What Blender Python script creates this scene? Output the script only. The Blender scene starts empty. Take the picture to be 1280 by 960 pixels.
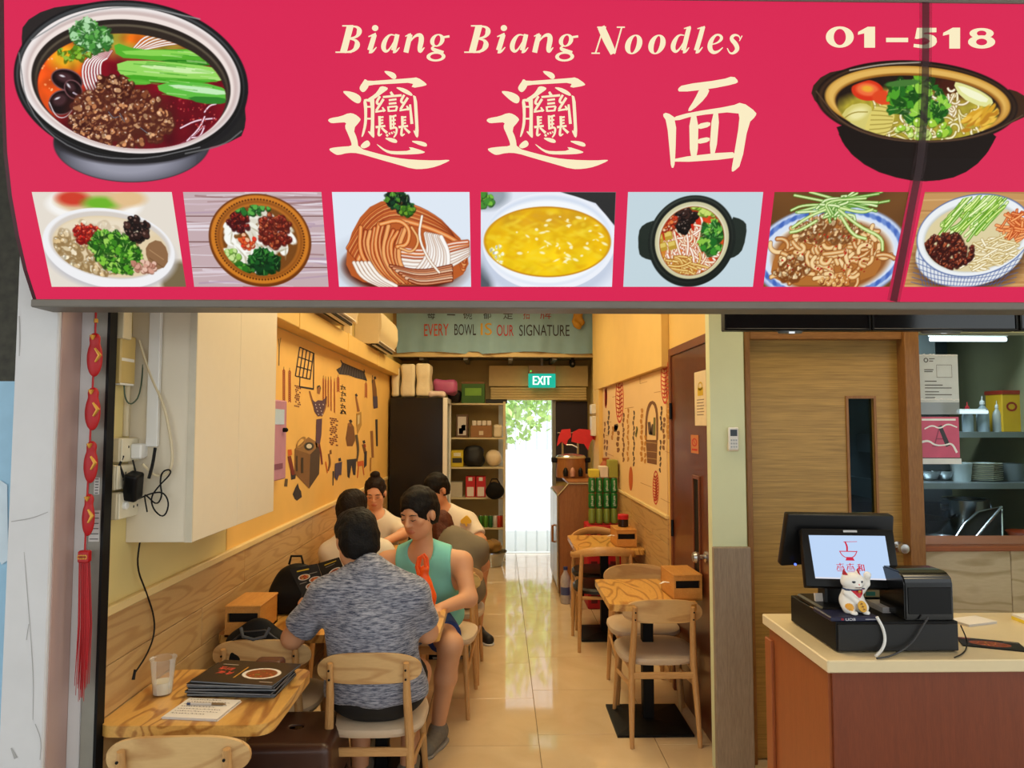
import bpy, bmesh, math, random
import numpy as np
from mathutils import Vector, Matrix, Euler

scene = bpy.context.scene
COL = scene.collection
random.seed(7)
RNG = np.random.default_rng(11)

# ---------------------------------------------------------------- camera
F_PX, VPX, VPY, EYE = 860.0, 625.0, 530.0, 1.62
cam_data = bpy.data.cameras.new('camera')
cam_data.sensor_width = 36.0
cam_data.lens = 36.0 * F_PX / 1280.0
cam_data.clip_start = 0.05
cam = bpy.data.objects.new('camera', cam_data)
COL.objects.link(cam)
YAW = math.atan((640 - VPX) / F_PX)
PITCH = math.atan((VPY - 480) / math.hypot(F_PX, 640 - VPX))
CAM_R = Matrix.Rotation(-YAW, 3, 'Z') @ Matrix.Rotation(math.pi / 2 + PITCH, 3, 'X')
cam.matrix_world = Matrix.Translation((0, 0, EYE)) @ CAM_R.to_4x4()
scene.camera = cam

# ---------------------------------------------------------------- world, lights, exposure
vs = scene.view_settings
vs.view_transform = 'Standard'
vs.look = 'None'
vs.exposure = 0.0
vs.gamma = 1.0
vs.use_curve_mapping = False
scene.cycles.max_bounces = 8
scene.cycles.diffuse_bounces = 4
scene.cycles.glossy_bounces = 4
scene.cycles.transparent_max_bounces = 16
scene.cycles.sample_clamp_indirect = 6.0

world = bpy.data.worlds.new('overcast_sky')
scene.world = world
world.use_nodes = True
wb = world.node_tree.nodes['Background']
wb.inputs['Color'].default_value = (0.90, 0.96, 1.0, 1)
wb.inputs['Strength'].default_value = 1.9

sun_d = bpy.data.lights.new('sun', 'SUN'); sun_d.energy = 7.0; sun_d.angle = 0.03; sun_d.color = (1.0, 0.97, 0.92)
sun_o = bpy.data.objects.new('sun', sun_d); sun_o.rotation_euler = (math.radians(30), math.radians(14), 0); COL.objects.link(sun_o)

def area_light(name, loc, size, power, color, rot=(0, 0, 0)):
    d = bpy.data.lights.new(name, 'AREA')
    d.shape = 'RECTANGLE'
    d.size, d.size_y = size
    d.energy = power
    d.color = color
    o = bpy.data.objects.new(name, d)
    o.location = loc
    o.rotation_euler = rot
    COL.objects.link(o)
    return o

WARM = (1.0, 0.79, 0.44)
area_light('ceiling_lamp_front', (-0.1, 3.0, 3.02), (0.9, 0.9), 23, (1.0, 0.79, 0.46))
area_light('ceiling_lamp_middle', (-0.1, 4.7, 3.02), (0.9, 1.2), 27, WARM)
area_light('ceiling_lamp_rear', (-0.1, 6.6, 3.02), (0.9, 1.2), 27, WARM)
area_light('ceiling_lamp_counter', (1.9, 2.75, 3.02), (1.2, 0.4), 15, (1.0, 0.80, 0.52))
area_light('kitchen_lamp', (2.2, 3.95, 2.55), (1.0, 0.3), 36, (0.88, 0.97, 1.0))
area_light('walkway_fill', (0.3, 0.2, 3.1), (1.6, 0.6), 7, (1.0, 0.93, 0.85))  # unseen fill added to light the front zone

# ---------------------------------------------------------------- pixel -> place helpers (photo taken as 1280 x 960)
def ray(px, py):
    return CAM_R @ Vector(((px - 640) / F_PX, (480 - py) / F_PX, -1.0))
def atY(px, py, Y):
    d = ray(px, py); t = Y / d.y
    return Vector((d.x * t, Y, EYE + d.z * t))
def atX(px, py, X):
    d = ray(px, py); t = X / d.x
    return Vector((X, d.y * t, EYE + d.z * t))
def atZ(px, py, Z):
    d = ray(px, py); t = (Z - EYE) / d.z
    return Vector((d.x * t, d.y * t, Z))

# ---------------------------------------------------------------- mesh helpers
def NB():
    return bmesh.new()

def bx(bm, lo, hi, bev=0.0, M=None, seg=1):
    lo = Vector(lo); hi = Vector(hi)
    c = (lo + hi) / 2; s = hi - lo
    b = bmesh.new()
    bmesh.ops.create_cube(b, size=1.0)
    for v in b.verts:
        v.co = Vector((v.co.x * s.x, v.co.y * s.y, v.co.z * s.z))
    if bev > 0:
        bmesh.ops.bevel(b, geom=list(b.edges), offset=min(bev, 0.49 * min(abs(s.x), abs(s.y), abs(s.z))), segments=seg, affect='EDGES', profile=0.5)
    for v in b.verts:
        v.co += c
    return merge(bm, b, M)

def merge(bm, b, M=None):
    mp = {}
    for v in b.verts:
        mp[v] = bm.verts.new(M @ v.co if M is not None else v.co)
    for f in b.faces:
        try:
            bm.faces.new([mp[v] for v in f.verts])
        except ValueError:
            pass
    b.free()
    return bm

def tube(bm, pts, r, n=8, cap=True, flat=None):
    pts = [Vector(p) for p in pts]
    m = len(pts)
    rs = r if isinstance(r, (list, tuple)) else [r] * m
    t0 = (pts[1] - pts[0]).normalized()
    up = Vector((0, 0, 1)) if abs(t0.z) < 0.9 else Vector((1, 0, 0))
    u = t0.cross(up).normalized(); rings = []
    for i in range(m):
        t = (pts[min(i + 1, m - 1)] - pts[max(i - 1, 0)])
        if t.length < 1e-9: t = t0
        t.normalize()
        u = (u - t * u.dot(t)).normalized()
        w = t.cross(u)
        fa = flat or (1, 1)
        rings.append([bm.verts.new(pts[i] + (u * math.cos(2 * math.pi * k / n) * fa[0] + w * math.sin(2 * math.pi * k / n) * fa[1]) * rs[i]) for k in range(n)])
    for i in range(m - 1):
        for k in range(n):
            bm.faces.new([rings[i][k], rings[i][(k + 1) % n], rings[i + 1][(k + 1) % n], rings[i + 1][k]])
    if cap:
        bm.faces.new(rings[0][::-1]); bm.faces.new(rings[-1])
    return bm

def lathe(bm, prof, n=20, M=None, cap=True):
    rings = []
    for (r, z) in prof:
        if r < 1e-6:
            p = Vector((0, 0, z)); rings.append([bm.verts.new(M @ p if M is not None else p)])
        else:
            rg = []
            for k in range(n):
                a = 2 * math.pi * k / n
                p = Vector((r * math.cos(a), r * math.sin(a), z))
                rg.append(bm.verts.new(M @ p if M is not None else p))
            rings.append(rg)
    for a, b in zip(rings[:-1], rings[1:]):
        if len(a) == 1 and len(b) == 1: continue
        for k in range(n):
            k2 = (k + 1) % n
            if len(a) == 1: bm.faces.new([a[0], b[k], b[k2]])
            elif len(b) == 1: bm.faces.new([a[k], a[k2], b[0]])
            else: bm.faces.new([a[k], a[k2], b[k2], b[k]])
    if cap:
        if len(rings[0]) > 1: bm.faces.new(rings[0][::-1])
        if len(rings[-1]) > 1: bm.faces.new(rings[-1])
    return bm

def prism(bm, poly, d0, d1, fn):
    """poly: 2-D outline; fn(u, v, d) -> 3-D point; walls between d0 and d1."""
    a = [bm.verts.new(fn(u, v, d0)) for u, v in poly]
    b = [bm.verts.new(fn(u, v, d1)) for u, v in poly]
    n = len(poly)
    bm.faces.new(a[::-1]); bm.faces.new(b)
    for i in range(n):
        bm.faces.new([a[i], a[(i + 1) % n], b[(i + 1) % n], b[i]])
    return bm

def rrect(w, h, r, n=5, cx=0, cy=0):
    out = []
    for (sx, sy, a0) in ((1, 1, 0), (-1, 1, 90), (-1, -1, 180), (1, -1, 270)):
        for i in range(n + 1):
            a = math.radians(a0 + 90 * i / n)
            out.append((cx + sx * (w / 2 - r) + r * math.cos(a), cy + sy * (h / 2 - r) + r * math.sin(a)))
    return out

def put(o, parent=None, label=None, cat=None, group=None, kind=None):
    COL.objects.link(o)
    if parent is not None: o.parent = parent
    if label: o['label'] = label
    if cat: o['category'] = cat
    if group: o['group'] = group
    if kind: o['kind'] = kind
    return o

def obj(name, bm, mat, parent=None, label=None, cat=None, group=None, kind=None, smooth=35, recalc=True):
    if recalc:
        bmesh.ops.recalc_face_normals(bm, faces=list(bm.faces))
    me = bpy.data.meshes.new(name)
    bm.to_mesh(me); bm.free()
    if smooth:
        me.shade_smooth()
        me.set_sharp_from_angle(angle=math.radians(smooth))
    me.materials.append(mat)
    return put(bpy.data.objects.new(name, me), parent, label, cat, group, kind)

def box(name, lo, hi, mat, parent=None, bev=0.0, M=None, seg=1, **k):
    return obj(name, bx(NB(), lo, hi, bev, M, seg), mat, parent, **k)

def thing(name, label, cat, loc=(0, 0, 0), rz=0.0, group=None, kind=None):
    o = bpy.data.objects.new(name, None)
    o.empty_display_size = 0.05
    o.location = loc; o.rotation_euler = (0, 0, rz)
    return put(o, None, label, cat, group, kind)

def dup(root, loc, rz, label, parent=None):
    def cp(o, par):
        c = o.copy(); COL.objects.link(c); c.parent = par
        for ch in o.children: cp(ch, c)
        return c
    kids = list(root.children)
    r = root.copy(); COL.objects.link(r)
    r.location = loc; r.rotation_euler = (0, 0, rz)
    if label: r['label'] = label
    for ch in kids: cp(ch, r)
    return r

def mesh_np(name, V, Fq, mat, parent=None, col=None, smooth=True, **k):
    me = bpy.data.meshes.new(name)
    V = np.ascontiguousarray(V, dtype=np.float32); Fq = np.ascontiguousarray(Fq, dtype=np.int32)
    nf, w = Fq.shape
    me.vertices.add(len(V)); me.vertices.foreach_set('co', V.ravel())
    me.loops.add(nf * w); me.loops.foreach_set('vertex_index', Fq.ravel())
    me.polygons.add(nf)
    me.polygons.foreach_set('loop_start', np.arange(0, nf * w, w, dtype=np.int32))
    me.polygons.foreach_set('loop_total', np.full(nf, w, dtype=np.int32))
    me.polygons.foreach_set('use_smooth', np.full(nf, smooth, dtype=bool))
    me.update(calc_edges=True)
    if col is not None:
        a = me.color_attributes.new('Col', 'FLOAT_COLOR', 'POINT')
        c4 = np.ones((len(V), 4), dtype=np.float32); c4[:, :3] = col
        a.data.foreach_set('color', c4.ravel())
    me.materials.append(mat)
    return put(bpy.data.objects.new(name, me), parent, **k)

# ---------------------------------------------------------------- materials
def lin(c):
    """sRGB 0-255 -> linear"""
    return tuple((x / 255 / 12.92) if x / 255 <= 0.04045 else ((x / 255 + 0.055) / 1.055) ** 2.4 for x in c)
def lin4(c): return lin(c) + (1.0,)

def new_mat(name):
    m = bpy.data.materials.new(name); m.use_nodes = True
    nt = m.node_tree
    return m, nt, nt.nodes['Principled BSDF']

_MC = {}
def MT(name, c, rough=0.55, metal=0.0, var=0.12, scale=18.0, bump=0.0, spec=0.5, coat=0.0, trans=0.0, alpha=1.0, emit=None, sheen=0.0):
    """plain surface with fine procedural mottling"""
    if name in _MC: return _MC[name]
    m, nt, p = new_mat(name)
    N, L = nt.nodes, nt.links
    tc = N.new('ShaderNodeTexCoord')
    nz = N.new('ShaderNodeTexNoise'); nz.inputs['Scale'].default_value = scale; nz.inputs['Detail'].default_value = 4
    L.new(tc.outputs['Object'], nz.inputs['Vector'])
    mx = N.new('ShaderNodeMix'); mx.data_type = 'RGBA'
    a = lin(c)
    mx.inputs[6].default_value = tuple(x * (1 - var) for x in a) + (1,)
    mx.inputs[7].default_value = tuple(min(1, x * (1 + var)) for x in a) + (1,)
    L.new(nz.outputs['Fac'], mx.inputs[0]); L.new(mx.outputs[2], p.inputs['Base Color'])
    p.inputs['Roughness'].default_value = rough; p.inputs['Metallic'].default_value = metal
    p.inputs['Specular IOR Level'].default_value = spec
    p.inputs['Coat Weight'].default_value = coat
    p.inputs['Sheen Weight'].default_value = sheen
    p.inputs['Transmission Weight'].default_value = trans
    p.inputs['Alpha'].default_value = alpha
    if emit:
        p.inputs['Emission Color'].default_value = lin4(c); p.inputs['Emission Strength'].default_value = emit
    if bump:
        bp = N.new('ShaderNodeBump'); bp.inputs['Strength'].default_value = bump; bp.inputs['Distance'].default_value = 0.01
        L.new(nz.outputs['Fac'], bp.inputs['Height']); L.new(bp.outputs['Normal'], p.inputs['Normal'])
    _MC[name] = m
    return m

def WOOD(name, c1, c2, axis='X', stretch=8.0, scale=3.0, rough=0.45, dist=3.0, rings=True, coat=0.0):
    """grain running along one axis of the object, with cathedral figure"""
    if name in _MC: return _MC[name]
    m, nt, p = new_mat(name); N, L = nt.nodes, nt.links
    tc = N.new('ShaderNodeTexCoord'); mp = N.new('ShaderNodeMapping')
    s = [stretch, stretch, stretch]; s['XYZ'.index(axis)] = 1.0
    mp.inputs['Scale'].default_value = s
    oi = N.new('ShaderNodeObjectInfo')
    ad = N.new('ShaderNodeVectorMath'); ad.operation = 'SCALE'
    ad.inputs[0].default_value = (3.1, 7.7, 5.3)
    L.new(oi.outputs['Random'], ad.inputs['Scale'])
    L.new(ad.outputs[0], mp.inputs['Location'])
    L.new(tc.outputs['Object'], mp.inputs['Vector'])
    n1 = N.new('ShaderNodeTexNoise'); n1.inputs['Scale'].default_value = scale * 0.5; n1.inputs['Detail'].default_value = 1.5
    n1.inputs['Distortion'].default_value = 0.4
    L.new(mp.outputs[0], n1.inputs['Vector'])
    mu = N.new('ShaderNodeMath'); mu.operation = 'MULTIPLY'; mu.inputs[1].default_value = dist * 5
    L.new(n1.outputs['Fac'], mu.inputs[0])
    sn = N.new('ShaderNodeMath'); sn.operation = 'SINE'
    mu2 = N.new('ShaderNodeMath'); mu2.operation = 'MULTIPLY'; mu2.inputs[1].default_value = 4.0
    L.new(mu.outputs[0], mu2.inputs[0]); L.new(mu2.outputs[0], sn.inputs[0])
    mr = N.new('ShaderNodeMapRange'); mr.inputs['From Min'].default_value = 0.2 if rings else -1; mr.inputs['From Max'].default_value = 1.0
    L.new(sn.outputs[0], mr.inputs['Value'])
    n2 = N.new('ShaderNodeTexNoise'); n2.inputs['Scale'].default_value = scale * 9; n2.inputs['Detail'].default_value = 3
    L.new(mp.outputs[0], n2.inputs['Vector'])
    a2 = N.new('ShaderNodeMath'); a2.operation = 'MULTIPLY_ADD'; a2.inputs[1].default_value = 0.5 if rings else 0.9
    L.new(n2.outputs['Fac'], a2.inputs[0])
    hm = N.new('ShaderNodeMath'); hm.operation = 'MULTIPLY'; hm.inputs[1].default_value = 0.62 if rings else 0.15
    L.new(mr.outputs[0], hm.inputs[0]); L.new(hm.outputs[0], a2.inputs[2])
    mx = N.new('ShaderNodeMix'); mx.data_type = 'RGBA'
    mx.inputs[6].default_value = lin4(c1); mx.inputs[7].default_value = lin4(c2)
    L.new(a2.outputs[0], mx.inputs[0]); L.new(mx.outputs[2], p.inputs['Base Color'])
    p.inputs['Roughness'].default_value = rough; p.inputs['Coat Weight'].default_value = coat
    _MC[name] = m
    return m

def VCOL(name, rough=0.5, emit=0.0, spec=0.4, bump=0.0, sheen=0.0):
    """colour printed on the surface, stored on its vertices"""
    if name in _MC: return _MC[name]
    m, nt, p = new_mat(name); N, L = nt.nodes, nt.links
    at = N.new('ShaderNodeAttribute'); at.attribute_name = 'Col'
    L.new(at.outputs['Color'], p.inputs['Base Color'])
    p.inputs['Roughness'].default_value = rough; p.inputs['Specular IOR Level'].default_value = spec
    if emit:
        p.inputs['Base Color'].default_value = (0, 0, 0, 1)
        for l in list(p.inputs['Base Color'].links): L.remove(l)
        L.new(at.outputs['Color'], p.inputs['Emission Color']); p.inputs['Emission Strength'].default_value = emit
        p.inputs['Specular IOR Level'].default_value = 0.1
    _MC[name] = m
    return m

def EMIT(name, c, s=1.0):
    if name in _MC: return _MC[name]
    m, nt, p = new_mat(name)
    p.inputs['Base Color'].default_value = (0, 0, 0, 1)
    p.inputs['Emission Color'].default_value = lin4(c); p.inputs['Emission Strength'].default_value = s
    p.inputs['Specular IOR Level'].default_value = 0.1; p.inputs['Roughness'].default_value = 0.4
    _MC[name] = m
    return m

def GLASS(name, c=(235, 245, 245), opacity=0.12, rough=0.02, gloss=0.5, refl=None):
    """thin pane: mostly clear, some sheen"""
    if name in _MC: return _MC[name]
    m = bpy.data.materials.new(name); m.use_nodes = True
    nt = m.node_tree; N, L = nt.nodes, nt.links
    out = N['Material Output']; N.remove(N['Principled BSDF'])
    tr = N.new('ShaderNodeBsdfTransparent'); tr.inputs['Color'].default_value = lin4(c)
    gl = N.new('ShaderNodeBsdfPrincipled'); gl.inputs['Base Color'].default_value = lin4(refl or c)
    gl.inputs['Roughness'].default_value = rough; gl.inputs['Specular IOR Level'].default_value = 1.0
    fr = N.new('ShaderNodeFresnel'); fr.inputs['IOR'].default_value = 1.45
    mu = N.new('ShaderNodeMath'); mu.operation = 'MULTIPLY_ADD'; mu.inputs[1].default_value = gloss; mu.inputs[2].default_value = opacity
    mx = N.new('ShaderNodeMixShader')
    L.new(fr.outputs[0], mu.inputs[0]); L.new(mu.outputs[0], mx.inputs[0])
    L.new(tr.outputs[0], mx.inputs[1]); L.new(gl.outputs[0], mx.inputs[2]); L.new(mx.outputs[0], out.inputs['Surface'])
    _MC[name] = m
    return m

# ---------------------------------------------------------------- flat print: outlines, brush strokes, lettering
def chaikin(p, it=2, closed=True):
    p = [np.array(q, float) for q in p]
    for _ in range(it):
        q = []
        n = len(p)
        rng_ = range(n if closed else n - 1)
        if not closed: q.append(p[0])
        for i in rng_:
            a, b = p[i], p[(i + 1) % n]
            q += [a * .75 + b * .25, a * .25 + b * .75]
        if not closed: q.append(p[-1])
        p = q
    return [tuple(x) for x in p]

def add_poly(bm, poly, fn):
    vs_ = [bm.verts.new(fn(u, v)) for u, v in poly]
    f = bm.faces.new(vs_); f.normal_update()
    bmesh.ops.triangulate(bm, faces=[f])

def stroke_polys(pts, n=8):
    """pts: (x, y, width); returns closed outline following the brush"""
    P = chaikin([(x, y, w) for x, y, w in pts], 2, closed=False) if len(pts) > 2 else [tuple(map(float, p)) for p in pts]
    L_, R_ = [], []
    m = len(P)
    for i in range(m):
        a = np.array(P[max(i - 1, 0)][:2]); b = np.array(P[min(i + 1, m - 1)][:2])
        t = b - a; t = t / (np.hypot(*t) + 1e-9); nrm = np.array((-t[1], t[0]))
        c = np.array(P[i][:2]); w = P[i][2] / 2
        L_.append(c + nrm * w); R_.append(c - nrm * w)
    return L_, R_

def add_stroke(bm, pts, fn):
    L_, R_ = stroke_polys(pts)
    lv = [bm.verts.new(fn(*p)) for p in L_]; rv = [bm.verts.new(fn(*p)) for p in R_]
    for i in range(len(lv) - 1):
        bm.faces.new([lv[i], lv[i + 1], rv[i + 1], rv[i]])

def add_ring(bm, c, r1, r2, fn, slant=0.0, n=32, off=(0, 0)):
    """ring between two ellipses (r1 outer, r2 inner)"""
    A, B = [], []
    for k in range(n):
        a = 2 * math.pi * k / n
        for (r, arr, o) in ((r1, A, (0, 0)), (r2, B, off)):
            y = r[1] * math.sin(a) + o[1]
            arr.append(bm.verts.new(fn(c[0] + r[0] * math.cos(a) + o[0] - slant * y, c[1] + y)))
    for k in range(n):
        bm.faces.new([A[k], A[(k + 1) % n], B[(k + 1) % n], B[k]])

def add_disc(bm, c, r, fn, n=20):
    bm.faces.new([bm.verts.new(fn(c[0] + r[0] * math.cos(2 * math.pi * k / n), c[1] + r[1] * math.sin(2 * math.pi * k / n))) for k in range(n)])

_TXT = {}
def text_mesh(body):
    """lettering from the default font -> (verts2d, tris)"""
    if body in _TXT: return _TXT[body]
    cu = bpy.data.curves.new('lettering', 'FONT'); cu.body = body; cu.size = 1.0
    cu.resolution_u = 3; cu.fill_mode = 'FRONT'
    o = bpy.data.objects.new('lettering', cu); COL.objects.link(o)
    dg = bpy.context.evaluated_depsgraph_get()
    me = o.evaluated_get(dg).to_mesh()
    V = [(v.co.x, v.co.y) for v in me.vertices]; Fc = [tuple(p.vertices) for p in me.polygons]
    o.evaluated_get(dg).to_mesh_clear()
    bpy.data.objects.remove(o); bpy.data.curves.remove(cu)
    _TXT[body] = (V, Fc)
    return V, Fc

def add_text(bm, body, fn, x0, y0, w, h, shear=0.0, bold=0.0):
    """fit lettering into the box x0,y0 (lower left), w, h; fn(u, v) -> 3-D"""
    V, Fc = text_mesh(body)
    if not V: return
    xs = [v[0] for v in V]; ys = [v[1] for v in V]
    ax, ay = min(xs), min(ys); sx = w / max(1e-6, max(xs) - ax); sy = h / max(1e-6, max(ys) - ay)
    for ox in ((0,) if not bold else (-bold, 0, bold)):
        vv = [bm.verts.new(fn(x0 + ox + (x - ax) * sx + shear * (y - ay) * sy, y0 + (y - ay) * sy)) for x, y in V]
        for f in Fc:
            try: bm.faces.new([vv[i] for i in f])
            except ValueError: pass

# ---------------------------------------------------------------- soft shapes from distance fields
def cone(a, b, ra, rb):
    a = np.array(a, float); b = np.array(b, float); ab = b - a; L2 = ab @ ab + 1e-12
    def f(P):
        t = np.clip(((P - a) @ ab) / L2, 0, 1)
        return np.linalg.norm(P - a - t[:, None] * ab, axis=1) - (ra + (rb - ra) * t)
    return f
def ell(c, r, R=None):
    c = np.array(c, float); r = np.array(r, float); Rm = None if R is None else np.array(R, float)
    def f(P):
        q = P - c
        if Rm is not None: q = q @ Rm
        k0 = np.linalg.norm(q / r, axis=1); k1 = np.linalg.norm(q / (r * r), axis=1) + 1e-9
        return k0 * (k0 - 1) / k1
    return f
def rbox(c, hs, rad, R=None):
    c = np.array(c, float); hs = np.array(hs, float) - rad; Rm = None if R is None else np.array(R, float)
    def f(P):
        q = P - c
        if Rm is not None: q = q @ Rm
        q = np.abs(q) - hs
        return np.linalg.norm(np.maximum(q, 0), axis=1) + np.minimum(q.max(axis=1), 0) - rad
    return f
def smin(k, *fs):
    def f(P):
        d = fs[0](P)
        for g in fs[1:]:
            e = g(P); h = np.clip(0.5 + 0.5 * (e - d) / k, 0, 1)
            d = e * (1 - h) + d * h - k * h * (1 - h)
        return d
    return f
def smax(k, f1, f2):
    def f(P):
        a = f1(P); b = f2(P); h = np.clip(0.5 - 0.5 * (b - a) / k, 0, 1)
        return b * (1 - h) + a * h + k * h * (1 - h)
    return f
def plane(p, n):
    """keeps the side the normal points away from"""
    p = np.array(p, float); n = np.array(n, float); n = n / np.linalg.norm(n)
    return lambda P: (P - p) @ n
def infl(f, d): return lambda P: f(P) - d
def neg(f): return lambda P: -f(P)
def local(f, c, R, s=1.0):
    c = np.array(c, float); R = np.array(R, float)
    return lambda P: f(((P - c) @ R) / s) * s
def wob(f, amp, fr, seed=0):
    r = np.random.default_rng(seed); ph = r.uniform(0, 6.28, 9); w = r.normal(0, 1, (9, 3)); w /= np.linalg.norm(w, axis=1)[:, None]
    def g(P):
        n = 0
        for i in range(9):
            n = n + np.sin(P @ w[i] * fr * (0.6 + 0.12 * i) + ph[i])
        return f(P) + amp * n / 3.0
    return g

def sdf_mesh(f, lo, hi, h):
    lo = np.array(lo, float); hi = np.array(hi, float)
    nc = np.ceil((hi - lo) / (4 * h)).astype(int) + 1
    ax = [lo[i] + 4 * h * (np.arange(nc[i]) + 0.375) for i in range(3)]
    G = np.stack(np.meshgrid(*ax, indexing='ij'), -1).reshape(-1, 3)
    dc = np.concatenate([f(G[i:i + 400000]) for i in range(0, len(G), 400000)]).reshape(nc)
    D = np.repeat(np.repeat(np.repeat(dc, 4, 0), 4, 1), 4, 2).astype(np.float32)
    near = np.abs(dc) < 4 * h * 1.5
    idx = np.argwhere(near)
    o4 = np.stack(np.meshgrid(range(4), range(4), range(4), indexing='ij'), -1).reshape(-1, 3)
    fi = (idx[:, None, :] * 4 + o4[None]).reshape(-1, 3)
    P = lo + fi * h
    val = np.concatenate([f(P[i:i + 400000]) for i in range(0, len(P), 400000)]) if len(P) else np.zeros(0)
    D[fi[:, 0], fi[:, 1], fi[:, 2]] = val
    D[0], D[-1], D[:, 0], D[:, -1], D[:, :, 0], D[:, :, -1] = (1.0,) * 6
    ins = D < 0
    s = np.zeros(np.array(D.shape) - 1, np.int8)
    offs = [(i, j, k) for i in (0, 1) for j in (0, 1) for k in (0, 1)]
    n0, n1, n2 = s.shape
    for o in offs: s += ins[o[0]:o[0] + n0, o[1]:o[1] + n1, o[2]:o[2] + n2]
    cells = np.argwhere((s > 0) & (s < 8))
    if len(cells) == 0: return np.zeros((0, 3)), np.zeros((0, 4), int)
    vid = -np.ones(s.shape, int); vid[tuple(cells.T)] = np.arange(len(cells))
    cv = np.stack([D[cells[:, 0] + o[0], cells[:, 1] + o[1], cells[:, 2] + o[2]] for o in offs], 1)
    acc = np.zeros((len(cells), 3)); cnt = np.zeros(len(cells))
    of = np.array(offs, float)
    for a in range(8):
        for b in range(a + 1, 8):
            if np.abs(of[a] - of[b]).sum() != 1: continue
            m = (cv[:, a] < 0) != (cv[:, b] < 0)
            t = cv[m, a] / (cv[m, a] - cv[m, b])
            acc[m] += of[a] + t[:, None] * (of[b] - of[a]); cnt[m] += 1
    V = lo + (cells + acc / cnt[:, None]) * h
    Q = []
    for axn in range(3):
        u, v = (axn + 1) % 3, (axn + 2) % 3
        sl0 = [slice(None)] * 3; sl1 = [slice(None)] * 3
        sl0[axn] = slice(0, -1); sl1[axn] = slice(1, None)
        e = np.argwhere(ins[tuple(sl0)] != ins[tuple(sl1)])
        e = e[(e[:, u] > 0) & (e[:, v] > 0) & (e[:, u] < D.shape[u] - 1) & (e[:, v] < D.shape[v] - 1)]
        flip = ins[tuple(e.T)]
        def cid(du, dv):
            q = e.copy(); q[:, u] += du; q[:, v] += dv
            return vid[tuple(q.T)]
        q = np.stack([cid(-1, -1), cid(0, -1), cid(0, 0), cid(-1, 0)], 1)
        q[~flip] = q[~flip][:, ::-1]
        Q.append(q)
    Q = np.concatenate(Q); Q = Q[(Q >= 0).all(1)]
    return V, Q

def soft(name, f, lo, hi, h, mat, parent=None, col=None, **k):
    V, Q = sdf_mesh(f, lo, hi, h)
    c = col(V) if callable(col) else col
    return mesh_np(name, V, Q, mat, parent, c, **k)

def rot(yaw=0, pitch=0, roll=0):
    return np.array(Euler((pitch, roll, yaw), 'XYZ').to_matrix())
# ================================================================ the setting
XL, XR, YB = -1.25, 1.08, 8.72          # left wall, right wall, back wall
CEIL = 3.1
m_wall_yel = MT('yellow_plaster', (232, 194, 112), 0.7, var=0.06, scale=5, bump=0.08)
m_wall_pale = MT('pale_plaster', (218, 198, 132), 0.7, var=0.07, scale=4, bump=0.08)
m_mural = MT('ochre_mural_paint', (236, 190, 105), 0.7, var=0.16, scale=2.2, bump=0.05)
m_green = MT('pale_green_plaster', (216, 220, 178), 0.65, var=0.06, scale=6, bump=0.06)
m_white_pl = MT('white_plaster', (214, 212, 212), 0.75, var=0.08, scale=7, bump=0.15)
m_pink_pl = MT('pink_lit_plaster', (190, 160, 150), 0.75, var=0.10, scale=5, bump=0.12)  # pinkish light on the pillar side, put into the plaster colour
m_ceil = MT('ceiling_paint', (225, 220, 208), 0.8, var=0.04)
m_grout = MT('grout', (150, 128, 95), 0.8)
m_concrete = MT('walkway_concrete', (150, 148, 142), 0.8, var=0.15, scale=6, bump=0.1)
m_metal_g = MT('grey_metal', (120, 118, 112), 0.45, metal=0.5)
m_steel = MT('steel', (190, 190, 188), 0.25, metal=0.9, var=0.06)
m_dark = MT('black_plastic', (9, 9, 10), 0.38, spec=0.25)
m_black = MT('matt_black', (8, 8, 8), 0.55, spec=0.25)
m_white = MT('white_plastic', (228, 226, 220), 0.4, var=0.04)
m_beige = MT('beige_plastic', (212, 196, 160), 0.45, var=0.05)
m_brown_w = WOOD('brown_frame_wood', (172, 120, 62), (116, 74, 32), 'Z', 8, 3, 0.45, rings=False)
m_brown_h = WOOD('brown_frame_wood_h', (172, 120, 62), (116, 74, 32), 'X', 8, 3, 0.45, rings=False)
m_dado = WOOD('oak_dado', (200, 164, 110), (172, 132, 82), 'Y', 9, 2.4, 0.4, 2.2)
m_trim_y = MT('cream_trim', (226, 200, 140), 0.5, var=0.05)

def floor_mat():
    m, nt, p = new_mat('polished_cream_tile'); N, L = nt.nodes, nt.links
    tc = N.new('ShaderNodeTexCoord'); oi = N.new('ShaderNodeObjectInfo')
    ad = N.new('ShaderNodeVectorMath'); ad.operation = 'MULTIPLY_ADD'; ad.inputs[1].default_value = (1, 1, 1)
    sc = N.new('ShaderNodeVectorMath'); sc.operation = 'SCALE'; sc.inputs[0].default_value = (9, 17, 5)
    L.new(oi.outputs['Random'], sc.inputs['Scale']); L.new(tc.outputs['Object'], ad.inputs[0]); L.new(sc.outputs[0], ad.inputs[2])
    n = N.new('ShaderNodeTexNoise'); n.inputs['Scale'].default_value = 3.0; n.inputs['Detail'].default_value = 6; n.inputs['Distortion'].default_value = 1.2
    L.new(ad.outputs[0], n.inputs['Vector'])
    mx = N.new('ShaderNodeMix'); mx.data_type = 'RGBA'
    mx.inputs[6].default_value = lin4((205, 176, 136)); mx.inputs[7].default_value = lin4((232, 208, 170))
    L.new(n.outputs['Fac'], mx.inputs[0]); L.new(mx.outputs[2], p.inputs['Base Color'])
    p.inputs['Roughness'].default_value = 0.05; p.inputs['Specular IOR Level'].default_value = 0.7
    return m
m_tile = floor_mat()

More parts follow.
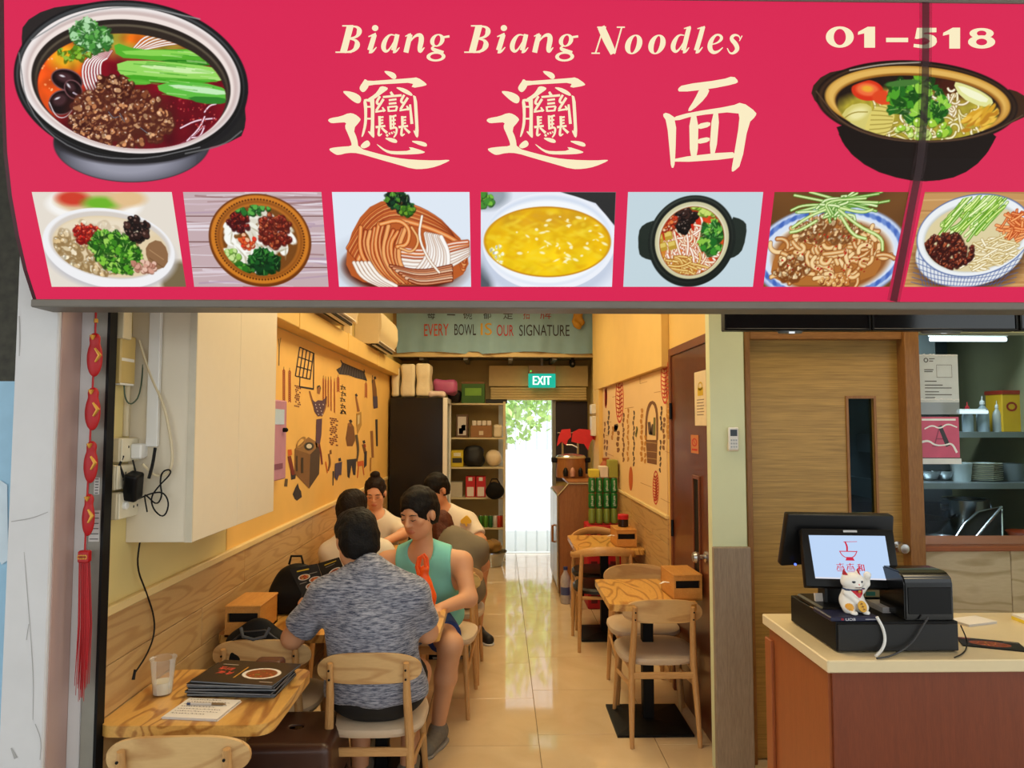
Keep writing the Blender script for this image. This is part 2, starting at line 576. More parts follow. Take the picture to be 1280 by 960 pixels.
# floor slab, tiles
fl = box('floor', (-1.4, 2.05, -0.12), (3.3, YB + 0.1, -0.012), m_grout, kind='structure')
tile_cache = {}
def tile(x0, x1, y0, y1):
    key = (round(x1 - x0, 3), round(y1 - y0, 3))
    g = 0.0016
    if key not in tile_cache:
        o = box('floor_tile', (-key[0] / 2 + g, -key[1] / 2 + g, -0.012), (key[0] / 2 - g, key[1] / 2 - g, 0.0), m_tile, fl, bev=0.001)
        tile_cache[key] = o
    else:
        o = tile_cache[key].copy(); COL.objects.link(o)
    o.location = ((x0 + x1) / 2, (y0 + y1) / 2, 0)
cols = [(-1.25, -1.0), (-1.0, -0.4), (-0.4, 0.2), (0.2, 0.8), (0.8, 1.4), (1.4, 2.0), (2.0, 2.6), (2.6, 3.2)]
for ci, (a, b) in enumerate(cols):
    y = 2.05; nxt = 2.49 if ci % 2 == 1 else 2.37 + 0.12 * (ci % 2)
    while y < YB:
        e = min(nxt, YB)
        if not (a >= 1.39 and y > 3.4): tile(a, b, y, e)
        y = e; nxt = e + 0.6
# walkway in front
box('trim_walkway_slab', (-6, -6, -0.12), (6, 2.05, -0.003), m_concrete, kind='structure')
box('ceiling_walkway', (-6, -3.6, 3.25), (6, 2.2, 3.4), m_ceil, kind='structure')
box('wall_far_side', (-9, -9.2, -0.1), (9, -9.0, 2.2), m_concrete, kind='structure')

# ceilings
box('ceiling', (-1.4, 2.08, CEIL), (3.3, YB + 0.1, CEIL + 0.1), m_ceil, kind='structure')
# left wall with the planked dado
wl = box('wall_left', (XL - 0.12, 2.19, -0.1), (XL, YB, CEIL), m_wall_pale, kind='structure')
mur = box('mural_ground', (XL, 3.20, 1.04), (XL + 0.004, 7.9, 2.16), m_mural, wl, label='ochre painted mural ground')
rowh = 0.157
plank_cache = {}
def plank(x, y0, y1, z0, z1, parent, mat, sgn=1, th=0.014):
    g = 0.0015
    key = (round(y1 - y0, 3), round(z1 - z0, 3), sgn, mat.name)
    if key not in plank_cache:
        o = box('plank', (0 if sgn > 0 else -th, -(y1 - y0) / 2 + g, -(z1 - z0) / 2 + g), (th if sgn > 0 else 0, (y1 - y0) / 2 - g, (z1 - z0) / 2 - g), mat, parent, bev=0.0015)
        plank_cache[key] = o
    else:
        o = plank_cache[key].copy(); COL.objects.link(o); o.parent = parent
    o.location = (x, (y0 + y1) / 2, (z0 + z1) / 2)
zt = 1.015; r = 0
while zt > 0.02:
    zb = max(0.0, zt - rowh)
    y = 2.2 - (r * 0.47) % 1.2
    while y < 7.6:
        a, b = max(y, 2.2), min(y + 1.2, 7.62)
        if b - a > 0.05: plank(XL, a, b, zb, zt, wl, m_dado)
        y += 1.2
    zt = zb; r += 1
box('baseboard_left', (XL, 2.2, 1.015), (XL + 0.024, 7.62, 1.045), m_trim_y, bev=0.004, kind='structure')
# boxed ledge above the mural
lg = box('trim_1', (XL, 3.2, 2.165), (XL + 0.11, 7.95, 2.30), m_wall_yel, bev=0.004, kind='structure')
for yy in (3.9, 5.15, 6.4):
    box('joint_cover', (XL + 0.108, yy, 2.160), (XL + 0.116, yy + 0.05, 2.304), m_wall_yel, lg, bev=0.002)
for yy in (2.21, 4.6):
    box('cover_strip', (XL, yy, 2.30), (XL + 0.03, yy + 0.05, CEIL), m_wall_yel, wl)

# right wall, recessed picture panel, dado
wr = box('wall_right', (XR, 3.32, -0.1), (XR + 0.07, 7.6, CEIL), m_wall_yel, kind='structure')
zt = 1.015; r = 0
while zt > 0.02:
    zb = max(0.0, zt - rowh)
    y = 4.40 - (r * 0.53) % 1.2
    while y < 7.3:
        a, b = max(y, 4.40), min(y + 1.2, 7.3)
        if b - a > 0.05: plank(XR, a, b, zb, zt, wr, m_dado, -1)
        y += 1.2
    zt = zb; r += 1
box('baseboard_right', (XR - 0.024, 4.40, 1.015), (XR, 7.3, 1.04), m_trim_y, bev=0.004, kind='structure')
# upper wall stands proud of the picture panel
box('trim_2', (XR - 0.05, 4.36, 1.985), (XR, 7.6, CEIL), m_wall_yel, bev=0.003, kind='structure')
box('trim_3', (XR - 0.05, 7.17, 0.0), (XR, 7.6, 1.985), m_wall_yel, bev=0.003, kind='structure')

# brown door in the right wall
d1 = thing('door_1', 'dark reddish brown wooden door in the yellow right wall, with a posted notice', 'door', (XR, 3.90, 0), 0, kind='structure')
m_door = WOOD('red_brown_veneer', (118, 58, 28), (78, 34, 16), 'Z', 14, 3, 0.35, rings=False, coat=0.3)
m_door2 = WOOD('red_brown_veneer_frame', (140, 76, 38), (98, 48, 22), 'Z', 14, 3, 0.4, rings=False)
box('door_leaf', (-0.008, -0.37, 0.01), (-0.0005, 0.37, 2.04), m_door, d1, bev=0.001)
for s in (-1, 1):
    box('door_frame', (-0.018, s * 0.372 if s > 0 else -0.415, 0), (-0.0005, 0.415 if s > 0 else -0.372, 2.09), m_door2, d1, bev=0.003)
box('door_frame', (-0.018, -0.370, 2.042), (-0.0005, 0.370, 2.09), m_door2, d1, bev=0.003)
box('glass_slot', (-0.011, -0.20, 0.82), (-0.007, -0.10, 1.32), m_black, d1)
for (a, b, c, d) in ((-0.215, -0.20, 0.80, 1.34), (-0.10, -0.085, 0.80, 1.34)):
    box('slot_bead', (-0.018, a, c), (-0.007, b, d), m_door2, d1, bev=0.002)
for (c, d) in ((0.80, 0.82), (1.32, 1.34)):
    box('slot_bead', (-0.018, -0.20, c), (-0.007, -0.10, d), m_door2, d1, bev=0.002)
for z in (1.70, 0.25, 0.98):
    b = NB(); tube(b, [(-0.016, 0.372, z - 0.05), (-0.016, 0.372, z + 0.05)], 0.009)
    obj('hinge', b, m_dark, d1)
b = NB(); Mk = Matrix.Translation((-0.008, -0.30, 0.93)) @ Matrix.Rotation(-math.pi / 2, 4, 'Y')
lathe(b, [(0.028, 0), (0.028, 0.008), (0.012, 0.012), (0.012, 0.035), (0.024, 0.042), (0.029, 0.055), (0.024, 0.07), (0, 0.074)], 20, Mk)
obj('door_knob', b, m_steel, d1, label='chrome ball knob')
# proud pier of yellow wall beside the door
box('trim_4', (XR - 0.035, 3.32, 0.0), (XR, 3.46, CEIL), m_wall_yel, bev=0.003, kind='structure')

# right pier and kitchen front wall
PY = 3.30
px0, px1 = atY(891, 700, PY).x, atY(934, 700, PY).x
box('wall_pier', (px0, PY, -0.1), (px1, PY + 0.06, CEIL), m_green, kind='structure')
m_greyoak = WOOD('grey_oak_laminate', (168, 150, 128), (122, 104, 84), 'Z', 12, 2.5, 0.5, rings=False)
ztop = atY(910, 683, PY).z
box('trim_5', (px0 - 0.004, PY - 0.03, 0.0), (px1 + 0.008, PY + 0.0, ztop), m_greyoak, bev=0.003, kind='structure')
KY = 3.38
kx_l = atY(931, 600, KY).x
fx0, fx1 = atY(938, 600, KY).x, atY(1129, 600, KY).x      # door opening
jx1 = atY(1147, 600, KY).x
dz = atY(1030, 425, KY).z
box('wall_kitchen', (px1, KY, dz + 0.04), (3.3, KY + 0.12, CEIL), m_green, kind='structure')
box('wall_kitchen_side', (px1 - 0.02, KY - 0.02, 0), (kx_l, KY + 0.1, dz + 0.05), m_green, kind='structure')
d2 = thing('door_2', 'oak veneer kitchen door with a narrow dark vision pane', 'door', ((fx0 + fx1) / 2, KY, 0), 0, kind='structure')
m_oakd = WOOD('oak_veneer_door', (210, 168, 86), (116, 86, 36), 'X', 34, 0.8, 0.42, rings=False)
wd = (fx1 - fx0) / 2
cx2 = (fx0 + fx1) / 2
vx0, vx1 = atY(1064, 570, KY).x - cx2, atY(1096, 570, KY).x - cx2
vz0, vz1 = atY(1080, 642, KY).z, atY(1080, 498, KY).z
b = NB()
bx(b, (-wd, 0.02, 0.01), (vx0, 0.06, dz)); bx(b, (vx1, 0.02, 0.01), (wd, 0.06, dz))
bx(b, (vx0, 0.02, 0.01), (vx1, 0.06, vz0)); bx(b, (vx0, 0.02, vz1), (vx1, 0.06, dz))
obj('door_leaf', b, m_oakd, d2)
box('pane', (vx0, 0.036, vz0), (vx1, 0.042, vz1), GLASS('door_pane_glass', (170, 185, 190), 0.03, .02, .6, (8, 8, 8)), d2)
for (a, c, e, g) in ((vx0 - 0.012, vx0, vz0 - 0.012, vz1 + 0.012), (vx1, vx1 + 0.012, vz0 - 0.012, vz1 + 0.012), (vx0, vx1, vz0 - 0.012, vz0), (vx0, vx1, vz1, vz1 + 0.012)):
    box('pane_bead', (a, 0.012, e), (c, 0.022, g), m_brown_w, d2)
box('door_frame', (kx_l - cx2, -0.03, 0), (-wd, 0.07, dz + 0.045), m_brown_w, d2, bev=0.003)
box('door_frame', (wd, -0.05, 0), (jx1 - cx2, 0.07, dz + 0.045), m_brown_w, d2, bev=0.003)
box('door_frame', (-wd, -0.03, dz), (wd, 0.07, dz + 0.045), m_brown_h, d2, bev=0.003)
kp = atY(1124, 684, KY)
b = NB(); lathe(b, [(0.026, 0), (0.026, 0.008), (0.011, 0.012), (0.011, 0.035), (0.022, 0.042), (0.027, 0.055), (0.022, 0.07), (0, 0.073)], 20,
              Matrix.Translation((kp.x - cx2, 0.02, kp.z)) @ Matrix.Rotation(math.pi / 2, 4, 'X'))
obj('door_knob', b, m_steel, d2, label='chrome ball knob')

# low kitchen wall, sill and serving window
hz = atY(1200, 685, KY).z
m_pale_oak = WOOD('pale_oak_panel', (214, 200, 168), (176, 158, 120), 'X', 5, 2.2, 0.5, 2.6)
box('wall_kitchen_low', (jx1, KY + 0.02, 0), (3.3, KY + 0.12, hz - 0.01), m_green, kind='structure')
box('trim_6', (jx1 + 0.01, KY + 0.0, 0.0), (atY(1264, 720, KY).x, KY + 0.02, hz - 0.012), m_pale_oak, bev=0.002, kind='structure')
box('trim_7', (atY(1264, 720, KY).x + 0.003, KY + 0.0, 0.0), (3.3, KY + 0.02, hz - 0.012), m_pale_oak, bev=0.002, kind='structure')
box('trim_8', (jx1, KY - 0.03, hz - 0.012), (3.3, KY + 0.30, hz + 0.012), MT('red_brown_sill', (150, 84, 50), 0.4), bev=0.004, kind='structure')
w1 = thing('window_1', 'clear glass kitchen window over the counter with a steel ledge', 'window', (0, 0, 0), kind='structure')
wz1 = dz + 0.03
box('pane', (jx1, KY + 0.03, hz + 0.012), (3.3, KY + 0.038, wz1), GLASS('kitchen_window_glass', (236, 246, 250), 0.02, 0.01, 0.7, (8, 8, 8)), w1)
# kitchen shell
m_kw = MT('kitchen_wall_steel', (84, 94, 100), 0.4, metal=0.2, var=0.1)
m_kd = MT('kitchen_wall_olive', (124, 122, 92), 0.6)
box('wall_kitchen_back', (px1, 5.0, 0), (3.4, 5.1, 2.75), m_kw, kind='structure')
box('wall_kitchen_right', (3.3, KY + 0.12, 0), (3.4, 5.1, 2.75), m_kd, kind='structure')
box('wall_kitchen_left', (px1 - 0.02, KY + 0.12, 0), (px1 + 0.02, 5.0, 2.75), m_kw, kind='structure')
box('ceiling_kitchen', (px1, KY + 0.12, 2.62), (3.3, 5.0, 2.75), m_kw, kind='structure')
box('wall_front_right', (3.2, 1.9, 0), (3.3, 3.4, CEIL), m_green, kind='structure')

# back: loft beam, rear wall, roller shutter box, exit
BYB = 8.02
m_cream_b = MT('cream_beam_paint', (214, 188, 130), 0.5, var=0.08)
lz = atY(620, 443, BYB).z
box('trim_9', (XL, BYB, lz - 0.03), (XR + 0.05, BYB + 0.06, lz + 0.03), m_cream_b, bev=0.003, kind='structure')
box('ceiling_loft', (XL, BYB + 0.06, lz - 0.005), (XR + 0.07, YB, lz + 0.02), MT('loft_underside', (110, 100, 84), 0.7), kind='structure')
bj = thing('loft_joist_frame', 'grey steel joists under the loft behind the blue banner', 'joist', (0, 0, 0))
for x in (-0.95, -0.43, 0.10, 0.62):
    box('joist', (x, BYB + 0.06, lz - 0.06), (x + 0.05, YB - 0.02, lz - 0.006), m_metal_g, bj)
box('wall_loft_side', (XR + 0.0, 7.6, lz), (XR + 0.07, BYB, CEIL), m_wall_yel, kind='structure')
box('trim_10', (XR - 0.03, BYB - 0.02, lz), (XR + 0.02, BYB + 0.06, CEIL), MT('loft_post_wood', (176, 140, 80), 0.6), kind='structure')
box('trim_11', (XL, BYB - 0.02, lz), (XL + 0.05, BYB + 0.06, CEIL), MT('loft_post_wood', (176, 140, 80), 0.6), kind='structure')
ex0, ex1 = atY(632, 600, YB).x, atY(690, 600, YB).x
ez = atY(660, 500, YB).z
m_back = MT('olive_back_wall', (176, 152, 96), 0.7, var=0.1, scale=6)
wb_ = box('wall_back', (XL - 0.12, YB, 0), (ex0 - 0.09, YB + 0.1, CEIL), m_back, kind='structure')
box('wall_back_right', (ex1 + 0.04, YB, 0), (1.35, YB + 0.1, CEIL), m_back, kind='structure')
box('wall_back_top', (ex0 - 0.09, YB, ez), (ex1 + 0.04, YB + 0.1, CEIL), m_back, kind='structure')
box('wall_right_rear', (XR + 0.07, 7.55, 0), (1.35, YB, CEIL), m_wall_pale, kind='structure')
sh = thing('roller_shutter', 'cream roller shutter box with ribbed slats above the rear exit', 'shutter', (0, 0, 0))
sx0, sx1 = atY(613, 490, 8.6).x, atY(733, 490, 8.6).x
for k in range(5):
    z0 = atY(660, 500, 8.6).z + k * 0.032
    box('slat', (sx0, 8.585, z0), (sx1, 8.61 if k else 8.63, z0 + 0.030), m_cream_b, sh, bev=0.006)
z0 = atY(660, 483, 8.6).z
box('shutter_box', (sx0 - 0.02, 8.58, z0), (sx1 + 0.02, 8.72, z0 + 0.26), m_cream_b, sh, bev=0.004)
# exit door jambs (white aluminium) and dark panel to the right
box('trim_12', (ex0 - 0.09, YB - 0.02, 0), (ex0 - 0.02, YB + 0.08, ez), MT('white_aluminium', (225, 230, 235), 0.4), kind='structure')
box('trim_13', (ex1 - 0.0, YB - 0.05, 0), (ex1 + 0.045, YB + 0.08, ez), MT('grey_aluminium', (140, 140, 132), 0.4, metal=0.4), kind='structure')
box('trim_14', (ex1 + 0.05, YB - 0.03, 0.9), (atY(734, 520, YB).x, YB - 0.001, ez - 0.02), MT('dark_purple_panel', (38, 24, 36), 0.6), kind='structure')
cu_ = thing('strip_curtain', 'clear plastic strip curtain hanging in the bright rear exit', 'curtain', (0, 0, 0))
m_strip = GLASS('clear_strip_pvc', (240, 246, 250), 0.25, 0.15, 0.5)
nst = 5; sw = (ex1 - ex0 + 0.1) / nst
for k in range(nst):
    b = NB(); x0 = ex0 - 0.02 + k * sw * 0.98
    yy = YB + 0.03 + 0.012 * (k % 2)
    prof = [(x0 + sw * 1.15 * t, yy + 0.008 * math.sin(math.pi * t)) for t in (0, .25, .5, .75, 1)]
    for (a, c) in zip(prof[:-1], prof[1:]):
        q = [b.verts.new((a[0], a[1], 0.02)), b.verts.new((c[0], c[1], 0.02)), b.verts.new((c[0], c[1], ez)), b.verts.new((a[0], a[1], ez))]
        b.faces.new(q)
    obj('curtain_strip', b, m_strip, cu_)
# outside, behind the exit
box('trim_backyard_ground', (-8, YB + 0.1, -0.2), (8, 24, -0.02), MT('pale_concrete', (226, 226, 222), 0.8), kind='structure')
box('wall_backyard', (-6, 12.4, -0.1), (7, 12.6, 1.15), MT('white_garden_wall', (232, 232, 230), .8), kind='structure')
m_leaf = MT('sunlit_leaves', (170, 206, 120), 0.6, var=0.3, scale=6)
def leafy_tree(loc, h, rad, label, seed):
    t = thing('tree', label, 'tree', loc, group='trees behind the exit')
    b = NB(); tube(b, [(0, 0, 0), (0.05, 0, h * .35), (0.0, 0, h * .7)], [0.14, 0.11, 0.06]); obj('trunk', b, MT('bark', (150, 130, 104), 0.9, bump=0.3), t)
    r_ = np.random.default_rng(seed); n = 1500
    d = r_.normal(0, 1, (n, 3)); d /= np.linalg.norm(d, axis=1)[:, None]
    c = d * (r_.uniform(0.45, 1, (n, 1))) * np.array([rad, rad, h * .36]) + np.array([0, 0, h * .68])
    V, Q = [], []
    for i in range(n):
        u = r_.normal(0, 1, 3); u /= np.linalg.norm(u); w = np.cross(u, r_.normal(0, 1, 3)); w /= np.linalg.norm(w)
        s = 0.11
        V += [c[i] - u * s, c[i] + w * s * .5, c[i] + u * s, c[i] - w * s * .5]; Q.append([4 * i, 4 * i + 1, 4 * i + 2, 4 * i + 3])
    mesh_np('foliage', np.array(V), np.array(Q), m_leaf, t, smooth=False, kind='stuff')
leafy_tree((0.0, 14.2, 0), 3.6, 1.5, 'leafy tree left of centre in the bright rear exit', 1)
leafy_tree((3.4, 17.5, 0), 5.0, 1.4, 'leafy tree at the right in the bright rear exit', 2)

# front left pier, shutter rail, neighbour
pfy = 2.07
pxs = atY(66, 600, pfy).x
box('wall_pillar', (atY(12, 600, pfy).x, pfy, -0.1), (pxs, 2.19, 3.25), m_white_pl, bev=0.004, kind='structure')
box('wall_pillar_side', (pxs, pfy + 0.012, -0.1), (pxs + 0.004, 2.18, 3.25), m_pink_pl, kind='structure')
box('trim_15', (pxs + 0.004, 2.175, -0.1), (atY(111, 600, 2.175).x, 2.21, 3.25), m_white_pl, bev=0.002, kind='structure')
rl = box('trim_16', (atY(111, 600, 2.165).x, 2.165, -0.1), (atY(129, 600, 2.165).x, 2.21, 3.25), MT('grey_rail', (150, 148, 138), 0.5, metal=0.2), bev=0.003, kind='structure')
box('rail_edge', (atY(129, 600, 2.165).x, 2.16, -0.1), (atY(132.5, 600, 2.165).x, 2.2, 3.2), m_black, rl)
box('wall_neighbour', (-4.5, 2.12, -0.1), (atY(11, 600, 2.07).x, 2.2, 1.75), MT('pale_blue_board', (150, 190, 215), 0.6), kind='structure')
box('wall_neighbour_upper', (-4.5, 2.12, 1.75), (atY(11, 600, 2.07).x, 2.2, 3.25), MT('mottled_dark_stone', (58, 56, 46), 0.8, var=0.7, scale=40), kind='structure')
b = NB()
add_poly(b, [(0, 600), (9, 606), (10, 700), (2, 706), (-12, 680)], lambda u, v: atY(u, v, 2.117))
obj('pale_print', b, MT('pale_print', (200, 215, 225), 0.6), bpy.data.objects['wall_neighbour'])
b = NB(); cf = lambda u, v: atY(u, v, 2.0692)
for q in ([(30, 690, .6), (34, 740, 1.0), (38, 790, .8), (42, 850, 1.0), (41, 900, .6)], [(36, 780, .8), (33, 800, 1)], [(10 + 4, 652, 1), (40, 648, 1.4), (60, 640, .8)], [(24, 395, 1.4), (25, 420, 1.8), (24, 445, 1)], [(44, 905, 1), (52, 925, 1.4), (50, 950, 1)], [(14, 935, 2), (20, 948, 5)]): add_stroke(b, q, cf)
obj('plaster_crack', b, MT('crack_grey', (168, 165, 163), .8), bpy.data.objects['wall_pillar'], smooth=0)
# rubber mat lying at the threshold
b = NB()
mp = [(-0.05 + 0.36 * math.cos(a), 2.93 + 0.32 * math.sin(a)) for a in [math.pi * k / 24 for k in range(25)]] + [(-0.41, 2.6), (0.31, 2.6)]
prism(b, mp, 0.0005, 0.012, lambda u, v, d: Vector((u + 0.09, v, d)))
obj('door_mat', b, MT('grey_rubber', (92, 88, 84), 0.35), label='grey half-round mat on the tiles at the entrance', cat='mat')
# ================================================================ the lightbox sign over the shopfront
edge = [(5, -14), (5, 0), (5.6, 60), (6.5, 120), (9, 190), (15, 245), (24, 295), (34, 338), (46, 375)]
SX0 = atY(5, 0, 1.80).x
sprof = [atX(x, y, SX0) for x, y in edge]
sY = np.array([p.y for p in sprof]); sZ = np.array([p.z for p in sprof])
sR = (sZ - EYE) / sY                                       # view slope, falls monotonically down the face
SX1 = 2.30
def on_sign(px, py, off=0.0):
    d = ray(px, py); s = d.z / d.y
    Y = float(np.interp(-s, -sR, sY)); t = Y / d.y
    # outward normal of the profile (towards the street, down where it curls under)
    i = int(np.clip(np.searchsorted(-sR, -s), 1, len(sY) - 1))
    ty, tz = sY[i] - sY[i - 1], sZ[i] - sZ[i - 1]
    n = Vector((0, tz, -ty)).normalized()
    if n.y > 0: n = -n
    return Vector((d.x * t, Y, EYE + d.z * t)) + n * off

SIGN_RED = (218, 40, 84)
m_red = EMIT('backlit_red_vinyl', SIGN_RED, 1.0)
m_cream = EMIT('backlit_cream_vinyl', (250, 236, 196), 1.0)
m_print = VCOL('backlit_food_print', 0.4, emit=1.0)
sign = thing('sign_board', 'long red backlit noodle shop sign with food photos over the shopfront', 'sign', (0, 0, 0))
b = NB()
pl = [(sY[i], sZ[i]) for i in range(len(sY))]
fa = [b.verts.new((SX0, y, z)) for y, z in pl]; fb = [b.verts.new((SX1, y, z)) for y, z in pl]
for i in range(len(pl) - 1): b.faces.new([fa[i], fb[i], fb[i + 1], fa[i + 1]])
obj('sign_face', b, m_red, sign, recalc=True)
b = NB()
out = [(y + 0.002, z) for y, z in pl] + [(2.06, sZ[-1]), (2.06, sZ[0])]
prism(b, out, SX0 - 0.012, SX1, lambda u, v, d: Vector((d, u, v)))
obj('sign_case', b, MT('maroon_sign_case', (70, 14, 28), 0.5), sign, smooth=0)
yb_, zb_ = sY[-1], sZ[-1]
zl = atY(640, 385.5, yb_ - 0.004).z
box('bottom_trim', (SX0 - 0.014, yb_ - 0.006, zl), (SX1, 2.07, zb_ + 0.002), MT('grey_sign_trim', (112, 106, 96), 0.5), sign, bev=0.003)
box('top_trim', (SX0 - 0.014, sY[0] - 0.006, sZ[0] - 0.012), (SX1, 2.06, sZ[0] + 0.02), MT('grey_sign_trim', (112, 106, 96), 0.5), sign, bev=0.003)

# ---- lettering
zx = lambda ox, oy, sc, off: (lambda u, v: on_sign(ox + u / sc, oy + v / sc, off))
BIANG_POLY = [
 [(548,60),(600,65),(640,80),(657,105),(650,130),(625,132),(600,112),(565,85)],
 [(385,128),(415,150),(600,136),(790,122),(835,115),(915,170),(910,188),(780,210),(805,160),(600,172),(420,182),(412,205),(385,240),(360,243),(338,215),(345,190),(370,155)],
 [(190,235),(235,233),(300,248),(345,275),(355,305),(345,335),(320,340),(285,322),(240,285)],
 [(515,195),(550,192),(592,212),(540,250),(465,305),(430,312),(400,306),(470,262),(500,225)],
 [(645,200),(700,203),(755,225),(795,260),(790,278),(745,262),(690,232)],
 [(370,300),(405,318),(405,470),(400,530),(375,615),(355,632),(360,600),(378,520),(382,420)],
 [(370,302),(462,300),(468,310),(465,560),(468,630),(455,635),(412,585),(415,575),(437,585),(437,325),(405,325)],
 [(795,265),(830,285),(840,450),(848,610),(830,642),(795,565),(820,580),(812,450),(803,300)],
 [(345,705),(375,670),(410,652),(432,680),(425,705),(385,725),(360,722)],
 [(478,682),(510,700),(560,735),(620,750),(785,745),(755,705),(900,750),(895,765),(820,775),(660,778),(590,770),(530,735)],
 [(548,635),(600,632),(650,645),(665,665),(655,680),(610,672)],
 [(770,660),(850,660),(905,675),(920,695),(910,712),(860,700)],
 [(70,480),(90,465),(180,450),(250,420),(300,430),(350,470),(345,490),(285,560),(320,640),(330,722),(500,770),(650,805),(800,822),(1000,828),(1105,820),(1110,832),(1000,880),(900,900),(800,902),(640,855),(480,810),(330,765),(240,762),(160,782),(130,775),(80,740),(85,722),(180,710),(270,705),(272,680),(240,600),(212,540),(230,500),(150,505),(100,510),(75,495)]]
def chang(dx):
    return [[(510+dx,448,22),(514,545) and (514+dx,545,22)], [(515+dx,460,17),(545+dx,455,15)], [(515+dx,485,15),(543+dx,481,14)], [(515+dx,510,15),(543+dx,506,14)],
            [(478+dx,543,20),(560+dx,532,18)], [(508+dx,548,18),(500+dx,622,22),(532+dx,600,8)], [(528+dx,548,16),(575+dx,592,24)]]
def yao(dx, dy):
    return [[(515+dx,278+dy,20),(480+dx,338+dy,22),(518+dx,350+dy,16)], [(545+dx,302+dy,22),(482+dx,402+dy,20)], [(474+dx,412+dy,16),(553+dx,400+dy,16)], [(535+dx,372+dy,12),(556+dx,408+dy,24)]]
BIANG_STROKE = yao(0, 0) + yao(208, -12) + chang(0) + chang(195) + [
 [(405,368,15),(437,368,15)], [(405,470,15),(437,470,15)],
 [(606,240,18),(624,272,26)], [(540,285,18),(700,270,20)], [(590,312,17),(656,304,17)], [(590,342,17),(656,336,17)],
 [(584,365,16),(590,410,18)], [(590,370,15),(662,364,15)], [(662,364,16),(650,405,18)], [(588,405,15),(652,400,15)],
 [(604,442,20),(608,560,20)], [(610,455,16),(655,442,16)], [(610,488,14),(650,480,14)], [(610,520,14),(650,512,14)], [(630,446,16),(632,545,14)],
 [(600,556,18),(660,540,18),(655,600,18),(632,632,10)], [(570,605,20),(582,622,16)], [(592,590,12),(600,606,14)], [(612,584,12),(622,600,14)], [(632,578,10),(640,592,12)],
 [(772,348,18),(780,430,22),(788,515,26)]]
def draw_biang(dx):
    fn = zx(400 + dx, 80, 6.856, 0.0015)
    b = NB()
    for p in BIANG_POLY: add_poly(b, chaikin(p, 1), fn)
    for s in BIANG_STROKE: add_stroke(b, s, fn)
    return obj('biang_character', b, m_cream, sign, smooth=0, recalc=False)
draw_biang(0); draw_biang(198)
fn = zx(780, 0, 2.526, 0.0015)
b = NB()
for p in [[(168,282),(185,268),(310,252),(345,240),(362,258),(350,266),(270,282),(175,292)], [(240,278),(272,280),(258,310),(215,350),(198,352),(222,315)],
          [(120,362),(135,355),(165,375),(162,490),(158,530),(148,530),(145,490),(135,385)],
          [(150,372),(210,355),(340,335),(372,322),(418,355),(415,368),(392,390),(370,520),(345,543),(338,540),(345,500),(365,380),(360,352),(220,366),(160,384)],
          [(205,362),(235,365),(232,505),(208,508)], [(278,350),(302,352),(290,490),(268,495)], [(232,392),(272,384),(272,400),(232,410)], [(230,440),(270,432),(270,448),(230,456)],
          [(150,500),(340,478),(352,490),(340,502),(160,514)]]:
    add_poly(b, chaikin(p, 1), fn)
obj('noodle_character', b, m_cream, sign, smooth=0, recalc=False)

def gB(dx): return [('s', [(132+dx,62,40),(112+dx,140,38),(92+dx,216,40)]), ('s', [(85+dx,60,8),(150+dx,60,10)]), ('s', [(45+dx,216,8),(140+dx,216,9)]),
    ('s', [(140+dx,62,9),(176+dx,66,13),(190+dx,92,36),(172+dx,126,14),(125+dx,135,8)]), ('s', [(130+dx,137,8),(166+dx,144,14),(178+dx,174,38),(152+dx,210,15),(100+dx,217,9)])]
def gi(dx): return [('d', (280+dx,73), (19, 18)), ('s', [(276+dx,112,28),(262+dx,160,30),(248+dx,205,30)]), ('s', [(240+dx,124,6),(285+dx,108,16)]), ('s', [(244+dx,212,22),(262+dx,216,14),(288+dx,186,5)])]
def ga(dx, x=0): return [('s', [(398+dx,116,6),(366+dx,110,10),(338+dx,145,26),(326+dx,188,30),(342+dx,215,18),(366+dx,200,9),(398+dx,140,6)]), ('s', [(412+dx,110,26),(400+dx,160,28),(388+dx,206,28)]), ('s', [(386+dx,212,20),(402+dx,215,12),(424+dx,188,5)])]
def gn(dx): return [('s', [(488+dx,110,28),(475+dx,160,30),(462+dx,218,30)]), ('s', [(458+dx,122,6),(492+dx,108,12)]), ('s', [(478+dx,165,6),(515+dx,118,12),(548+dx,112,26),(556+dx,138,32),(542+dx,200,28),(548+dx,216,17),(572+dx,188,5)])]
def gg(dx): return [('r', (648+dx,146), (42, 38), (17, 30), 0.2), ('s', [(678+dx,128,12),(720+dx,122,14)]), ('s', [(632+dx,178,8),(612+dx,194,16),(640+dx,206,24),(684+dx,220,22)]), ('r', (640+dx,242), (56, 29), (34, 17), 0.1)]
def go(cx): return [('r', (cx,170), (50, 58), (17, 50), 0.22)]
L1 = gB(0) + gi(0) + ga(0) + gn(0) + gg(0)
L2 = gB(762) + gi(762) + ga(762) + gn(762) + gg(762)
L3 = [('s', [(402,66,9),(376,145,9),(352,222,9)]), ('s', [(385,66,44),(420,145,48),(458,224,36)]), ('s', [(508,66,9),(486,145,9),(464,226,9)]), ('s', [(362,68,8),(415,68,8)]), ('s', [(328,222,8),(378,222,8)]), ('s', [(478,68,8),(526,68,8)])]
L3 += go(578) + go(716) + [('s', [(878,116,6),(846,112,10),(820,148,26),(808,190,30),(824,216,18),(848,202,9),(884,140,6)]), ('s', [(906,68,26),(888,140,28),(872,206,28)]), ('s', [(876,76,6),(916,66,12)]), ('s', [(870,213,20),(886,215,12),(906,188,5)])]
L3 += [('s', [(988,68,26),(968,140,28),(948,206,28)]), ('s', [(955,77,6),(1000,66,12)]), ('s', [(946,213,22),(962,216,13),(986,186,5)])]
L3 += [('s', [(1035,172,5),(1078,160,10),(1102,134,20),(1090,114,13),(1064,112,11),(1036,146,26),(1026,190,30),(1046,220,22),(1078,214,13),(1106,188,5)])]
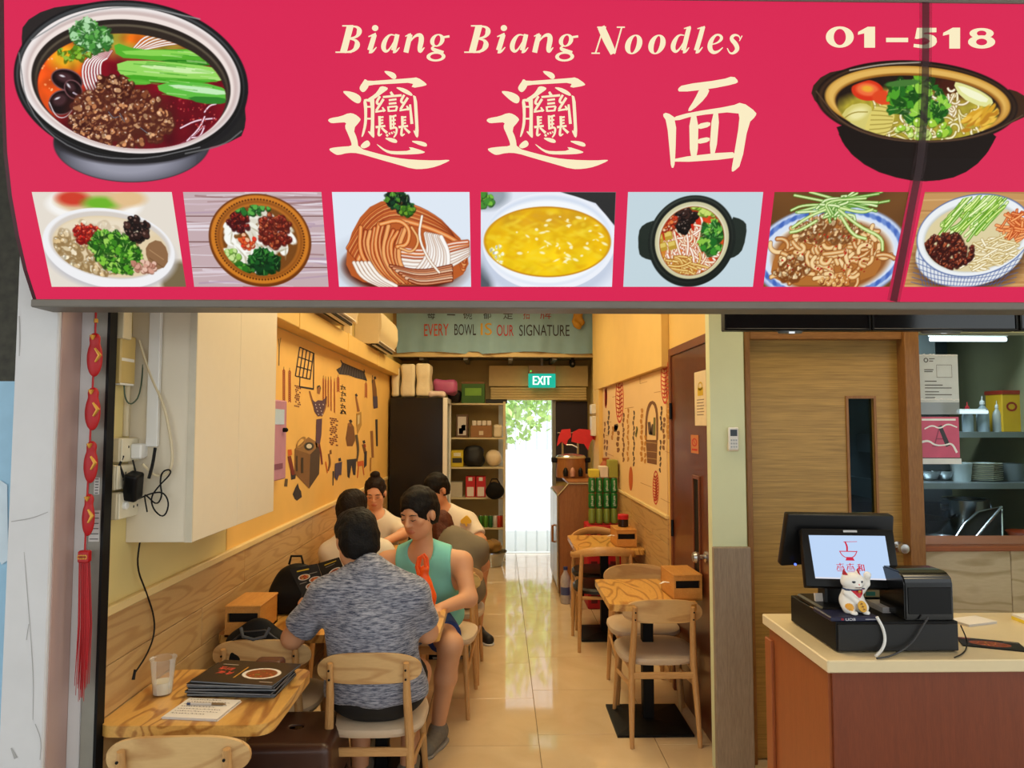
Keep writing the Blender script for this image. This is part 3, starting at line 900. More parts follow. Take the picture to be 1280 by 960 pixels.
L3 += [('s', [(1210,142,5),(1202,118,8),(1172,112,15),(1152,136,24),(1184,168,28),(1194,200,26),(1168,224,14),(1146,222,9),(1132,192,6)]), ('s', [(1204,150,5),(1220,118,6)])]
def draw_glyphs(name, gl, fn):
    b = NB()
    for g in gl:
        if g[0] == 's': add_stroke(b, g[1], fn)
        elif g[0] == 'd': add_disc(b, g[1], g[2], fn)
        else: add_ring(b, g[1], g[2], g[3], fn, g[4])
    return obj(name, b, m_cream, sign, smooth=0, recalc=False)
draw_glyphs('shop_name_word', L1, zx(410, 20, 4.74, 0.0015))
draw_glyphs('shop_name_word', L2, zx(410, 20, 4.74, 0.0015))
draw_glyphs('shop_name_word', L3, zx(670, 20, 4.74, 0.0015))
fn = zx(1010, 20, 4.363, 0.0035)
b = NB()
add_ring(b, (170, 118), (76, 58), (33, 44), fn)
for dx, dy in ((0, 0), (463, 5)):
    add_poly(b, [(268+dx,106+dy),(270+dx,90+dy),(322+dx,62+dy),(362+dx,62+dy),(362+dx,176+dy),(303+dx,176+dy),(303+dx,98+dy)], fn)
add_poly(b, [(422,122),(542,122),(542,146),(422,146)], fn)
add_poly(b, [(590,68),(696,68),(696,92),(630,94),(622,122),(578,128)], fn)
add_stroke(b, [(585,124,12),(640,108,20),(690,136,46),(650,174,20),(572,164,18)], fn)
add_ring(b, (942, 98), (66, 29), (26, 15), fn); add_ring(b, (942, 145), (74, 36), (30, 18), fn)
obj('unit_number', b, m_cream, sign, smooth=0, recalc=False)

# ---- printed food pictures: colour painted onto fine grids that follow the sign face
class Paint:
    def __init__(s, x0, y0, x1, y1, res=1.5, bg=SIGN_RED, seed=1):
        s.x0, s.y0, s.res = x0, y0, res
        s.W, s.H = int((x1 - x0) * res) + 1, int((y1 - y0) * res) + 1
        s.X, s.Y = np.meshgrid(x0 + np.arange(s.W) / res, y0 + np.arange(s.H) / res)
        s.C = np.ones((s.H, s.W, 3)) * np.array(bg) / 255.0
        s.A = np.zeros((s.H, s.W)); s.r = np.random.default_rng(seed)
        s.clip = None
    def sl(s, xa, ya, xb, yb):
        i0 = max(0, int((ya - s.y0) * s.res) - 1); i1 = min(s.H, int((yb - s.y0) * s.res) + 3)
        j0 = max(0, int((xa - s.x0) * s.res) - 1); j1 = min(s.W, int((xb - s.x0) * s.res) + 3)
        return (slice(i0, max(i0, i1)), slice(j0, max(j0, j1)))
    def put(s, sl, m, col):
        if s.clip is not None: m = m * s.clip[sl]
        c = np.array(col, float) / 255.0
        s.C[sl] = s.C[sl] * (1 - m[..., None]) + c * m[..., None]
        s.A[sl] = np.maximum(s.A[sl], m)
    def ell(s, cx, cy, rx, ry, col, rot=0.0, soft=1.2, a=1.0):
        R = max(rx, ry) + soft
        sl = s.sl(cx - R, cy - R, cx + R, cy + R)
        x, y = s.X[sl] - cx, s.Y[sl] - cy
        c, n = math.cos(rot), math.sin(rot)
        u, v = x * c + y * n, -x * n + y * c
        k = np.sqrt((u / rx) ** 2 + (v / ry) ** 2)
        d = (k - 1) * min(rx, ry)
        s.put(sl, np.clip(0.5 - d / soft, 0, 1) * a, col)
    def mask_ell(s, cx, cy, rx, ry, rot=0.0, soft=1.2):
        x, y = s.X - cx, s.Y - cy; c, n = math.cos(rot), math.sin(rot)
        k = np.sqrt(((x * c + y * n) / rx) ** 2 + ((-x * n + y * c) / ry) ** 2)
        return np.clip(0.5 - (k - 1) * min(rx, ry) / soft, 0, 1)
    def poly(s, pts, col, sm=1, a=1.0, grad=None):
        P = chaikin(pts, sm) if sm else pts
        xs = [p[0] for p in P]; ys = [p[1] for p in P]
        sl = s.sl(min(xs), min(ys), max(xs), max(ys))
        x, y = s.X[sl], s.Y[sl]; ins = np.zeros(x.shape, bool); dm = np.full(x.shape, 9.0)
        n = len(P)
        for i in range(n):
            (ax, ay), (bx_, by) = P[i], P[(i + 1) % n]
            if ay != by:
                cnd = ((ay > y) != (by > y)) & (x < (bx_ - ax) * (y - ay) / (by - ay) + ax); ins ^= cnd
            ex, ey = bx_ - ax, by - ay; L2 = ex * ex + ey * ey + 1e-9
            t = np.clip(((x - ax) * ex + (y - ay) * ey) / L2, 0, 1)
            dm = np.minimum(dm, np.hypot(x - ax - t * ex, y - ay - t * ey))
        m = np.clip(0.5 + np.where(ins, dm, -dm) * s.res * 0.7, 0, 1) * a
        s.put(sl, m, col)
    def line(s, pts, w, col, hi=None, dark=None, a=1.0, sm=2):
        P = chaikin(pts, sm, closed=False) if len(pts) > 2 else pts
        xs = [p[0] for p in P]; ys = [p[1] for p in P]
        sl = s.sl(min(xs) - w - 2, min(ys) - w - 2, max(xs) + w + 2, max(ys) + w + 2)
        x, y = s.X[sl], s.Y[sl]
        if x.size == 0: return
        dm = np.full(x.shape, 99.0)
        for (ax, ay), (bx_, by) in zip(P[:-1], P[1:]):
            ex, ey = bx_ - ax, by - ay; L2 = ex * ex + ey * ey + 1e-9
            t = np.clip(((x - ax) * ex + (y - ay) * ey) / L2, 0, 1)
            dm = np.minimum(dm, np.hypot(x - ax - t * ex, y - ay - t * ey))
        if dark is not None: s.put(sl, np.clip(0.5 - (dm - w / 2 - 0.7) / 0.9, 0, 1) * a * 0.8, dark)
        s.put(sl, np.clip(0.5 - (dm - w / 2) / 0.9, 0, 1) * a, col)
        if hi is not None: s.put(sl, np.clip(0.5 - (dm - w / 5) / 0.9, 0, 1) * a * 0.8, hi)
    def blobs(s, n, fn, r0, r1, cols, dark=None, hi=None):
        for _ in range(n):
            x, y = fn(s.r); q = s.r.uniform(r0, r1); c = cols[s.r.integers(len(cols))]
            rt = s.r.uniform(0, 3.1); asp = s.r.uniform(0.6, 1.0)
            if dark is not None: s.ell(x + 0.4, y + 0.9, q + 0.6, q * asp + 0.6, dark, rt, 1.4, 0.85)
            s.ell(x, y, q, q * asp, c, rt, 1.2)
            a2 = s.r.uniform(0, 6.28); s.ell(x + q * .7 * math.cos(a2), y + q * .6 * math.sin(a2), q * .62, q * .5, c, a2, 1.1)
            if hi is not None: s.ell(x - q * .3, y - q * .3, q * .35, q * .3, hi, rt, 0.9, 0.9)
    def leaves(s, n, fn, L0, L1, cols, dark=(20, 60, 12), lt=(190, 226, 130)):
        for _ in range(n):
            x, y = fn(s.r); q = s.r.uniform(L0, L1); a = s.r.uniform(0, 6.28); c = cols[s.r.integers(len(cols))]
            s.ell(x + .5, y + .8, q * 1.05, q * .55, dark, a, 1.2, .8)
            for da in (-.7, .7, 0): s.ell(x + q * .45 * math.cos(a + da), y + q * .45 * math.sin(a + da), q * .6, q * .3, c, a + da, 1.0)
            if s.r.uniform() < .5: s.line([(x - q * .6 * math.cos(a), y - q * .6 * math.sin(a)), (x + q * .7 * math.cos(a), y + q * .7 * math.sin(a))], .8, lt, a=.7)
    def lumps(s, n, fn, r0, r1, cols, dark, hi):
        for _ in range(n):
            x, y = fn(s.r); q = s.r.uniform(r0, r1); c = np.array(cols[s.r.integers(len(cols))], float)
            s.ell(x + .5, y + 1.2, q * 1.15, q * .9, dark, s.r.uniform(0, 3), 1.6, .9)
            for _k in range(4):
                a = s.r.uniform(0, 6.28); d = q * s.r.uniform(.1, .7); sh_ = s.r.uniform(.72, 1.12)
                s.ell(x + d * math.cos(a), y + d * math.sin(a) * .8, q * s.r.uniform(.3, .6), q * s.r.uniform(.25, .45), np.clip(c * sh_, 0, 255), a, 1.1)
            a = s.r.uniform(3.2, 6); s.ell(x + q * .4 * math.cos(a), y + q * .4 * math.sin(a), q * .22, q * .12, hi, s.r.uniform(0, 3), .8, .8)
    def noise(s, amt, sc, m=None):
        n = np.zeros(s.X.shape)
        for i in range(7):
            a = s.r.uniform(0, 6.28); f = sc * s.r.uniform(.5, 2)
            n += np.sin((s.X * math.cos(a) + s.Y * math.sin(a)) * f + s.r.uniform(0, 6) + 1.5 * np.sin(s.X * f * .4 + i) + 1.2 * np.sin(s.Y * f * .5 + 2 * i))
        f = 1 + amt * n / 3.0
        if m is not None: f = 1 + (f - 1) * m
        s.C *= f[..., None]
    def shade(s, fx):  # multiply
        s.C *= fx[..., None]
    def build(s, name, fn, mat, parent, cut=False, **k):
        idx = np.arange(s.W * s.H).reshape(s.H, s.W)
        Q = np.stack([idx[:-1, :-1], idx[:-1, 1:], idx[1:, 1:], idx[1:, :-1]], -1).reshape(-1, 4)
        V = fn(s.X.ravel(), s.Y.ravel())
        C = np.clip(s.C.reshape(-1, 3), 0, 1)
        C = np.where(C <= 0.04045, C / 12.92, ((C + 0.055) / 1.055) ** 2.4)
        if cut:
            al = s.A.ravel() > 0.02
            Q = Q[al[Q].any(1)]
            used = np.unique(Q); mp = -np.ones(len(V), int); mp[used] = np.arange(len(used))
            V, C, Q = V[used], C[used], mp[Q]
        return mesh_np(name, V, Q[:, ::-1], mat, parent, C, smooth=False, **k)

CRn = np.array(CAM_R)
def on_sign_np(off):
    def f(px, py):
        d = np.stack([(px - 640) / F_PX, (480 - py) / F_PX, -np.ones_like(px)], 1) @ CRn.T
        s = d[:, 2] / d[:, 1]
        Y = np.interp(-s, -sR, sY); t = Y / d[:, 1]
        V = np.stack([d[:, 0] * t, Y - off * 0.9, EYE + d[:, 2] * t - off * 0.3], 1)
        return V
    return f
def inell(cx, cy, rx, ry, rot=0.0):
    def f(r):
        a = r.uniform(0, 6.283); q = math.sqrt(r.uniform(0, 1)); x, y = rx * q * math.cos(a), ry * q * math.sin(a)
        return cx + x * math.cos(rot) - y * math.sin(rot), cy + x * math.sin(rot) + y * math.cos(rot)
    return f
def strands(P, n, c0, ln, ang, w, cols, hi, dark, curl=0.6, spread=None):
    for _ in range(n):
        x, y = c0(P.r); a = ang + P.r.normal(0, spread if spread is not None else 0.5); k = P.r.normal(0, curl); L_ = ln * P.r.uniform(.6, 1.2)
        pts = []
        for i in range(5):
            pts.append((x, y)); x += math.cos(a) * L_ / 4; y += math.sin(a) * L_ / 4; a += k
        P.line(pts, w, cols[P.r.integers(len(cols))], hi, dark)

# big pot, left
P = Paint(14, -2, 316, 232, 1.5, seed=3)
P.ell(165, 178, 98, 50, (52, 50, 56)); P.clip = P.mask_ell(165, 178, 97, 49); P.ell(165, 186, 88, 40, (86, 86, 98), soft=14); P.ell(160, 200, 66, 25, (152, 152, 166), soft=18); P.ell(165, 164, 104, 42, (30, 26, 28), soft=5); P.clip = None
P.poly([(27, 52), (29, 29), (58, 11), (100, 5), (150, 2), (120, 40), (60, 70), (30, 75)], (44, 38, 38))
P.poly([(240, 190), (300, 175), (308, 155), (306, 130), (312, 110), (290, 110), (230, 170)], (34, 32, 32))
P.ell(164, 102, 147, 101, (28, 26, 28), 0.12)
P.ell(163, 101, 143, 97, (66, 68, 70), 0.12); P.ell(164, 103, 141, 95, (22, 20, 20), 0.12, 2)
P.ell(163, 100, 138, 91, (238, 230, 228), 0.12); P.ell(165, 101, 134, 87, (206, 186, 182), 0.12, 4); P.ell(164, 102, 129, 83, (240, 226, 220), 0.12, 2)
P.ell(164, 104, 125, 79, (40, 32, 28), 0.12); P.ell(165, 107, 121, 76, (96, 86, 70), 0.12, 2); P.ell(165, 109, 120, 75, (48, 38, 32), 0.12, 2)
P.clip = P.mask_ell(165, 114, 118, 71, 0.12)
P.ell(165, 112, 122, 76, (122, 8, 26), 0.1)
P.ell(180, 44, 90, 26, (176, 160, 52), 0.0, 22); P.ell(70, 100, 34, 50, (236, 84, 20), 0.5, 24); P.ell(84, 72, 22, 16, (236, 170, 30), 0, 14)
P.ell(170, 48, 16, 8, (232, 110, 20), 0, 8); P.ell(225, 155, 45, 28, (100, 4, 20), -.4, 18); P.ell(105, 170, 40, 22, (84, 6, 14), .4, 14)
P.noise(0.10, 0.22, P.clip)
for k in range(6): P.line([(166 + k * 3, 62), (182 + k * 6, 44 + k * 2.2), (212 + k * 4, 42 + k * 2.6), (244, 52 + k * 1.5)], 1.8, (238, 226, 216), (255, 255, 255), (170, 70, 40))
for k in range(7): P.line([(140 - k * 1.0, 64 + k * 1.5), (106 + k * 3.2, 72 + k), (102 + k * 4.0, 100), (122 + k * 4, 134)], 2.0, (240, 226, 222), (255, 255, 255), (140, 30, 40))
for k in range(6): P.line([(88 + k * 3, 164 + k * 3.4), (130, 184 + k * 2.2), (190, 190 + k * 1.8), (232 - k, 180 + k), (254 - k * 2, 158 + k * 2)], 1.8, (222, 190, 194), (250, 238, 240), (110, 10, 30))
for q in ([(226, 160), (246, 150), (268, 148)], [(234, 176), (250, 160), (256, 146)], [(240, 172), (250, 172), (256, 158)], [(256, 140), (262, 132), (270, 130)]): P.line(q, 2, (226, 180, 200), (250, 236, 240), (90, 4, 20))
P.blobs(60, inell(240, 140, 34, 22), .5, 1.3, [(170, 40, 40), (150, 20, 40), (206, 90, 80)])
P.blobs(12, inell(66, 92, 14, 22), .8, 1.8, [(255, 190, 130), (250, 150, 90)])
# greens
P.poly([(142, 52), (170, 62), (215, 62), (277, 60), (278, 82), (230, 80), (180, 74), (146, 72)], (86, 176, 44)); P.poly([(150, 62), (278, 64), (278, 70), (160, 70)], (140, 214, 84)); P.poly([(190, 74), (277, 76), (277, 82), (230, 82)], (44, 128, 24))
P.poly([(146, 76), (200, 76), (270, 84), (288, 92), (284, 102), (220, 102), (160, 96), (148, 92)], (150, 216, 96)); P.poly([(160, 80), (240, 84), (280, 92), (220, 92)], (206, 238, 170)); P.poly([(150, 92), (220, 98), (284, 100), (240, 106), (170, 102)], (70, 166, 34))
P.poly([(196, 104), (250, 102), (287, 112), (286, 128), (240, 126), (200, 116)], (96, 190, 66)); P.poly([(204, 104), (280, 112), (284, 120), (230, 114)], (196, 236, 186)); P.poly([(230, 120), (286, 122), (284, 130), (250, 130)], (48, 130, 40))
P.poly([(150, 98), (186, 100), (190, 106), (160, 106)], (90, 180, 50))
for k in range(46):
    x, y = inell(216, 92, 60, 30)(P.r); c = [(110, 196, 64), (200, 236, 160), (56, 150, 34)][k % 3]
    if (58 < y < 80 and x < 276) or (78 < y < 104 and x < 280) or (106 < y < 126 and x > 205): P.line([(x - 12, y - 1), (x, y), (x + 12, y + 1.4)], 1.1, c, a=.6)
P.clip = np.maximum(P.clip, P.mask_ell(112, 46, 36, 30))
P.leaves(150, inell(114, 46, 25, 19, .5), 3.5, 7.5, [(104, 178, 84), (76, 150, 60), (150, 206, 140), (52, 120, 44), (184, 224, 180), (166, 214, 160)], (44, 96, 40), (214, 240, 206))
P.leaves(26, inell(92, 68, 22, 8), 3, 6, [(120, 176, 40), (150, 190, 60), (80, 140, 30)], (70, 100, 10))
P.clip = P.mask_ell(165, 114, 118, 71, 0.12)
# black fungus
for (x, y, rx, ry, ro) in ((84, 100, 19, 12, .3), (78, 128, 16, 14, -.4), (92, 112, 12, 9, .9)):
    P.ell(x, y, rx + 1.5, ry + 1.5, (120, 80, 84), ro); P.ell(x, y, rx, ry, (26, 8, 10), ro); P.ell(x - 3, y - 3, rx * .55, ry * .5, (70, 40, 44), ro, 4)
    P.ell(x - 6, y - 5, 3.4, 1.2, (220, 214, 220), ro)
P.line([(62, 128), (70, 146), (82, 148), (92, 136)], 1.2, (220, 210, 214)); P.line([(92, 116), (106, 124), (118, 134)], 2, (206, 196, 214))
# mince
P.ell(152, 144, 62, 34, (84, 30, 18), .1, 16)
MC_ = [(178, 114, 72), (204, 140, 92), (150, 88, 54), (222, 168, 122), (130, 70, 42)]
P.lumps(330, inell(152, 146, 64, 36, .1), 3, 7, MC_, (84, 34, 22), (250, 226, 206)); P.lumps(36, inell(144, 108, 24, 12, .3), 3, 6, MC_, (66, 22, 14), (250, 226, 206)); P.lumps(26, inell(100, 158, 14, 10, .3), 3, 6, MC_, (66, 22, 14), (250, 226, 206))
P.lumps(14, inell(84, 172, 14, 7), 2.5, 5, [(224, 196, 170), (190, 140, 110)], (90, 20, 20), (250, 240, 230))
for q in ([(136, 140), (142, 148), (148, 146)], [(150, 142), (156, 152)], [(176, 160), (184, 166)]): P.line(q, 1.6, (30, 14, 16), (200, 190, 200))
P.clip = None
P.line([(24, 66), (34, 140), (90, 190), (170, 202), (250, 184)], 1.6, (120, 120, 122), a=.8); P.line([(40, 50), (96, 16), (170, 6), (250, 24)], 1.8, (150, 150, 150), a=.8)
P.line([(232, 192), (280, 182), (302, 164)], 2, (110, 110, 110), a=.8)
P.build('food_print', on_sign_np(0.0012), m_print, sign, cut=True, label='printed clay pot of red soup, greens and minced meat')

# pot, right
P = Paint(1011, 72, 1290, 230, 1.5, seed=5)
P.poly([(1044, 160), (1060, 190), (1090, 212), (1130, 225), (1165, 227), (1200, 220), (1228, 200), (1246, 170), (1200, 180), (1100, 180)], (24, 14, 10))
P.clip = P.A.copy(); P.ell(1072, 185, 14, 22, (58, 38, 26), -.6, 16); P.ell(1215, 190, 10, 20, (54, 34, 22), .6, 14); P.ell(1140, 192, 80, 7, (44, 28, 20), 0, 6); P.clip = None
P.poly([(1012, 112), (1030, 92), (1060, 86), (1070, 100), (1034, 136), (1020, 130)], (52, 34, 22)); P.poly([(1256, 110), (1276, 116), (1290, 130), (1290, 142), (1250, 160), (1236, 150)], (62, 36, 20))
P.poly([(1042, 150), (1056, 186), (1088, 212), (1130, 225), (1165, 227), (1200, 220), (1230, 198), (1250, 162), (1200, 172), (1100, 172)], (26, 16, 12)); P.ell(1146, 128, 126, 52, (26, 16, 12), 0.07); P.ell(1146, 128, 123, 49, (74, 48, 30), 0.07, 2); P.ell(1147, 128, 120, 47, (30, 18, 12), 0.07, 2)
P.ell(1147, 127, 116, 44, (196, 140, 52), 0.07); P.ell(1146, 126, 113, 41, (226, 180, 92), 0.07, 3); P.ell(1148, 130, 105, 38, (150, 96, 30), 0.07, 2)
P.ell(1147, 132, 103, 37, (34, 20, 14), 0.07)
P.clip = P.mask_ell(1147, 135, 101, 40, 0.06)
P.ell(1146, 146, 104, 36, (176, 160, 50), 0.05, 8)
P.noise(.1, .3, P.clip)
P.ell(1200, 108, 36, 16, (70, 26, 14), 0, 12)
strands(P, 60, inell(1150, 150, 90, 22), 26, 0.3, 2.6, [(226, 216, 150), (240, 232, 190), (206, 190, 100)], (250, 246, 220), (130, 100, 30), .7, 1.4)
strands(P, 26, inell(1178, 124, 26, 14), 16, 0.6, 2.4, [(240, 232, 206), (226, 210, 160)], (255, 252, 240), (150, 110, 60), .9, 1.4)
P.ell(1084, 113, 20, 13, (214, 52, 22), .1); P.ell(1084, 112, 14, 8, (240, 110, 60), .1, 3); P.ell(1084, 111, 7, 4, (236, 170, 50), .1, 3); P.ell(1104, 122, 14, 9, (222, 70, 30), .1, 2); P.ell(1122, 112, 12, 5, (240, 190, 140), -.2, 3)
P.poly([(1048, 150), (1060, 132), (1080, 128), (1092, 136), (1086, 160), (1070, 172), (1056, 166)], (212, 200, 112)); P.ell(1072, 142, 12, 7, (236, 228, 160), -.4, 5); P.line([(1052, 150), (1066, 140), (1084, 140)], 1.4, (160, 140, 60))
P.poly([(1078, 168), (1090, 134), (1110, 130), (1120, 140), (1112, 166), (1094, 174)], (220, 204, 108))
for k in range(7): P.line([(1092 + k * .8 - 6, 168 - k * 6), (1106 - k * .2, 166 - k * 5.4), (1116 - k * .2, 162 - k * 4)], 1.4, (170, 150, 66))
P.leaves(85, inell(1146, 126, 36, 26, .3), 5, 12, [(60, 140, 30), (110, 180, 40), (34, 104, 28), (150, 206, 70), (80, 160, 40)], (20, 70, 16), (200, 232, 140))
P.ell(1128, 104, 22, 4, (70, 120, 50), -.1)
P.poly([(1190, 102), (1206, 104), (1238, 118), (1242, 132), (1226, 134), (1200, 122)], (226, 226, 150)); P.poly([(1194, 104), (1236, 122), (1232, 130), (1204, 118)], (244, 244, 206))
for k in range(26):
    x, y = inell(1226, 150, 26, 12, -.4)(P.r); P.ell(x, y, P.r.uniform(6, 12), 2.6, [(214, 160, 40), (236, 190, 70), (190, 130, 30)][P.r.integers(3)], P.r.uniform(-1, -.1), 1.4)
P.blobs(18, inell(1150, 162, 36, 10), 3, 7, [(160, 206, 60), (210, 230, 130), (100, 160, 40)], (90, 110, 20), (240, 250, 200))
P.clip = None
P.line([(1062, 88), (1104, 80), (1150, 78)], 1.8, (206, 200, 186), a=.7); P.line([(1020, 114), (1052, 156), (1110, 176), (1180, 178), (1240, 166), (1278, 144)], 1.8, (86, 62, 44))
P.build('food_print', on_sign_np(0.0012), m_print, sign, cut=True, label='printed dark casserole of noodles, tomato and egg')

# seven pictures along the bottom; each is painted on its own slanted panel
def panel(x0t, x1t, x0b, x1b, seed, bg, yt=240, yb=358.5):
    P = Paint(0, 0, 176, 118, 1.45, bg=bg, seed=seed)
    def fn(u, v):
        t = v / 118.0; xa = x0t + (x0b - x0t) * t; xb = x1t + (x1b - x1t) * t
        return on_sign_np(0.0012)(xa + (xb - xa) * u / 176.0, yt + (yb - yt) * t)
    P.fn = fn
    return P
def fin(P, lab): P.build('food_print', P.fn, m_print, sign, label=lab)
# 1 white bowl with tripe, chilli, coriander, beef
P = panel(40, 215, 65, 233, 21, (228, 220, 208))
P.ell(75, 16, 60, 22, (246, 244, 240), 0, 4); P.ell(75, 12, 48, 15, (220, 190, 150), 0, 4); P.ell(50, 8, 20, 9, (206, 60, 40), 0, 6); P.ell(84, 14, 22, 8, (110, 180, 40), 0, 6); P.ell(120, 8, 22, 10, (226, 190, 140), 0, 6)
P.ell(170, 112, 26, 26, (120, 104, 74), 0, 8); P.ell(84, 78, 84, 46, (198, 196, 198), .05, 6); P.ell(84, 70, 84, 50, (240, 240, 242), .08); P.ell(86, 66, 77, 42, (212, 204, 196), .08, 2); P.ell(86, 68, 73, 38, (226, 206, 170), .08, 2)
P.clip = P.mask_ell(86, 69, 72, 38, .08)
P.lumps(150, inell(62, 70, 56, 32), 3.5, 7, [(236, 216, 176), (222, 196, 150), (244, 230, 200), (206, 178, 130)], (150, 120, 76), (255, 250, 236)); P.ell(84, 44, 60, 12, (236, 226, 206), 0, 10, .7)
P.lumps(80, inell(60, 52, 17, 12), 2, 4, [(222, 48, 28), (240, 80, 44), (190, 26, 20)], (120, 12, 10), (255, 190, 160))
P.leaves(190, inell(92, 74, 32, 24, .3), 3, 7, [(84, 160, 36), (56, 126, 26), (130, 196, 60), (36, 96, 20), (160, 210, 90)], (26, 70, 14), (200, 232, 140))
P.clip = None
P.blobs(40, inell(124, 46, 15, 15, .5), 2, 5, [(40, 22, 18), (66, 38, 30), (26, 14, 12)], (14, 8, 8), (130, 100, 90))
P.poly([(132, 66), (150, 58), (160, 72), (156, 92), (138, 98), (130, 82)], (142, 104, 70)); P.line([(136, 72), (152, 84)], 1, (180, 140, 100)); P.line([(134, 82), (150, 94)], 1, (112, 78, 50))
P.blobs(30, inell(126, 92, 16, 7), 2, 4, [(214, 160, 140), (190, 130, 110), (230, 190, 170)], (140, 90, 70))
fin(P, 'printed white bowl with chilli and coriander')
# 2 brown rimmed plate on wood
P = panel(229, 402, 243, 411, 22, (196, 172, 176))
for k in range(70):
    y = P.r.uniform(0, 118); x = P.r.uniform(-40, 150); c = [(226, 214, 222), (150, 110, 110), (212, 190, 200), (176, 150, 170), (240, 236, 244)][P.r.integers(5)]
    P.line([(x, y), (x + 40, y + P.r.normal(0, 2)), (x + 90, y + P.r.normal(0, 3))], P.r.uniform(.8, 3), c, a=.7)
for y in (30, 62, 94): P.line([(0, y), (176, y)], 1.2, (110, 70, 66))
P.ell(92, 60, 66, 58, (112, 56, 14)); P.ell(92, 59, 63, 55, (206, 124, 36), 0, 2); P.ell(92, 59, 56, 49, (150, 84, 24), 0, 4); P.ell(92, 59, 51, 45, (190, 112, 36), 0, 3)
for k in range(90):
    a = k * .0698; P.ell(92 + 57 * math.cos(a), 59 + 50 * math.sin(a), 1.2, 1.2, (92, 46, 10))
P.ell(92, 60, 49, 43, (120, 70, 24), 0, 3)
P.clip = P.mask_ell(92, 60, 50, 44)
for k in range(46):
    x, y = inell(92, 62, 42, 36)(P.r); a = P.r.uniform(0, 3.1); P.ell(x, y, P.r.uniform(8, 16), P.r.uniform(4, 7), [(238, 236, 224), (220, 216, 200), (248, 248, 242)][P.r.integers(3)], a, 1.4); P.ell(x + 2, y + 4, 8, 1, (170, 160, 130), a, 1.4, .7)
P.blobs(60, inell(60, 96, 14, 8), 2, 5, [(40, 110, 30), (90, 160, 50)], (20, 60, 14)); P.leaves(70, inell(94, 88, 18, 14), 3.5, 8, [(24, 84, 30), (46, 120, 40), (14, 60, 24)], (8, 40, 14), (110, 180, 90))
P.lumps(44, inell(66, 36, 13, 12), 2.4, 4.6, [(140, 26, 20), (96, 18, 26), (176, 50, 30)], (60, 8, 10), (210, 120, 90)); P.lumps(84, inell(112, 48, 21, 20, .6), 2.6, 5, [(168, 62, 36), (140, 40, 26), (196, 92, 50)], (84, 20, 12), (226, 150, 110))
P.blobs(26, inell(74, 62, 12, 10), 1.6, 3.4, [(222, 90, 40), (236, 190, 150), (230, 60, 40)], (150, 40, 20)); P.blobs(30, inell(54, 78, 12, 8), 2, 4, [(150, 200, 90), (200, 226, 150)], (80, 120, 40)); P.blobs(20, inell(86, 22, 26, 6), 2, 4, [(40, 110, 40), (90, 170, 70)], (20, 60, 20))
fin(P, 'printed brown rimmed plate of noodles with greens')
# 3 tangled noodles
P = panel(415, 587, 424, 589, 23, (222, 232, 244))
P.ell(88, 90, 100, 44, (206, 214, 226), 0, 10); P.ell(88, 96, 84, 38, (170, 160, 160), 0, 6)
P.ell(86, 92, 78, 34, (90, 40, 26), 0, 5)
P.poly([(10, 100), (16, 60), (40, 22), (70, 8), (100, 18), (140, 36), (170, 64), (174, 98), (140, 116), (40, 116)], (186, 92, 40))
OC = [(222, 122, 56), (196, 88, 36), (232, 150, 84), (176, 72, 28)]; WC = [(240, 232, 222), (226, 208, 192), (248, 244, 238)]
for k in range(9):
    t = k / 8.0; P.line([(166 + 4 * t, 96 - 26 * t), (150, 46 + 10 * t), (116, 22 + 20 * t), (80 - 6 * t, 12 + 20 * t), (44 + 4 * t, 30 + 20 * t), (16 + 12 * t, 70 + 14 * t)], 5.4, OC[k % 4], (246, 190, 130), (120, 44, 18))
for k in range(8):
    t = k / 7.0; P.line([(70 + 16 * t, 100 - 30 * t), (110 + 6 * t, 104 - 30 * t), (150, 92 - 28 * t), (172, 78 - 16 * t)], 5, WC[k % 3] if k < 5 else OC[(k + 2) % 4], (255, 252, 246), (150, 100, 76))
for k in range(9):
    t = k / 8.0; P.line([(118 + 20 * t, 52 + 4 * t), (122 + 26 * t, 76), (104 + 40 * t, 100 + 4 * t), (80 + 30 * t, 112)], 4.6, WC[k % 3], (255, 252, 248), (160, 120, 100))
for k in range(11):
    t = k / 10.0; P.line([(34 + 60 * t, 44 + 6 * math.sin(k)), (30 + 50 * t, 70 + 5 * math.cos(k * 2)), (44 + 40 * t, 96), (60 + 44 * t, 112)], 5.0, OC[(k * 3) % 4], (244, 184, 120), (96, 34, 14))
for k in range(7): P.line([(70 + k * 4, 92 + k * 3), (110, 100 + k * 2.6), (150, 92 + k * 3)], 3.6, [(150, 62, 26), (196, 116, 72), (226, 190, 160)][k % 3], (236, 180, 140), (80, 26, 12))
P.line([(60, 40), (84, 34), (98, 46), (94, 66), (80, 68)], 4.6, (226, 130, 60), (250, 200, 140), (110, 40, 16))
for k in range(5): P.line([(22 + k * 5, 88), (30 + k * 6, 106), (56 + k * 5, 117)], 4, (240, 228, 212), (255, 250, 244), (150, 110, 90))
P.line([(100, 44), (110, 60), (100, 76), (84, 70)], 3, (226, 150, 80), (246, 206, 150), (130, 50, 20)); P.line([(114, 30), (108, 56), (120, 84), (134, 100)], 2.6, (244, 232, 212), (255, 255, 250), (150, 90, 60))
P.leaves(60, inell(84, 12, 16, 11, .4), 3, 6, [(20, 60, 34), (40, 96, 40), (12, 36, 22), (80, 140, 40)], (6, 20, 10), (150, 190, 120)); P.blobs(30, inell(96, 24, 10, 6), 1.5, 3, [(110, 160, 40), (60, 120, 30)], (30, 60, 10))
fin(P, 'printed tangle of saucy noodles')
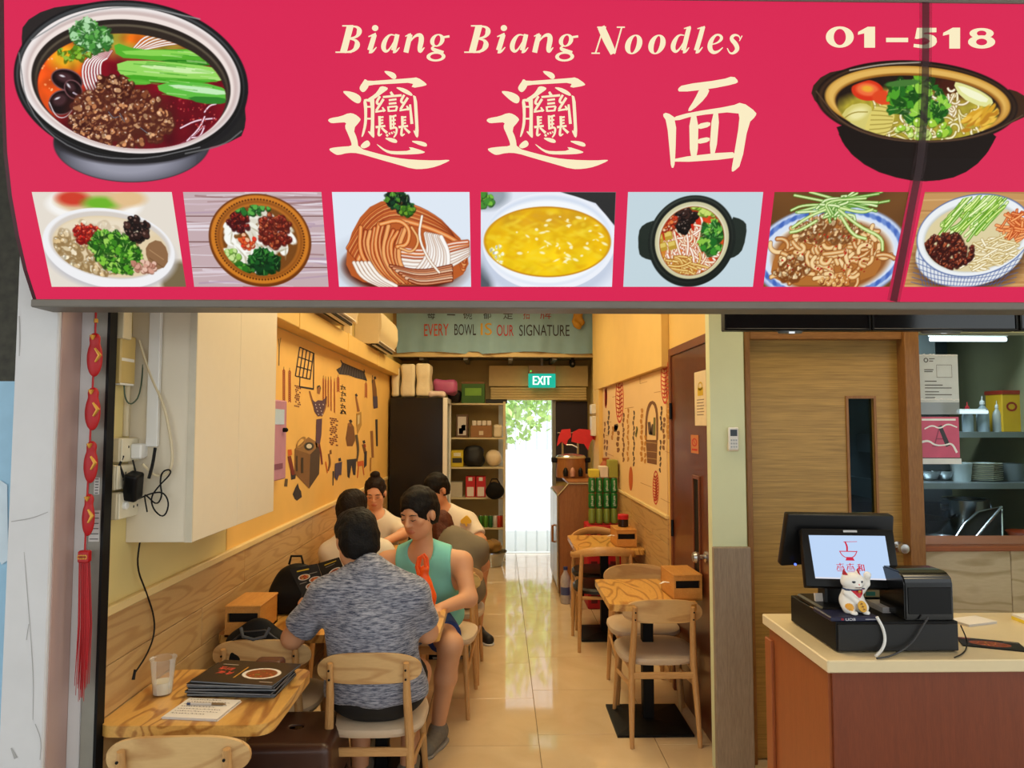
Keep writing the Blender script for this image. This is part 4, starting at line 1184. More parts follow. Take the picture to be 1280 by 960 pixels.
# 4 yellow soup
P = panel(601, 770, 601, 765, 24, (226, 232, 244))
P.ell(6, 4, 30, 18, (150, 160, 170), 0, 8); P.blobs(20, inell(6, 10, 10, 9), 2, 5, [(120, 190, 60), (70, 140, 50)], (40, 80, 30)); P.poly([(104, 0), (176, 0), (176, 42), (150, 14)], (46, 46, 46), 0); P.ell(0, 112, 16, 26, (86, 92, 100), 0, 12)
P.ell(90, 76, 92, 60, (198, 208, 226), 0, 10); P.ell(90, 62, 88, 61, (238, 242, 250)); P.ell(88, 60, 84, 56, (214, 224, 240), 0, 4); P.ell(88, 62, 82, 52, (244, 248, 252), 0, 4)
P.ell(88, 62, 84, 44, (196, 130, 20), .02); P.ell(88, 62, 82, 42, (232, 184, 12), .02, 3); P.clip = P.mask_ell(88, 62, 82, 42, .02)
P.ell(96, 88, 70, 22, (246, 206, 20), 0, 20); P.ell(80, 32, 60, 12, (214, 160, 30), 0, 14); P.noise(.04, .14, P.clip); [P.ell(*inell(88, 62, 80, 40)(P.r), P.r.uniform(2, 9), P.r.uniform(1, 3), [(250, 222, 60), (226, 168, 10), (244, 206, 30)][k % 3], P.r.uniform(-.6, .6), 3, .5) for k in range(200)]
[P.ell(*inell(104, 58, 66, 30)(P.r), P.r.uniform(.8, 4.5), P.r.uniform(.7, 1.8), (255, 250, 210), P.r.uniform(-.6, .6), 1.2, .85) for k in range(46)]; P.lumps(16, inell(22, 76, 9, 14), 2.5, 5, [(255, 252, 236), (255, 248, 210)], (240, 214, 60), (255, 255, 255))
fin(P, 'printed bowl of yellow egg soup')
# 5 small black pot
P = panel(785, 954, 779, 941, 25, (196, 214, 222))
P.poly([(16, 50), (22, 40), (40, 34), (40, 86), (24, 82), (18, 76)], (36, 44, 38)); P.poly([(160, 42), (152, 34), (136, 30), (136, 84), (150, 80), (158, 70)], (36, 44, 38))
P.ell(88, 61, 58, 57, (28, 34, 30)); P.ell(87, 59, 54, 53, (60, 66, 58), 0, 3); P.ell(88, 60, 53, 52, (26, 30, 26), 0, 2); P.ell(88, 60, 49, 48, (206, 200, 160)); P.ell(88, 60, 45, 44, (226, 220, 190), 0, 2); P.ell(88, 61, 43, 43, (120, 60, 20)); P.ell(88, 61, 42, 42, (206, 70, 26), 0, 3)
P.clip = P.mask_ell(88, 61, 42, 42); P.ell(70, 40, 30, 22, (196, 40, 20), 0, 12); P.ell(70, 90, 36, 20, (226, 170, 60), 0, 14); P.noise(.1, .3, P.clip)
strands(P, 90, inell(88, 66, 36, 34), 34, 1.0, 2.2, [(242, 226, 190), (232, 206, 160), (250, 240, 220)], (255, 250, 240), (180, 70, 40), .5, .5)
strands(P, 40, inell(64, 92, 24, 14), 26, 0.3, 2.2, [(236, 200, 110), (222, 176, 80)], (250, 230, 170), (150, 80, 20), .3, .3)
P.blobs(50, inell(76, 30, 16, 9, -.3), 2, 5, [(34, 20, 16), (56, 34, 28)], (12, 6, 6), (150, 130, 120)); P.blobs(30, inell(76, 44, 7, 6), 2, 4, [(28, 18, 14)], (8, 4, 4), (140, 120, 110))
for (x, y) in ((44, 58), (56, 54), (50, 68), (62, 66)): P.poly([(x - 6, y - 4), (x + 4, y - 6), (x + 7, y + 4), (x - 3, y + 7)], (186, 150, 50), 0); P.poly([(x - 5, y - 3), (x + 3, y - 5), (x + 4, y), (x - 4, y + 2)], (222, 196, 100), 0)
P.leaves(60, inell(114, 54, 13, 22, -.1), 4, 8, [(56, 140, 40), (96, 176, 60), (30, 104, 34), (140, 196, 70)], (20, 70, 20), (190, 226, 150)); P.blobs(30, inell(100, 22, 16, 6, .3), 2, 5, [(160, 200, 60), (200, 220, 110)], (90, 120, 30)); P.blobs(60, inell(52, 36, 14, 12), 1.2, 2.6, [(206, 60, 30), (230, 120, 60), (240, 200, 160)], (120, 30, 10))
fin(P, 'printed small black pot of noodle soup')
# 6 chicken noodle plate
P = panel(968, 1136, 954, 1112, 26, (104, 66, 30))
P.noise(.15, .05); P.ell(86, 78, 104, 62, (150, 170, 214), 0, 3); P.ell(86, 77, 102, 59, (214, 226, 244), 0, 3)
for k in range(60):
    a = k * .105; P.ell(86 + 96 * math.cos(a), 77 + 54 * math.sin(a), 6, 3, [(110, 140, 206), (70, 104, 186)][k % 2], a + 1.57, 2)
P.ell(88, 78, 84, 48, (236, 234, 226), 0, 3); P.ell(88, 80, 80, 46, (150, 90, 40), 0, 6)
P.poly([(6, 96), (18, 60), (60, 34), (100, 30), (140, 50), (160, 84), (150, 110), (60, 118), (14, 110)], (176, 110, 48))
for k in range(95):
    x, y = inell(86, 76, 68, 36)(P.r); a = P.r.uniform(0, 6.2); kx = P.r.normal(0, .7); pts = []
    for i in range(5): pts.append((x, y)); x += math.cos(a) * 6.5; y += math.sin(a) * 5; a += kx
    P.line(pts, 5.0, [(226, 176, 110), (206, 146, 80), (238, 200, 140), (190, 122, 58)][k % 4], (246, 220, 172), (116, 58, 22))
P.lumps(80, inell(80, 46, 46, 16), 3, 6, [(226, 190, 140), (206, 160, 104), (240, 216, 176), (176, 116, 60)], (120, 70, 30), (252, 240, 214)); P.lumps(50, inell(36, 94, 24, 14), 3, 6, [(222, 180, 120), (240, 210, 160), (190, 130, 70)], (120, 66, 26), (250, 236, 206)); P.blobs(40, inell(98, 110, 22, 7), 2, 4.5, [(222, 170, 100), (196, 126, 60)], (116, 50, 20), (246, 220, 176))
P.blobs(60, inell(86, 80, 66, 30), .7, 1.5, [(196, 40, 20), (150, 30, 16)])
for k in range(34):
    P.line([(80 + P.r.normal(0, 6), 22 + P.r.normal(0, 6)), (84 + P.r.normal(0, 14), 14 + P.r.normal(0, 6)), (100 + P.r.normal(0, 30), 14 + P.r.normal(0, 9))], 2.6, [(176, 212, 110), (120, 176, 60), (210, 232, 160)][k % 3], (236, 246, 206), (70, 120, 40))
for q in ([(88, 22), (120, 44), (152, 56), (156, 72)], [(92, 30), (112, 54), (130, 58)], [(70, 22), (50, 30), (30, 44)], [(60, 36), (40, 48), (28, 50)], [(90, 20), (120, 26), (132, 22)]): P.line(q, 3, (196, 222, 130), (232, 244, 196), (90, 140, 50))
fin(P, 'printed blue rimmed plate of chicken noodles')
# 7 bowl with cucumber, carrot, meat sauce
P = panel(1156, 1322, 1130, 1286, 27, (196, 148, 90))
for k in range(30): y = P.r.uniform(0, 118); P.line([(-10, y), (80, y + P.r.normal(0, 3)), (190, y + P.r.normal(0, 4))], P.r.uniform(.8, 2.4), [(226, 186, 126), (160, 110, 60), (210, 164, 104)][k % 3], a=.6)
P.ell(84, 84, 74, 42, (70, 40, 20), 0, 18); P.ell(80, 74, 74, 44, (206, 214, 222)); P.ell(80, 76, 72, 42, (226, 230, 234), 0, 3)
for k in range(26): P.line([(10 + k * 5.6, 76), (16 + k * 5.1, 98), (26 + k * 4.3, 116)], .9, (70, 90, 150), a=.8)
for k in range(6): P.line([(8, 82 + k * 6), (50, 96 + k * 5), (110, 98 + k * 5), (154, 82 + k * 6)], .9, (70, 90, 150), a=.8)
P.ell(80, 54, 78, 52, (90, 110, 160), .03); P.ell(80, 54, 76.5, 50.5, (236, 240, 242), .03); P.ell(80, 56, 68, 44, (200, 204, 200), .03, 3); P.ell(80, 57, 66, 42, (220, 206, 160), .03, 2)
P.clip = P.mask_ell(84, 52, 72, 48, .03)
for k in range(80): x, y = inell(72, 28, 34, 18, -.2)(P.r); P.line([(x - 10, y + 12 + P.r.normal(0, 3)), (x, y), (x + 8, y - 12 + P.r.normal(0, 3))], 3, [(166, 212, 60), (206, 234, 120), (110, 174, 40), (226, 244, 170)][k % 4], (240, 250, 200), (70, 130, 20))
for k in range(50): x, y = inell(134, 44, 20, 18)(P.r); a = P.r.uniform(0, 3.1); P.line([(x - 9 * math.cos(a), y - 6 * math.sin(a)), (x, y + 1), (x + 9 * math.cos(a), y + 6 * math.sin(a))], 2.6, [(236, 120, 50), (246, 150, 80), (214, 90, 30)][k % 3], (252, 190, 130), (160, 60, 16))
for k in range(80): x, y = inell(112, 78, 34, 20, -.2)(P.r); a = P.r.uniform(-1, 1); kx = P.r.normal(0, .5); pts = [(x - 12 * math.cos(a), y - 8 * math.sin(a)), (x, y + 5 * kx), (x + 12 * math.cos(a), y + 8 * math.sin(a))]; P.line(pts, 2.3, [(240, 226, 176), (226, 206, 140), (248, 240, 206)][k % 3], (255, 250, 230), (170, 140, 80))
P.lumps(190, inell(48, 74, 36, 22, .15), 2.4, 4.6, [(120, 40, 22), (150, 60, 32), (90, 26, 16), (176, 84, 48)], (50, 12, 8), (226, 170, 140))
fin(P, 'printed patterned bowl with cucumber, carrot and meat sauce')

# internal frame's shadow on the lit face, laid on as dark translucent strips
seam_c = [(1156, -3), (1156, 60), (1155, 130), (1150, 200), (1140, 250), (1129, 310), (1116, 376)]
m_seam = bpy.data.materials.new('seam_shade_core'); m_seam.use_nodes = True
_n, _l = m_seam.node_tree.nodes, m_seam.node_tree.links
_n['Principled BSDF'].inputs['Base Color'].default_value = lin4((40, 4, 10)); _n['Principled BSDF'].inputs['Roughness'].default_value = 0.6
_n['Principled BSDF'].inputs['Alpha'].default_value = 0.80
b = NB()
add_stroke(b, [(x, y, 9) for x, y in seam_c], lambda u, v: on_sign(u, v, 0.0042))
obj('seam_shade_strip', b, m_seam, sign, smooth=0)
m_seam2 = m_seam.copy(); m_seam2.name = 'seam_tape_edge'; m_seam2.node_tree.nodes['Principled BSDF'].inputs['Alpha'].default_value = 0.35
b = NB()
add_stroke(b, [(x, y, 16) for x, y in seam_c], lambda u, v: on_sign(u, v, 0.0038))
obj('seam_shade_strip', b, m_seam2, sign, smooth=0)
# ================================================================ chairs, tables and what lies on them
m_ash = WOOD('ash_wood', (218, 174, 114), (184, 132, 76), 'X', 10, 3, 0.4, 1.5, rings=False)
m_ash_v = WOOD('ash_wood_upright', (214, 168, 108), (178, 126, 70), 'Z', 10, 3, 0.4, 1.5, rings=False)
m_top = WOOD('ash_table_top', (234, 182, 96), (158, 98, 36), 'Y', 4, 3.0, 0.32, 3.2, coat=0.2)
m_ash_b = WOOD('ash_backrest', (220, 182, 124), (190, 144, 90), 'X', 5, 3.2, 0.4, 2.0)
m_seat = MT('beige_leatherette', (206, 184, 156), 0.5, var=0.05, scale=30, bump=0.05)
m_seatb = MT('black_leatherette', (20, 18, 18), 0.4)

def pad(bm, prof, w, d, n=36, p=3.2, c=(0, 0)):
    rings = []
    for z, s in prof:
        rg = []
        for k in range(n):
            a = 2 * math.pi * k / n
            ca, sa = math.cos(a), math.sin(a)
            q = (abs(ca) ** p + abs(sa) ** p) ** (-1 / p)
            rg.append(bm.verts.new((c[0] + w / 2 * s * q * ca, c[1] + d / 2 * s * q * sa, z)))
        rings.append(rg)
    for A, B in zip(rings[:-1], rings[1:]):
        for k in range(n): bm.faces.new([A[k], A[(k + 1) % n], B[(k + 1) % n], B[k]])
    bm.faces.new(rings[0][::-1]); bm.faces.new(rings[-1])
    return bm

def back_panel(bm, w=0.41, zc=0.655, hh=0.062, y0=-0.225, bow=0.75, th=0.013, nu=24, nv=5):
    fr, bk = [], []
    for i in range(nu + 1):
        u = -math.cos(math.pi * i / nu); x = u * w / 2
        k = max(0.0, 1 - abs(u) ** 3.4) ** 0.42
        y = y0 + bow * x * x
        rf, rb = [], []
        for j in range(nv + 1):
            v = -1 + 2 * j / nv
            z = zc + hh * k * v * (1.0 if v > 0 else 0.92) + 0.010 * (1 - u * u)
            yy = y - 0.06 * (z - zc)
            rf.append(bm.verts.new((x, yy + th / 2, z))); rb.append(bm.verts.new((x, yy - th / 2, z)))
        fr.append(rf); bk.append(rb)
    for i in range(nu):
        for j in range(nv):
            bm.faces.new([fr[i][j], fr[i + 1][j], fr[i + 1][j + 1], fr[i][j + 1]]); bm.faces.new([bk[i][j + 1], bk[i + 1][j + 1], bk[i + 1][j], bk[i][j]])
        for j in (0, nv):
            bm.faces.new([fr[i][j], bk[i][j], bk[i + 1][j], fr[i + 1][j]])
    for i in (0, nu):
        for j in range(nv): bm.faces.new([fr[i][j], fr[i][j + 1], bk[i][j + 1], bk[i][j]])
    return bm

def make_chair():
    t = thing('dining_chair', 'chair', 'chair', (0, 0, 0), 0, 'pale wooden dining chairs')
    obj('backrest', back_panel(NB()), m_ash_b, t, smooth=50)
    obj('seat', pad(NB(), [(0.385, .90), (0.388, .97), (0.402, 1.0), (0.418, .985), (0.427, .92), (0.431, .7), (0.432, .3)], 0.42, 0.40), m_seat, t)
    for s in (-1, 1):
        b = NB(); tube(b, [(s * .172, -.245, 0), (s * .166, -.215, .22), (s * .158, -.19, .40), (s * .150, -.215, .56), (s * .148, -.232, .69)], [.011, .016, .018, .016, .011], 10)
        lg = obj('leg', b, m_ash_v, t)
        for z in (.63, .668):
            b = NB(); lathe(b, [(0.0045, 0), (0.0045, .003), (0, .0035)], 8, Matrix.Translation((s * .148, -.2425 - (z - .63) * .25, z)) @ Matrix.Rotation(math.pi / 2, 4, 'X'))
            obj('screw', b, m_dark, lg)
        b = NB(); tube(b, [(s * .188, .195, 0), (s * .172, .172, .25), (s * .166, .160, .39)], [.011, .015, .017], 10); obj('leg', b, m_ash_v, t)
        b = NB(); tube(b, [(s * .167, -.205, .29), (s * .176, .178, .24)], .010, 8, flat=(.8, 1.3)); obj('stretcher', b, m_ash, t)
        b = NB(); tube(b, [(s * .158, -.19, .365), (s * .166, .16, .375)], .014, 8); obj('seat_rail', b, m_ash, t)
    b = NB(); bx(b, (-.16, -.212, .325), (.16, -.196, .357), .003); obj('stretcher', b, m_ash, t)
    b = NB(); bx(b, (-.165, .155, .335), (.165, .172, .375), .003); obj('stretcher', b, m_ash, t)
    return t
CH0 = make_chair(); _first = [True]
def chair(x, y, rz, label):
    if _first[0]:
        _first[0] = False; CH0.location = (x, y, 0); CH0.rotation_euler = (0, 0, rz); CH0['label'] = label
        return CH0
    return dup(CH0, (x, y, 0), rz, label)

def back_at(px, py, back_off=0.235):
    """seat centre for a chair whose backrest top (z .715), seen from behind, sits at this pixel"""
    p = atZ(px, py, 0.715); return p.x, p.y + back_off
x, y = back_at(214, 927); chair(x, y, 0.03, 'pale wooden chair with grained backrest cut off by the bottom left frame edge')
x, y = back_at(324, 804); chair(x, y, 0.0, 'pale wooden chair carrying the black bag beside the wall')
GX, GY = back_at(460, 821); chair(GX, GY, 0.0, 'pale wooden chair the man in the grey T-shirt sits on')
NCX, NCY = back_at(830, 753, .235); chair(NCX, NCY, 0.0, 'pale wooden chair nearest the brown door, its back to the street')
p = atZ(793, 707, 0.715); chair(p.x, p.y - .235, math.pi, 'pale wooden chair facing the street across the near right table')
TCX, TCY = atZ(560, 713, 0.715).x - 0.02, atZ(560, 713, 0.715).y - 0.235
chair(TCX, TCY, math.pi - 0.1, 'pale wooden chair behind the man in the teal tank top')

def make_elbow():
    t = thing('elbow_chair', 'chair', 'chair', (0, 0, 0), 0, 'bow-backed chairs with black seats')
    b = NB(); pts = []; rs = []
    for k in range(13):
        a = math.radians(-12 + 204 * k / 12); pts.append((.235 * math.cos(a), -.02 - .21 * math.sin(a), .655 + .06 * max(0, math.sin(a)) ** 1.5)); rs.append(.013 + .014 * max(0, math.sin(a)))
    tube(b, pts, rs, 10, flat=(.7, 1.25)); obj('top_rail', b, m_ash, t)
    obj('seat', pad(NB(), [(0.40, .93), (0.405, 1.0), (0.425, 1.0), (0.438, .93), (0.442, .6), (0.443, .2)], 0.44, 0.42, p=2.6), m_seatb, t)
    for s in (-1, 1):
        b = NB(); tube(b, [(s * .20, -.20, 0), (s * .19, -.185, .42), (s * .175, -.175, .68)], [.012, .017, .013], 10); obj('leg', b, m_ash_v, t)
        b = NB(); tube(b, [(s * .205, .19, 0), (s * .195, .175, .41)], [.012, .017], 10); obj('leg', b, m_ash_v, t)
        b = NB(); tube(b, [(s * .19, -.18, .38), (s * .195, .172, .38)], .013, 8); obj('seat_rail', b, m_ash, t)
    for yy in (-.18, .17):
        b = NB(); tube(b, [(-.19, yy, .375), (.19, yy, .375)], .013, 8); obj('seat_rail', b, m_ash, t)
    return t
EL0 = make_elbow()
p = atZ(759, 690, .71); EL0.location = (p.x, p.y + .23, 0); EL0['label'] = 'bow-backed wooden chair with black seat on the near side of the far right table'
p = atZ(741, 664, .71); dup(EL0, (p.x + .02, p.y - .2, 0), math.pi, 'bow-backed wooden chair with black seat on the far side of the far right table')

def table(name_label, x0, x1, y0, y1, z=0.70, seam=None, r=0.03, base=True, bx_=None):
    cx, cy = (x0 + x1) / 2, (y0 + y1) / 2
    t = thing('dining_table', name_label, 'table', (cx, cy, 0), 0, 'wooden dining tables')
    spans = [(x0, x1)] if seam is None else [(x0, seam - .001), (seam + .001, x1)]
    for a, c in spans:
        b = NB(); prism(b, rrect(c - a, y1 - y0, r, 5, (a + c) / 2 - cx, 0), z - 0.034, z, lambda u, v, d: Vector((u, v, d)))
        obj('table_top', b, m_top, t, smooth=30)
    for bxx in (bx_ or [0.0]):
        b = NB(); bx(b, (bxx - .03, -.03, .02), (bxx + .03, .03, z - .05), .004); obj('post', b, m_black, t)
        b = NB(); hw = .20
        pr = [(.0, hw), (.012, hw), (.016, hw - .01), (.03, .06)]
        rings = []
        for zz, h_ in pr: rings.append([b.verts.new((bxx + sx * h_, sy * h_, zz)) for sx, sy in ((-1, -1), (1, -1), (1, 1), (-1, 1))])
        for A, B in zip(rings[:-1], rings[1:]):
            for k in range(4): b.faces.new([A[k], A[(k + 1) % 4], B[(k + 1) % 4], B[k]])
        b.faces.new(rings[0][::-1]); b.faces.new(rings[-1]); obj('base_plate', b, m_black, t, smooth=0)
        b = NB(); bx(b, (bxx - .18, -.18, z - .05), (bxx + .18, .18, z - .0345)); obj('mount_plate', b, m_black, t)
    return t
# near left table
a = atZ(345, 900, .70); c = atZ(377, 836, .70)
T1 = (XL + .016, atZ(350, 890, .70).x, atZ(240, 907, .70).y, c.y)
table('small wooden table with the menu stack and plastic cup', *T1, r=.05)
a = atZ(553, 793, .70); c = atZ(557, 755, .70)
T2 = (XL + .016, (a.x + c.x) / 2, a.y, c.y)
table('long wooden table the two men read a menu at', *T2, seam=-.86, bx_=[-.25, .2])
a = atZ(760, 756, .70); c = atZ(745, 724, .70)
T3 = ((a.x + c.x) / 2, XR - .062, a.y, c.y)
table('wooden table nearest the brown door on the right', *T3, bx_=[0.02])
a = atZ(718, 688, .70); c = atZ(711, 669, .70)
T4 = ((a.x + c.x) / 2, XR - .016, a.y, c.y)
table('wooden table beside the green drink cans', *T4)
T5 = (XL + .016, -.32, 4.78, 5.32)
table('wooden table between the four diners at the back', *T5, bx_=[-.2, .2])

# brown plastic stool
def stool():
    t = thing('plastic_stool', 'dark brown plastic stool with a hole in its top under the long table', 'stool', (-.80, 2.80, 0), 0.02)
    H = .43
    def f(P):
        k = 1 + .24 * (H - P[:, 2]) / H
        q = P.copy(); q[:, 0] /= k; q[:, 1] /= k
        o_ = rbox((0, 0, H / 2 - .02), (.165, .165, H / 2 + .02), .03)(q)
        i_ = rbox((0, 0, H / 2 - .06), (.152, .152, H / 2 + .05), .02)(q)
        d = np.maximum(o_, -i_)
        ax = np.maximum(np.abs(P[:, 0]) - .085, 0); az = np.maximum(P[:, 2] - .20, 0)
        d = np.maximum(d, -(np.hypot(ax, az) - .045 - 0 * ax))
        ay = np.maximum(np.abs(P[:, 1]) - .085, 0)
        d = np.maximum(d, -(np.hypot(ay, az) - .045))
        d = np.maximum(d, -(np.hypot(P[:, 0] / 1.25, P[:, 1]) - .022))
        return np.maximum(d, -P[:, 2])
    soft('stool_shell', f, (-.23, -.23, -.02), (.23, .23, .46), .007, MT('dark_brown_plastic', (66, 38, 26), 0.35, var=.08), t)
stool()

# plastic cup with a milky rest
cp = atZ(203, 868, .70)
cup = thing('plastic_cup', 'clear plastic cup with a little white drink near the wall', 'cup', cp)
b = NB(); lathe(b, [(.028, .001), (.030, .004), (.0405, .118), (.043, .120), (.0435, .124), (.041, .124), (.039, .118), (.029, .005), (0, .004)], 28, cap=False)
obj('cup_wall', b, GLASS('cup_plastic', (250, 250, 248), .04, .05, .4), cup)
b = NB(); lathe(b, [(0, .006), (.0285, .006), (.0322, .045), (0, .045)], 28); obj('drink', b, MT('milky_drink', (240, 236, 220), .3, var=.03), cup, label='milky white drink')

# menus
m_menu = MT('black_menu_cover', (20, 17, 16), .4, spec=.3); m_pages = MT('menu_pages', (120, 122, 124), .6, var=.2, scale=60)
m_mp = VCOL('menu_print', .35)
def food_dish(P, x, y, rx, ry, cols, rim=(236, 230, 220)):
    P.ell(x, y, rx, ry, rim); P.ell(x, y, rx * .8, ry * .8, (130, 60, 26), 0, 2)
    P.blobs(26, inell(x, y, rx * .7, ry * .7), .8, 2.2, cols)
def menu_stack():
    c = Vector((atZ(300, 862, .70).x, atZ(300, 858, .70).y, .70)); z = .7005
    labs = ['undermost', 'second from below', 'third from below', 'fourth from below', 'fifth from below', 'sixth from below']
    for k in range(6):
        th = .0065 + .001 * (k % 2); rz = .05 * math.sin(k * 2.3) - .06
        M = Matrix.Translation((c.x + .012 * math.sin(k * 3.1), c.y + .008 * math.cos(k * 1.7), z)) @ Matrix.Rotation(rz, 4, 'Z')
        t = thing('menu_booklet', 'black menu booklet, ' + labs[k] + ' in the stack beside the plastic cup', 'menu', M.translation, rz, 'stacked menu booklets')
        box('cover', (-.15, -.105, th - .001), (.15, .105, th), m_menu, t); box('pages', (-.148, -.104, .001), (.149, .103, th - .001), m_pages, t); box('back_cover', (-.15, -.105, 0), (.15, .105, .001), m_menu, t)
        z += th + .0004
    rz = -.17; th = .006
    t = thing('menu_booklet', 'topmost black menu booklet of the stack, with a red noodle dish and red characters', 'menu', (c.x + .015, c.y - .004, z), rz, 'stacked menu booklets')
    box('pages', (-.148, -.104, .001), (.148, .104, th - .001), m_pages, t); box('back_cover', (-.15, -.105, 0), (.15, .105, .001), m_menu, t)
    P = Paint(0, 0, 150, 105, 1.5, bg=(28, 22, 20), seed=8)
    food_dish(P, 104, 56, 34, 26, [(206, 70, 30), (230, 120, 50), (150, 30, 20), (110, 140, 50)]); P.ell(104, 56, 34, 26, (236, 226, 210), 0, 1.2, 0)
    for (x, y) in ((22, 40), (38, 44), (30, 60), (46, 62)):
        for _ in range(7): P.line([(x + P.r.uniform(-7, 7), y + P.r.uniform(-7, 7)), (x + P.r.uniform(-7, 7), y + P.r.uniform(-7, 7))], 2, (206, 66, 54))
    P.line([(64, 30), (66, 80)], 3, (196, 140, 50)); P.line([(12, 22), (40, 22)], 2, (200, 190, 180)); P.line([(120, 92), (142, 92)], 2, (210, 200, 190))
    P.build('printed_cover', lambda u, v: np.stack([-.15 + .3 * u / 150, .105 - .21 * v / 105, np.full_like(u, th)], 1), m_mp, t)
    return c, z
mc, mz = menu_stack()
q = atZ(352, 838, .70)
soft('leather_pouch', rbox((q.x - .035, q.y - .03, .728), (.052, .034, .026), .016), (q.x - .11, q.y - .09, .69), (q.x + .05, q.y + .04, .77), .005, MT('brown_leather', (84, 46, 30), .45, bump=.1), label='dark brown leather pouch behind the menu stack', cat='pouch')
# order sheets and pen
q = atZ(250, 888, .70)
sh_t = thing('order_sheets', 'pile of handwritten white order sheets in front of the menus', 'papers', (q.x + .005, q.y, .7005), -.12)
for k in range(5):
    box('sheet', (-.088 + .003 * math.sin(k * 2.1), -.075, k * .0016), (.092 + .004 * math.cos(k * 1.3), .078 - .001 * k, k * .0016 + .0010), MT('white_paper', (232, 224, 214), .7, var=.04), sh_t)
b = NB()
for r_i in range(7):
    x = -.075; yv = .06 - r_i * .018
    while x < (.07 if r_i % 3 else .03):
        w_ = random.uniform(.002, .006); h_ = random.uniform(.003, .009)
        add_stroke(b, [(x, yv, .0016), (x + w_, yv + h_, .0014), (x + w_ * 1.4, yv - h_ * .3, .0015), (x + w_ * 2, yv + h_ * .5, .0013)], lambda u, v: Vector((u, v, .0079)))
        x += w_ * 2 + .003
obj('handwriting', b, MT('ink', (84, 64, 62), .7), sh_t, smooth=0)
pen = thing('pen', 'pen lying on the handwritten order sheets', 'pen', (q.x + .01, q.y + .02, .7125), -.05)
b = NB(); tube(b, [(-.05, 0, 0), (.02, 0, 0)], .0036, 10); obj('barrel', b, MT('clear_pen', (200, 190, 180), .3), pen)
b = NB(); tube(b, [(.02, 0, 0), (.055, 0, 0), (.066, 0, 0)], [.0042, .0038, .001], 10); obj('grip', b, MT('pen_brass', (120, 90, 50), .4), pen)
b = NB(); tube(b, [(-.062, 0, 0), (-.05, 0, 0)], .0038, 10); obj('cap', b, MT('pen_blue', (40, 50, 90), .4), pen)

# wooden dispenser boxes
def dispenser(label, loc, rz, tissue=True):
    t = thing('wooden_dispenser', label, 'dispenser', loc, rz, 'wooden cutlery and tissue boxes')
    W, D, Hh = .15, .24, .125
    b = NB(); th = .01
    bx(b, (-W / 2, -D / 2, 0), (-W / 2 + th, D / 2, Hh)); bx(b, (W / 2 - th, -D / 2, 0), (W / 2, D / 2, Hh)); bx(b, (-W / 2, D / 2 - th, 0), (W / 2, D / 2, Hh)); bx(b, (-W / 2, -D / 2, 0), (W / 2, D / 2, th))
    bx(b, (-W / 2 + th, -D / 2, 0), (W / 2 - th, -D / 2 + th, Hh * .5)); bx(b, (-W / 2 + th, -D / 2, Hh * .82), (W / 2 - th, -D / 2 + th, Hh))
    obj('body', b, m_box, t, smooth=0)
    box('lid', (-W / 2 - .002, -D / 2 - .002, Hh), (W / 2 + .002, D / 2 + .002, Hh + .009), m_box, t, bev=.002)
    box('dark_inside', (-W / 2 + th, -D / 2 + .02, th), (W / 2 - th, -D / 2 + .03, Hh - .002), m_black, t)
    if tissue:
        b = NB(); tube(b, [(-W / 2 - .002, -.03, .075), (-W / 2 - .03, -.045, .082), (-W / 2 - .06, -.07, .078)], [.012, .010, .004], 8, flat=(1, .35)); obj('tissue', b, MT('tissue_white', (240, 238, 234), .8), t)
    return t
m_box = WOOD('honey_box_wood', (222, 162, 84), (180, 116, 48), 'Y', 9, 3, .4, 1.2, rings=False)
p = atZ(313, 788, .70); dispenser('wooden box on the long table beside the black backpack', (p.x, p.y + .02, .70), 0.0, False)
p = atZ(848, 745, .70); dispenser('wooden tissue box on the near right table', (p.x + .02, p.y + .02, .70), 0.05)
p = atZ(781, 683, .70); dispenser('wooden tissue box holding a red-capped jar at the far right table', (p.x, p.y + .06, .70), 0.03)
jr = thing('sauce_jar', 'small dark sauce jar with a red lid on the far right box', 'jar', (p.x + .005, p.y + .09, .8345))
b = NB(); lathe(b, [(.036, 0), (.04, .004), (.04, .055), (.034, .062)], 20); obj('jar_body', b, MT('dark_sauce', (40, 20, 14), .2), jr)
b = NB(); lathe(b, [(.041, .058), (.042, .062), (.042, .09), (.036, .094)], 20); obj('lid', b, MT('red_lid', (190, 24, 36), .4), jr)

# bags
m_bag = MT('black_nylon', (11, 10, 11), .7, spec=.25, var=.2, scale=60, bump=.1)
def chair_bag():
    x, y = back_at(328, 804); x0 = atY(324, 790, y - .165).x; y -= .145
    zt = atY(335, 771, y).z
    t = thing('black_bag', 'black carry bag resting on the chair behind the menu stack', 'bag', (x0, y - .02, .434))
    hz_ = zt - .434
    f = wob(smin(.04, rbox((0, .0, hz_ * .42), (.132, .052, hz_ * .42), .045), ell((-.005, 0, hz_ * .62), (.118, .050, hz_ * .38))), .003, 30, 3)
    soft('bag_body', f, (-.22, -.16, -.02), (.22, .16, hz_ + .05), .008, m_bag, t)
    b = NB(); tube(b, [(-.06, -.048, hz_ * .93), (-.045, -.062, hz_ * .84), (0, -.066, hz_ * .81), (.045, -.062, hz_ * .84), (.06, -.048, hz_ * .93)], .007, 8); obj('handle', b, MT('grey_webbing', (66, 68, 72), .6), t)
    b = NB(); tube(b, [(-.11, -.048, hz_ * .74), (-.05, -.048, hz_ * .88), (.04, -.048, hz_ * .9), (.11, -.046, hz_ * .76)], .004, 8); obj('zip', b, MT('zip_black', (40, 40, 42), .4), t)
chair_bag()
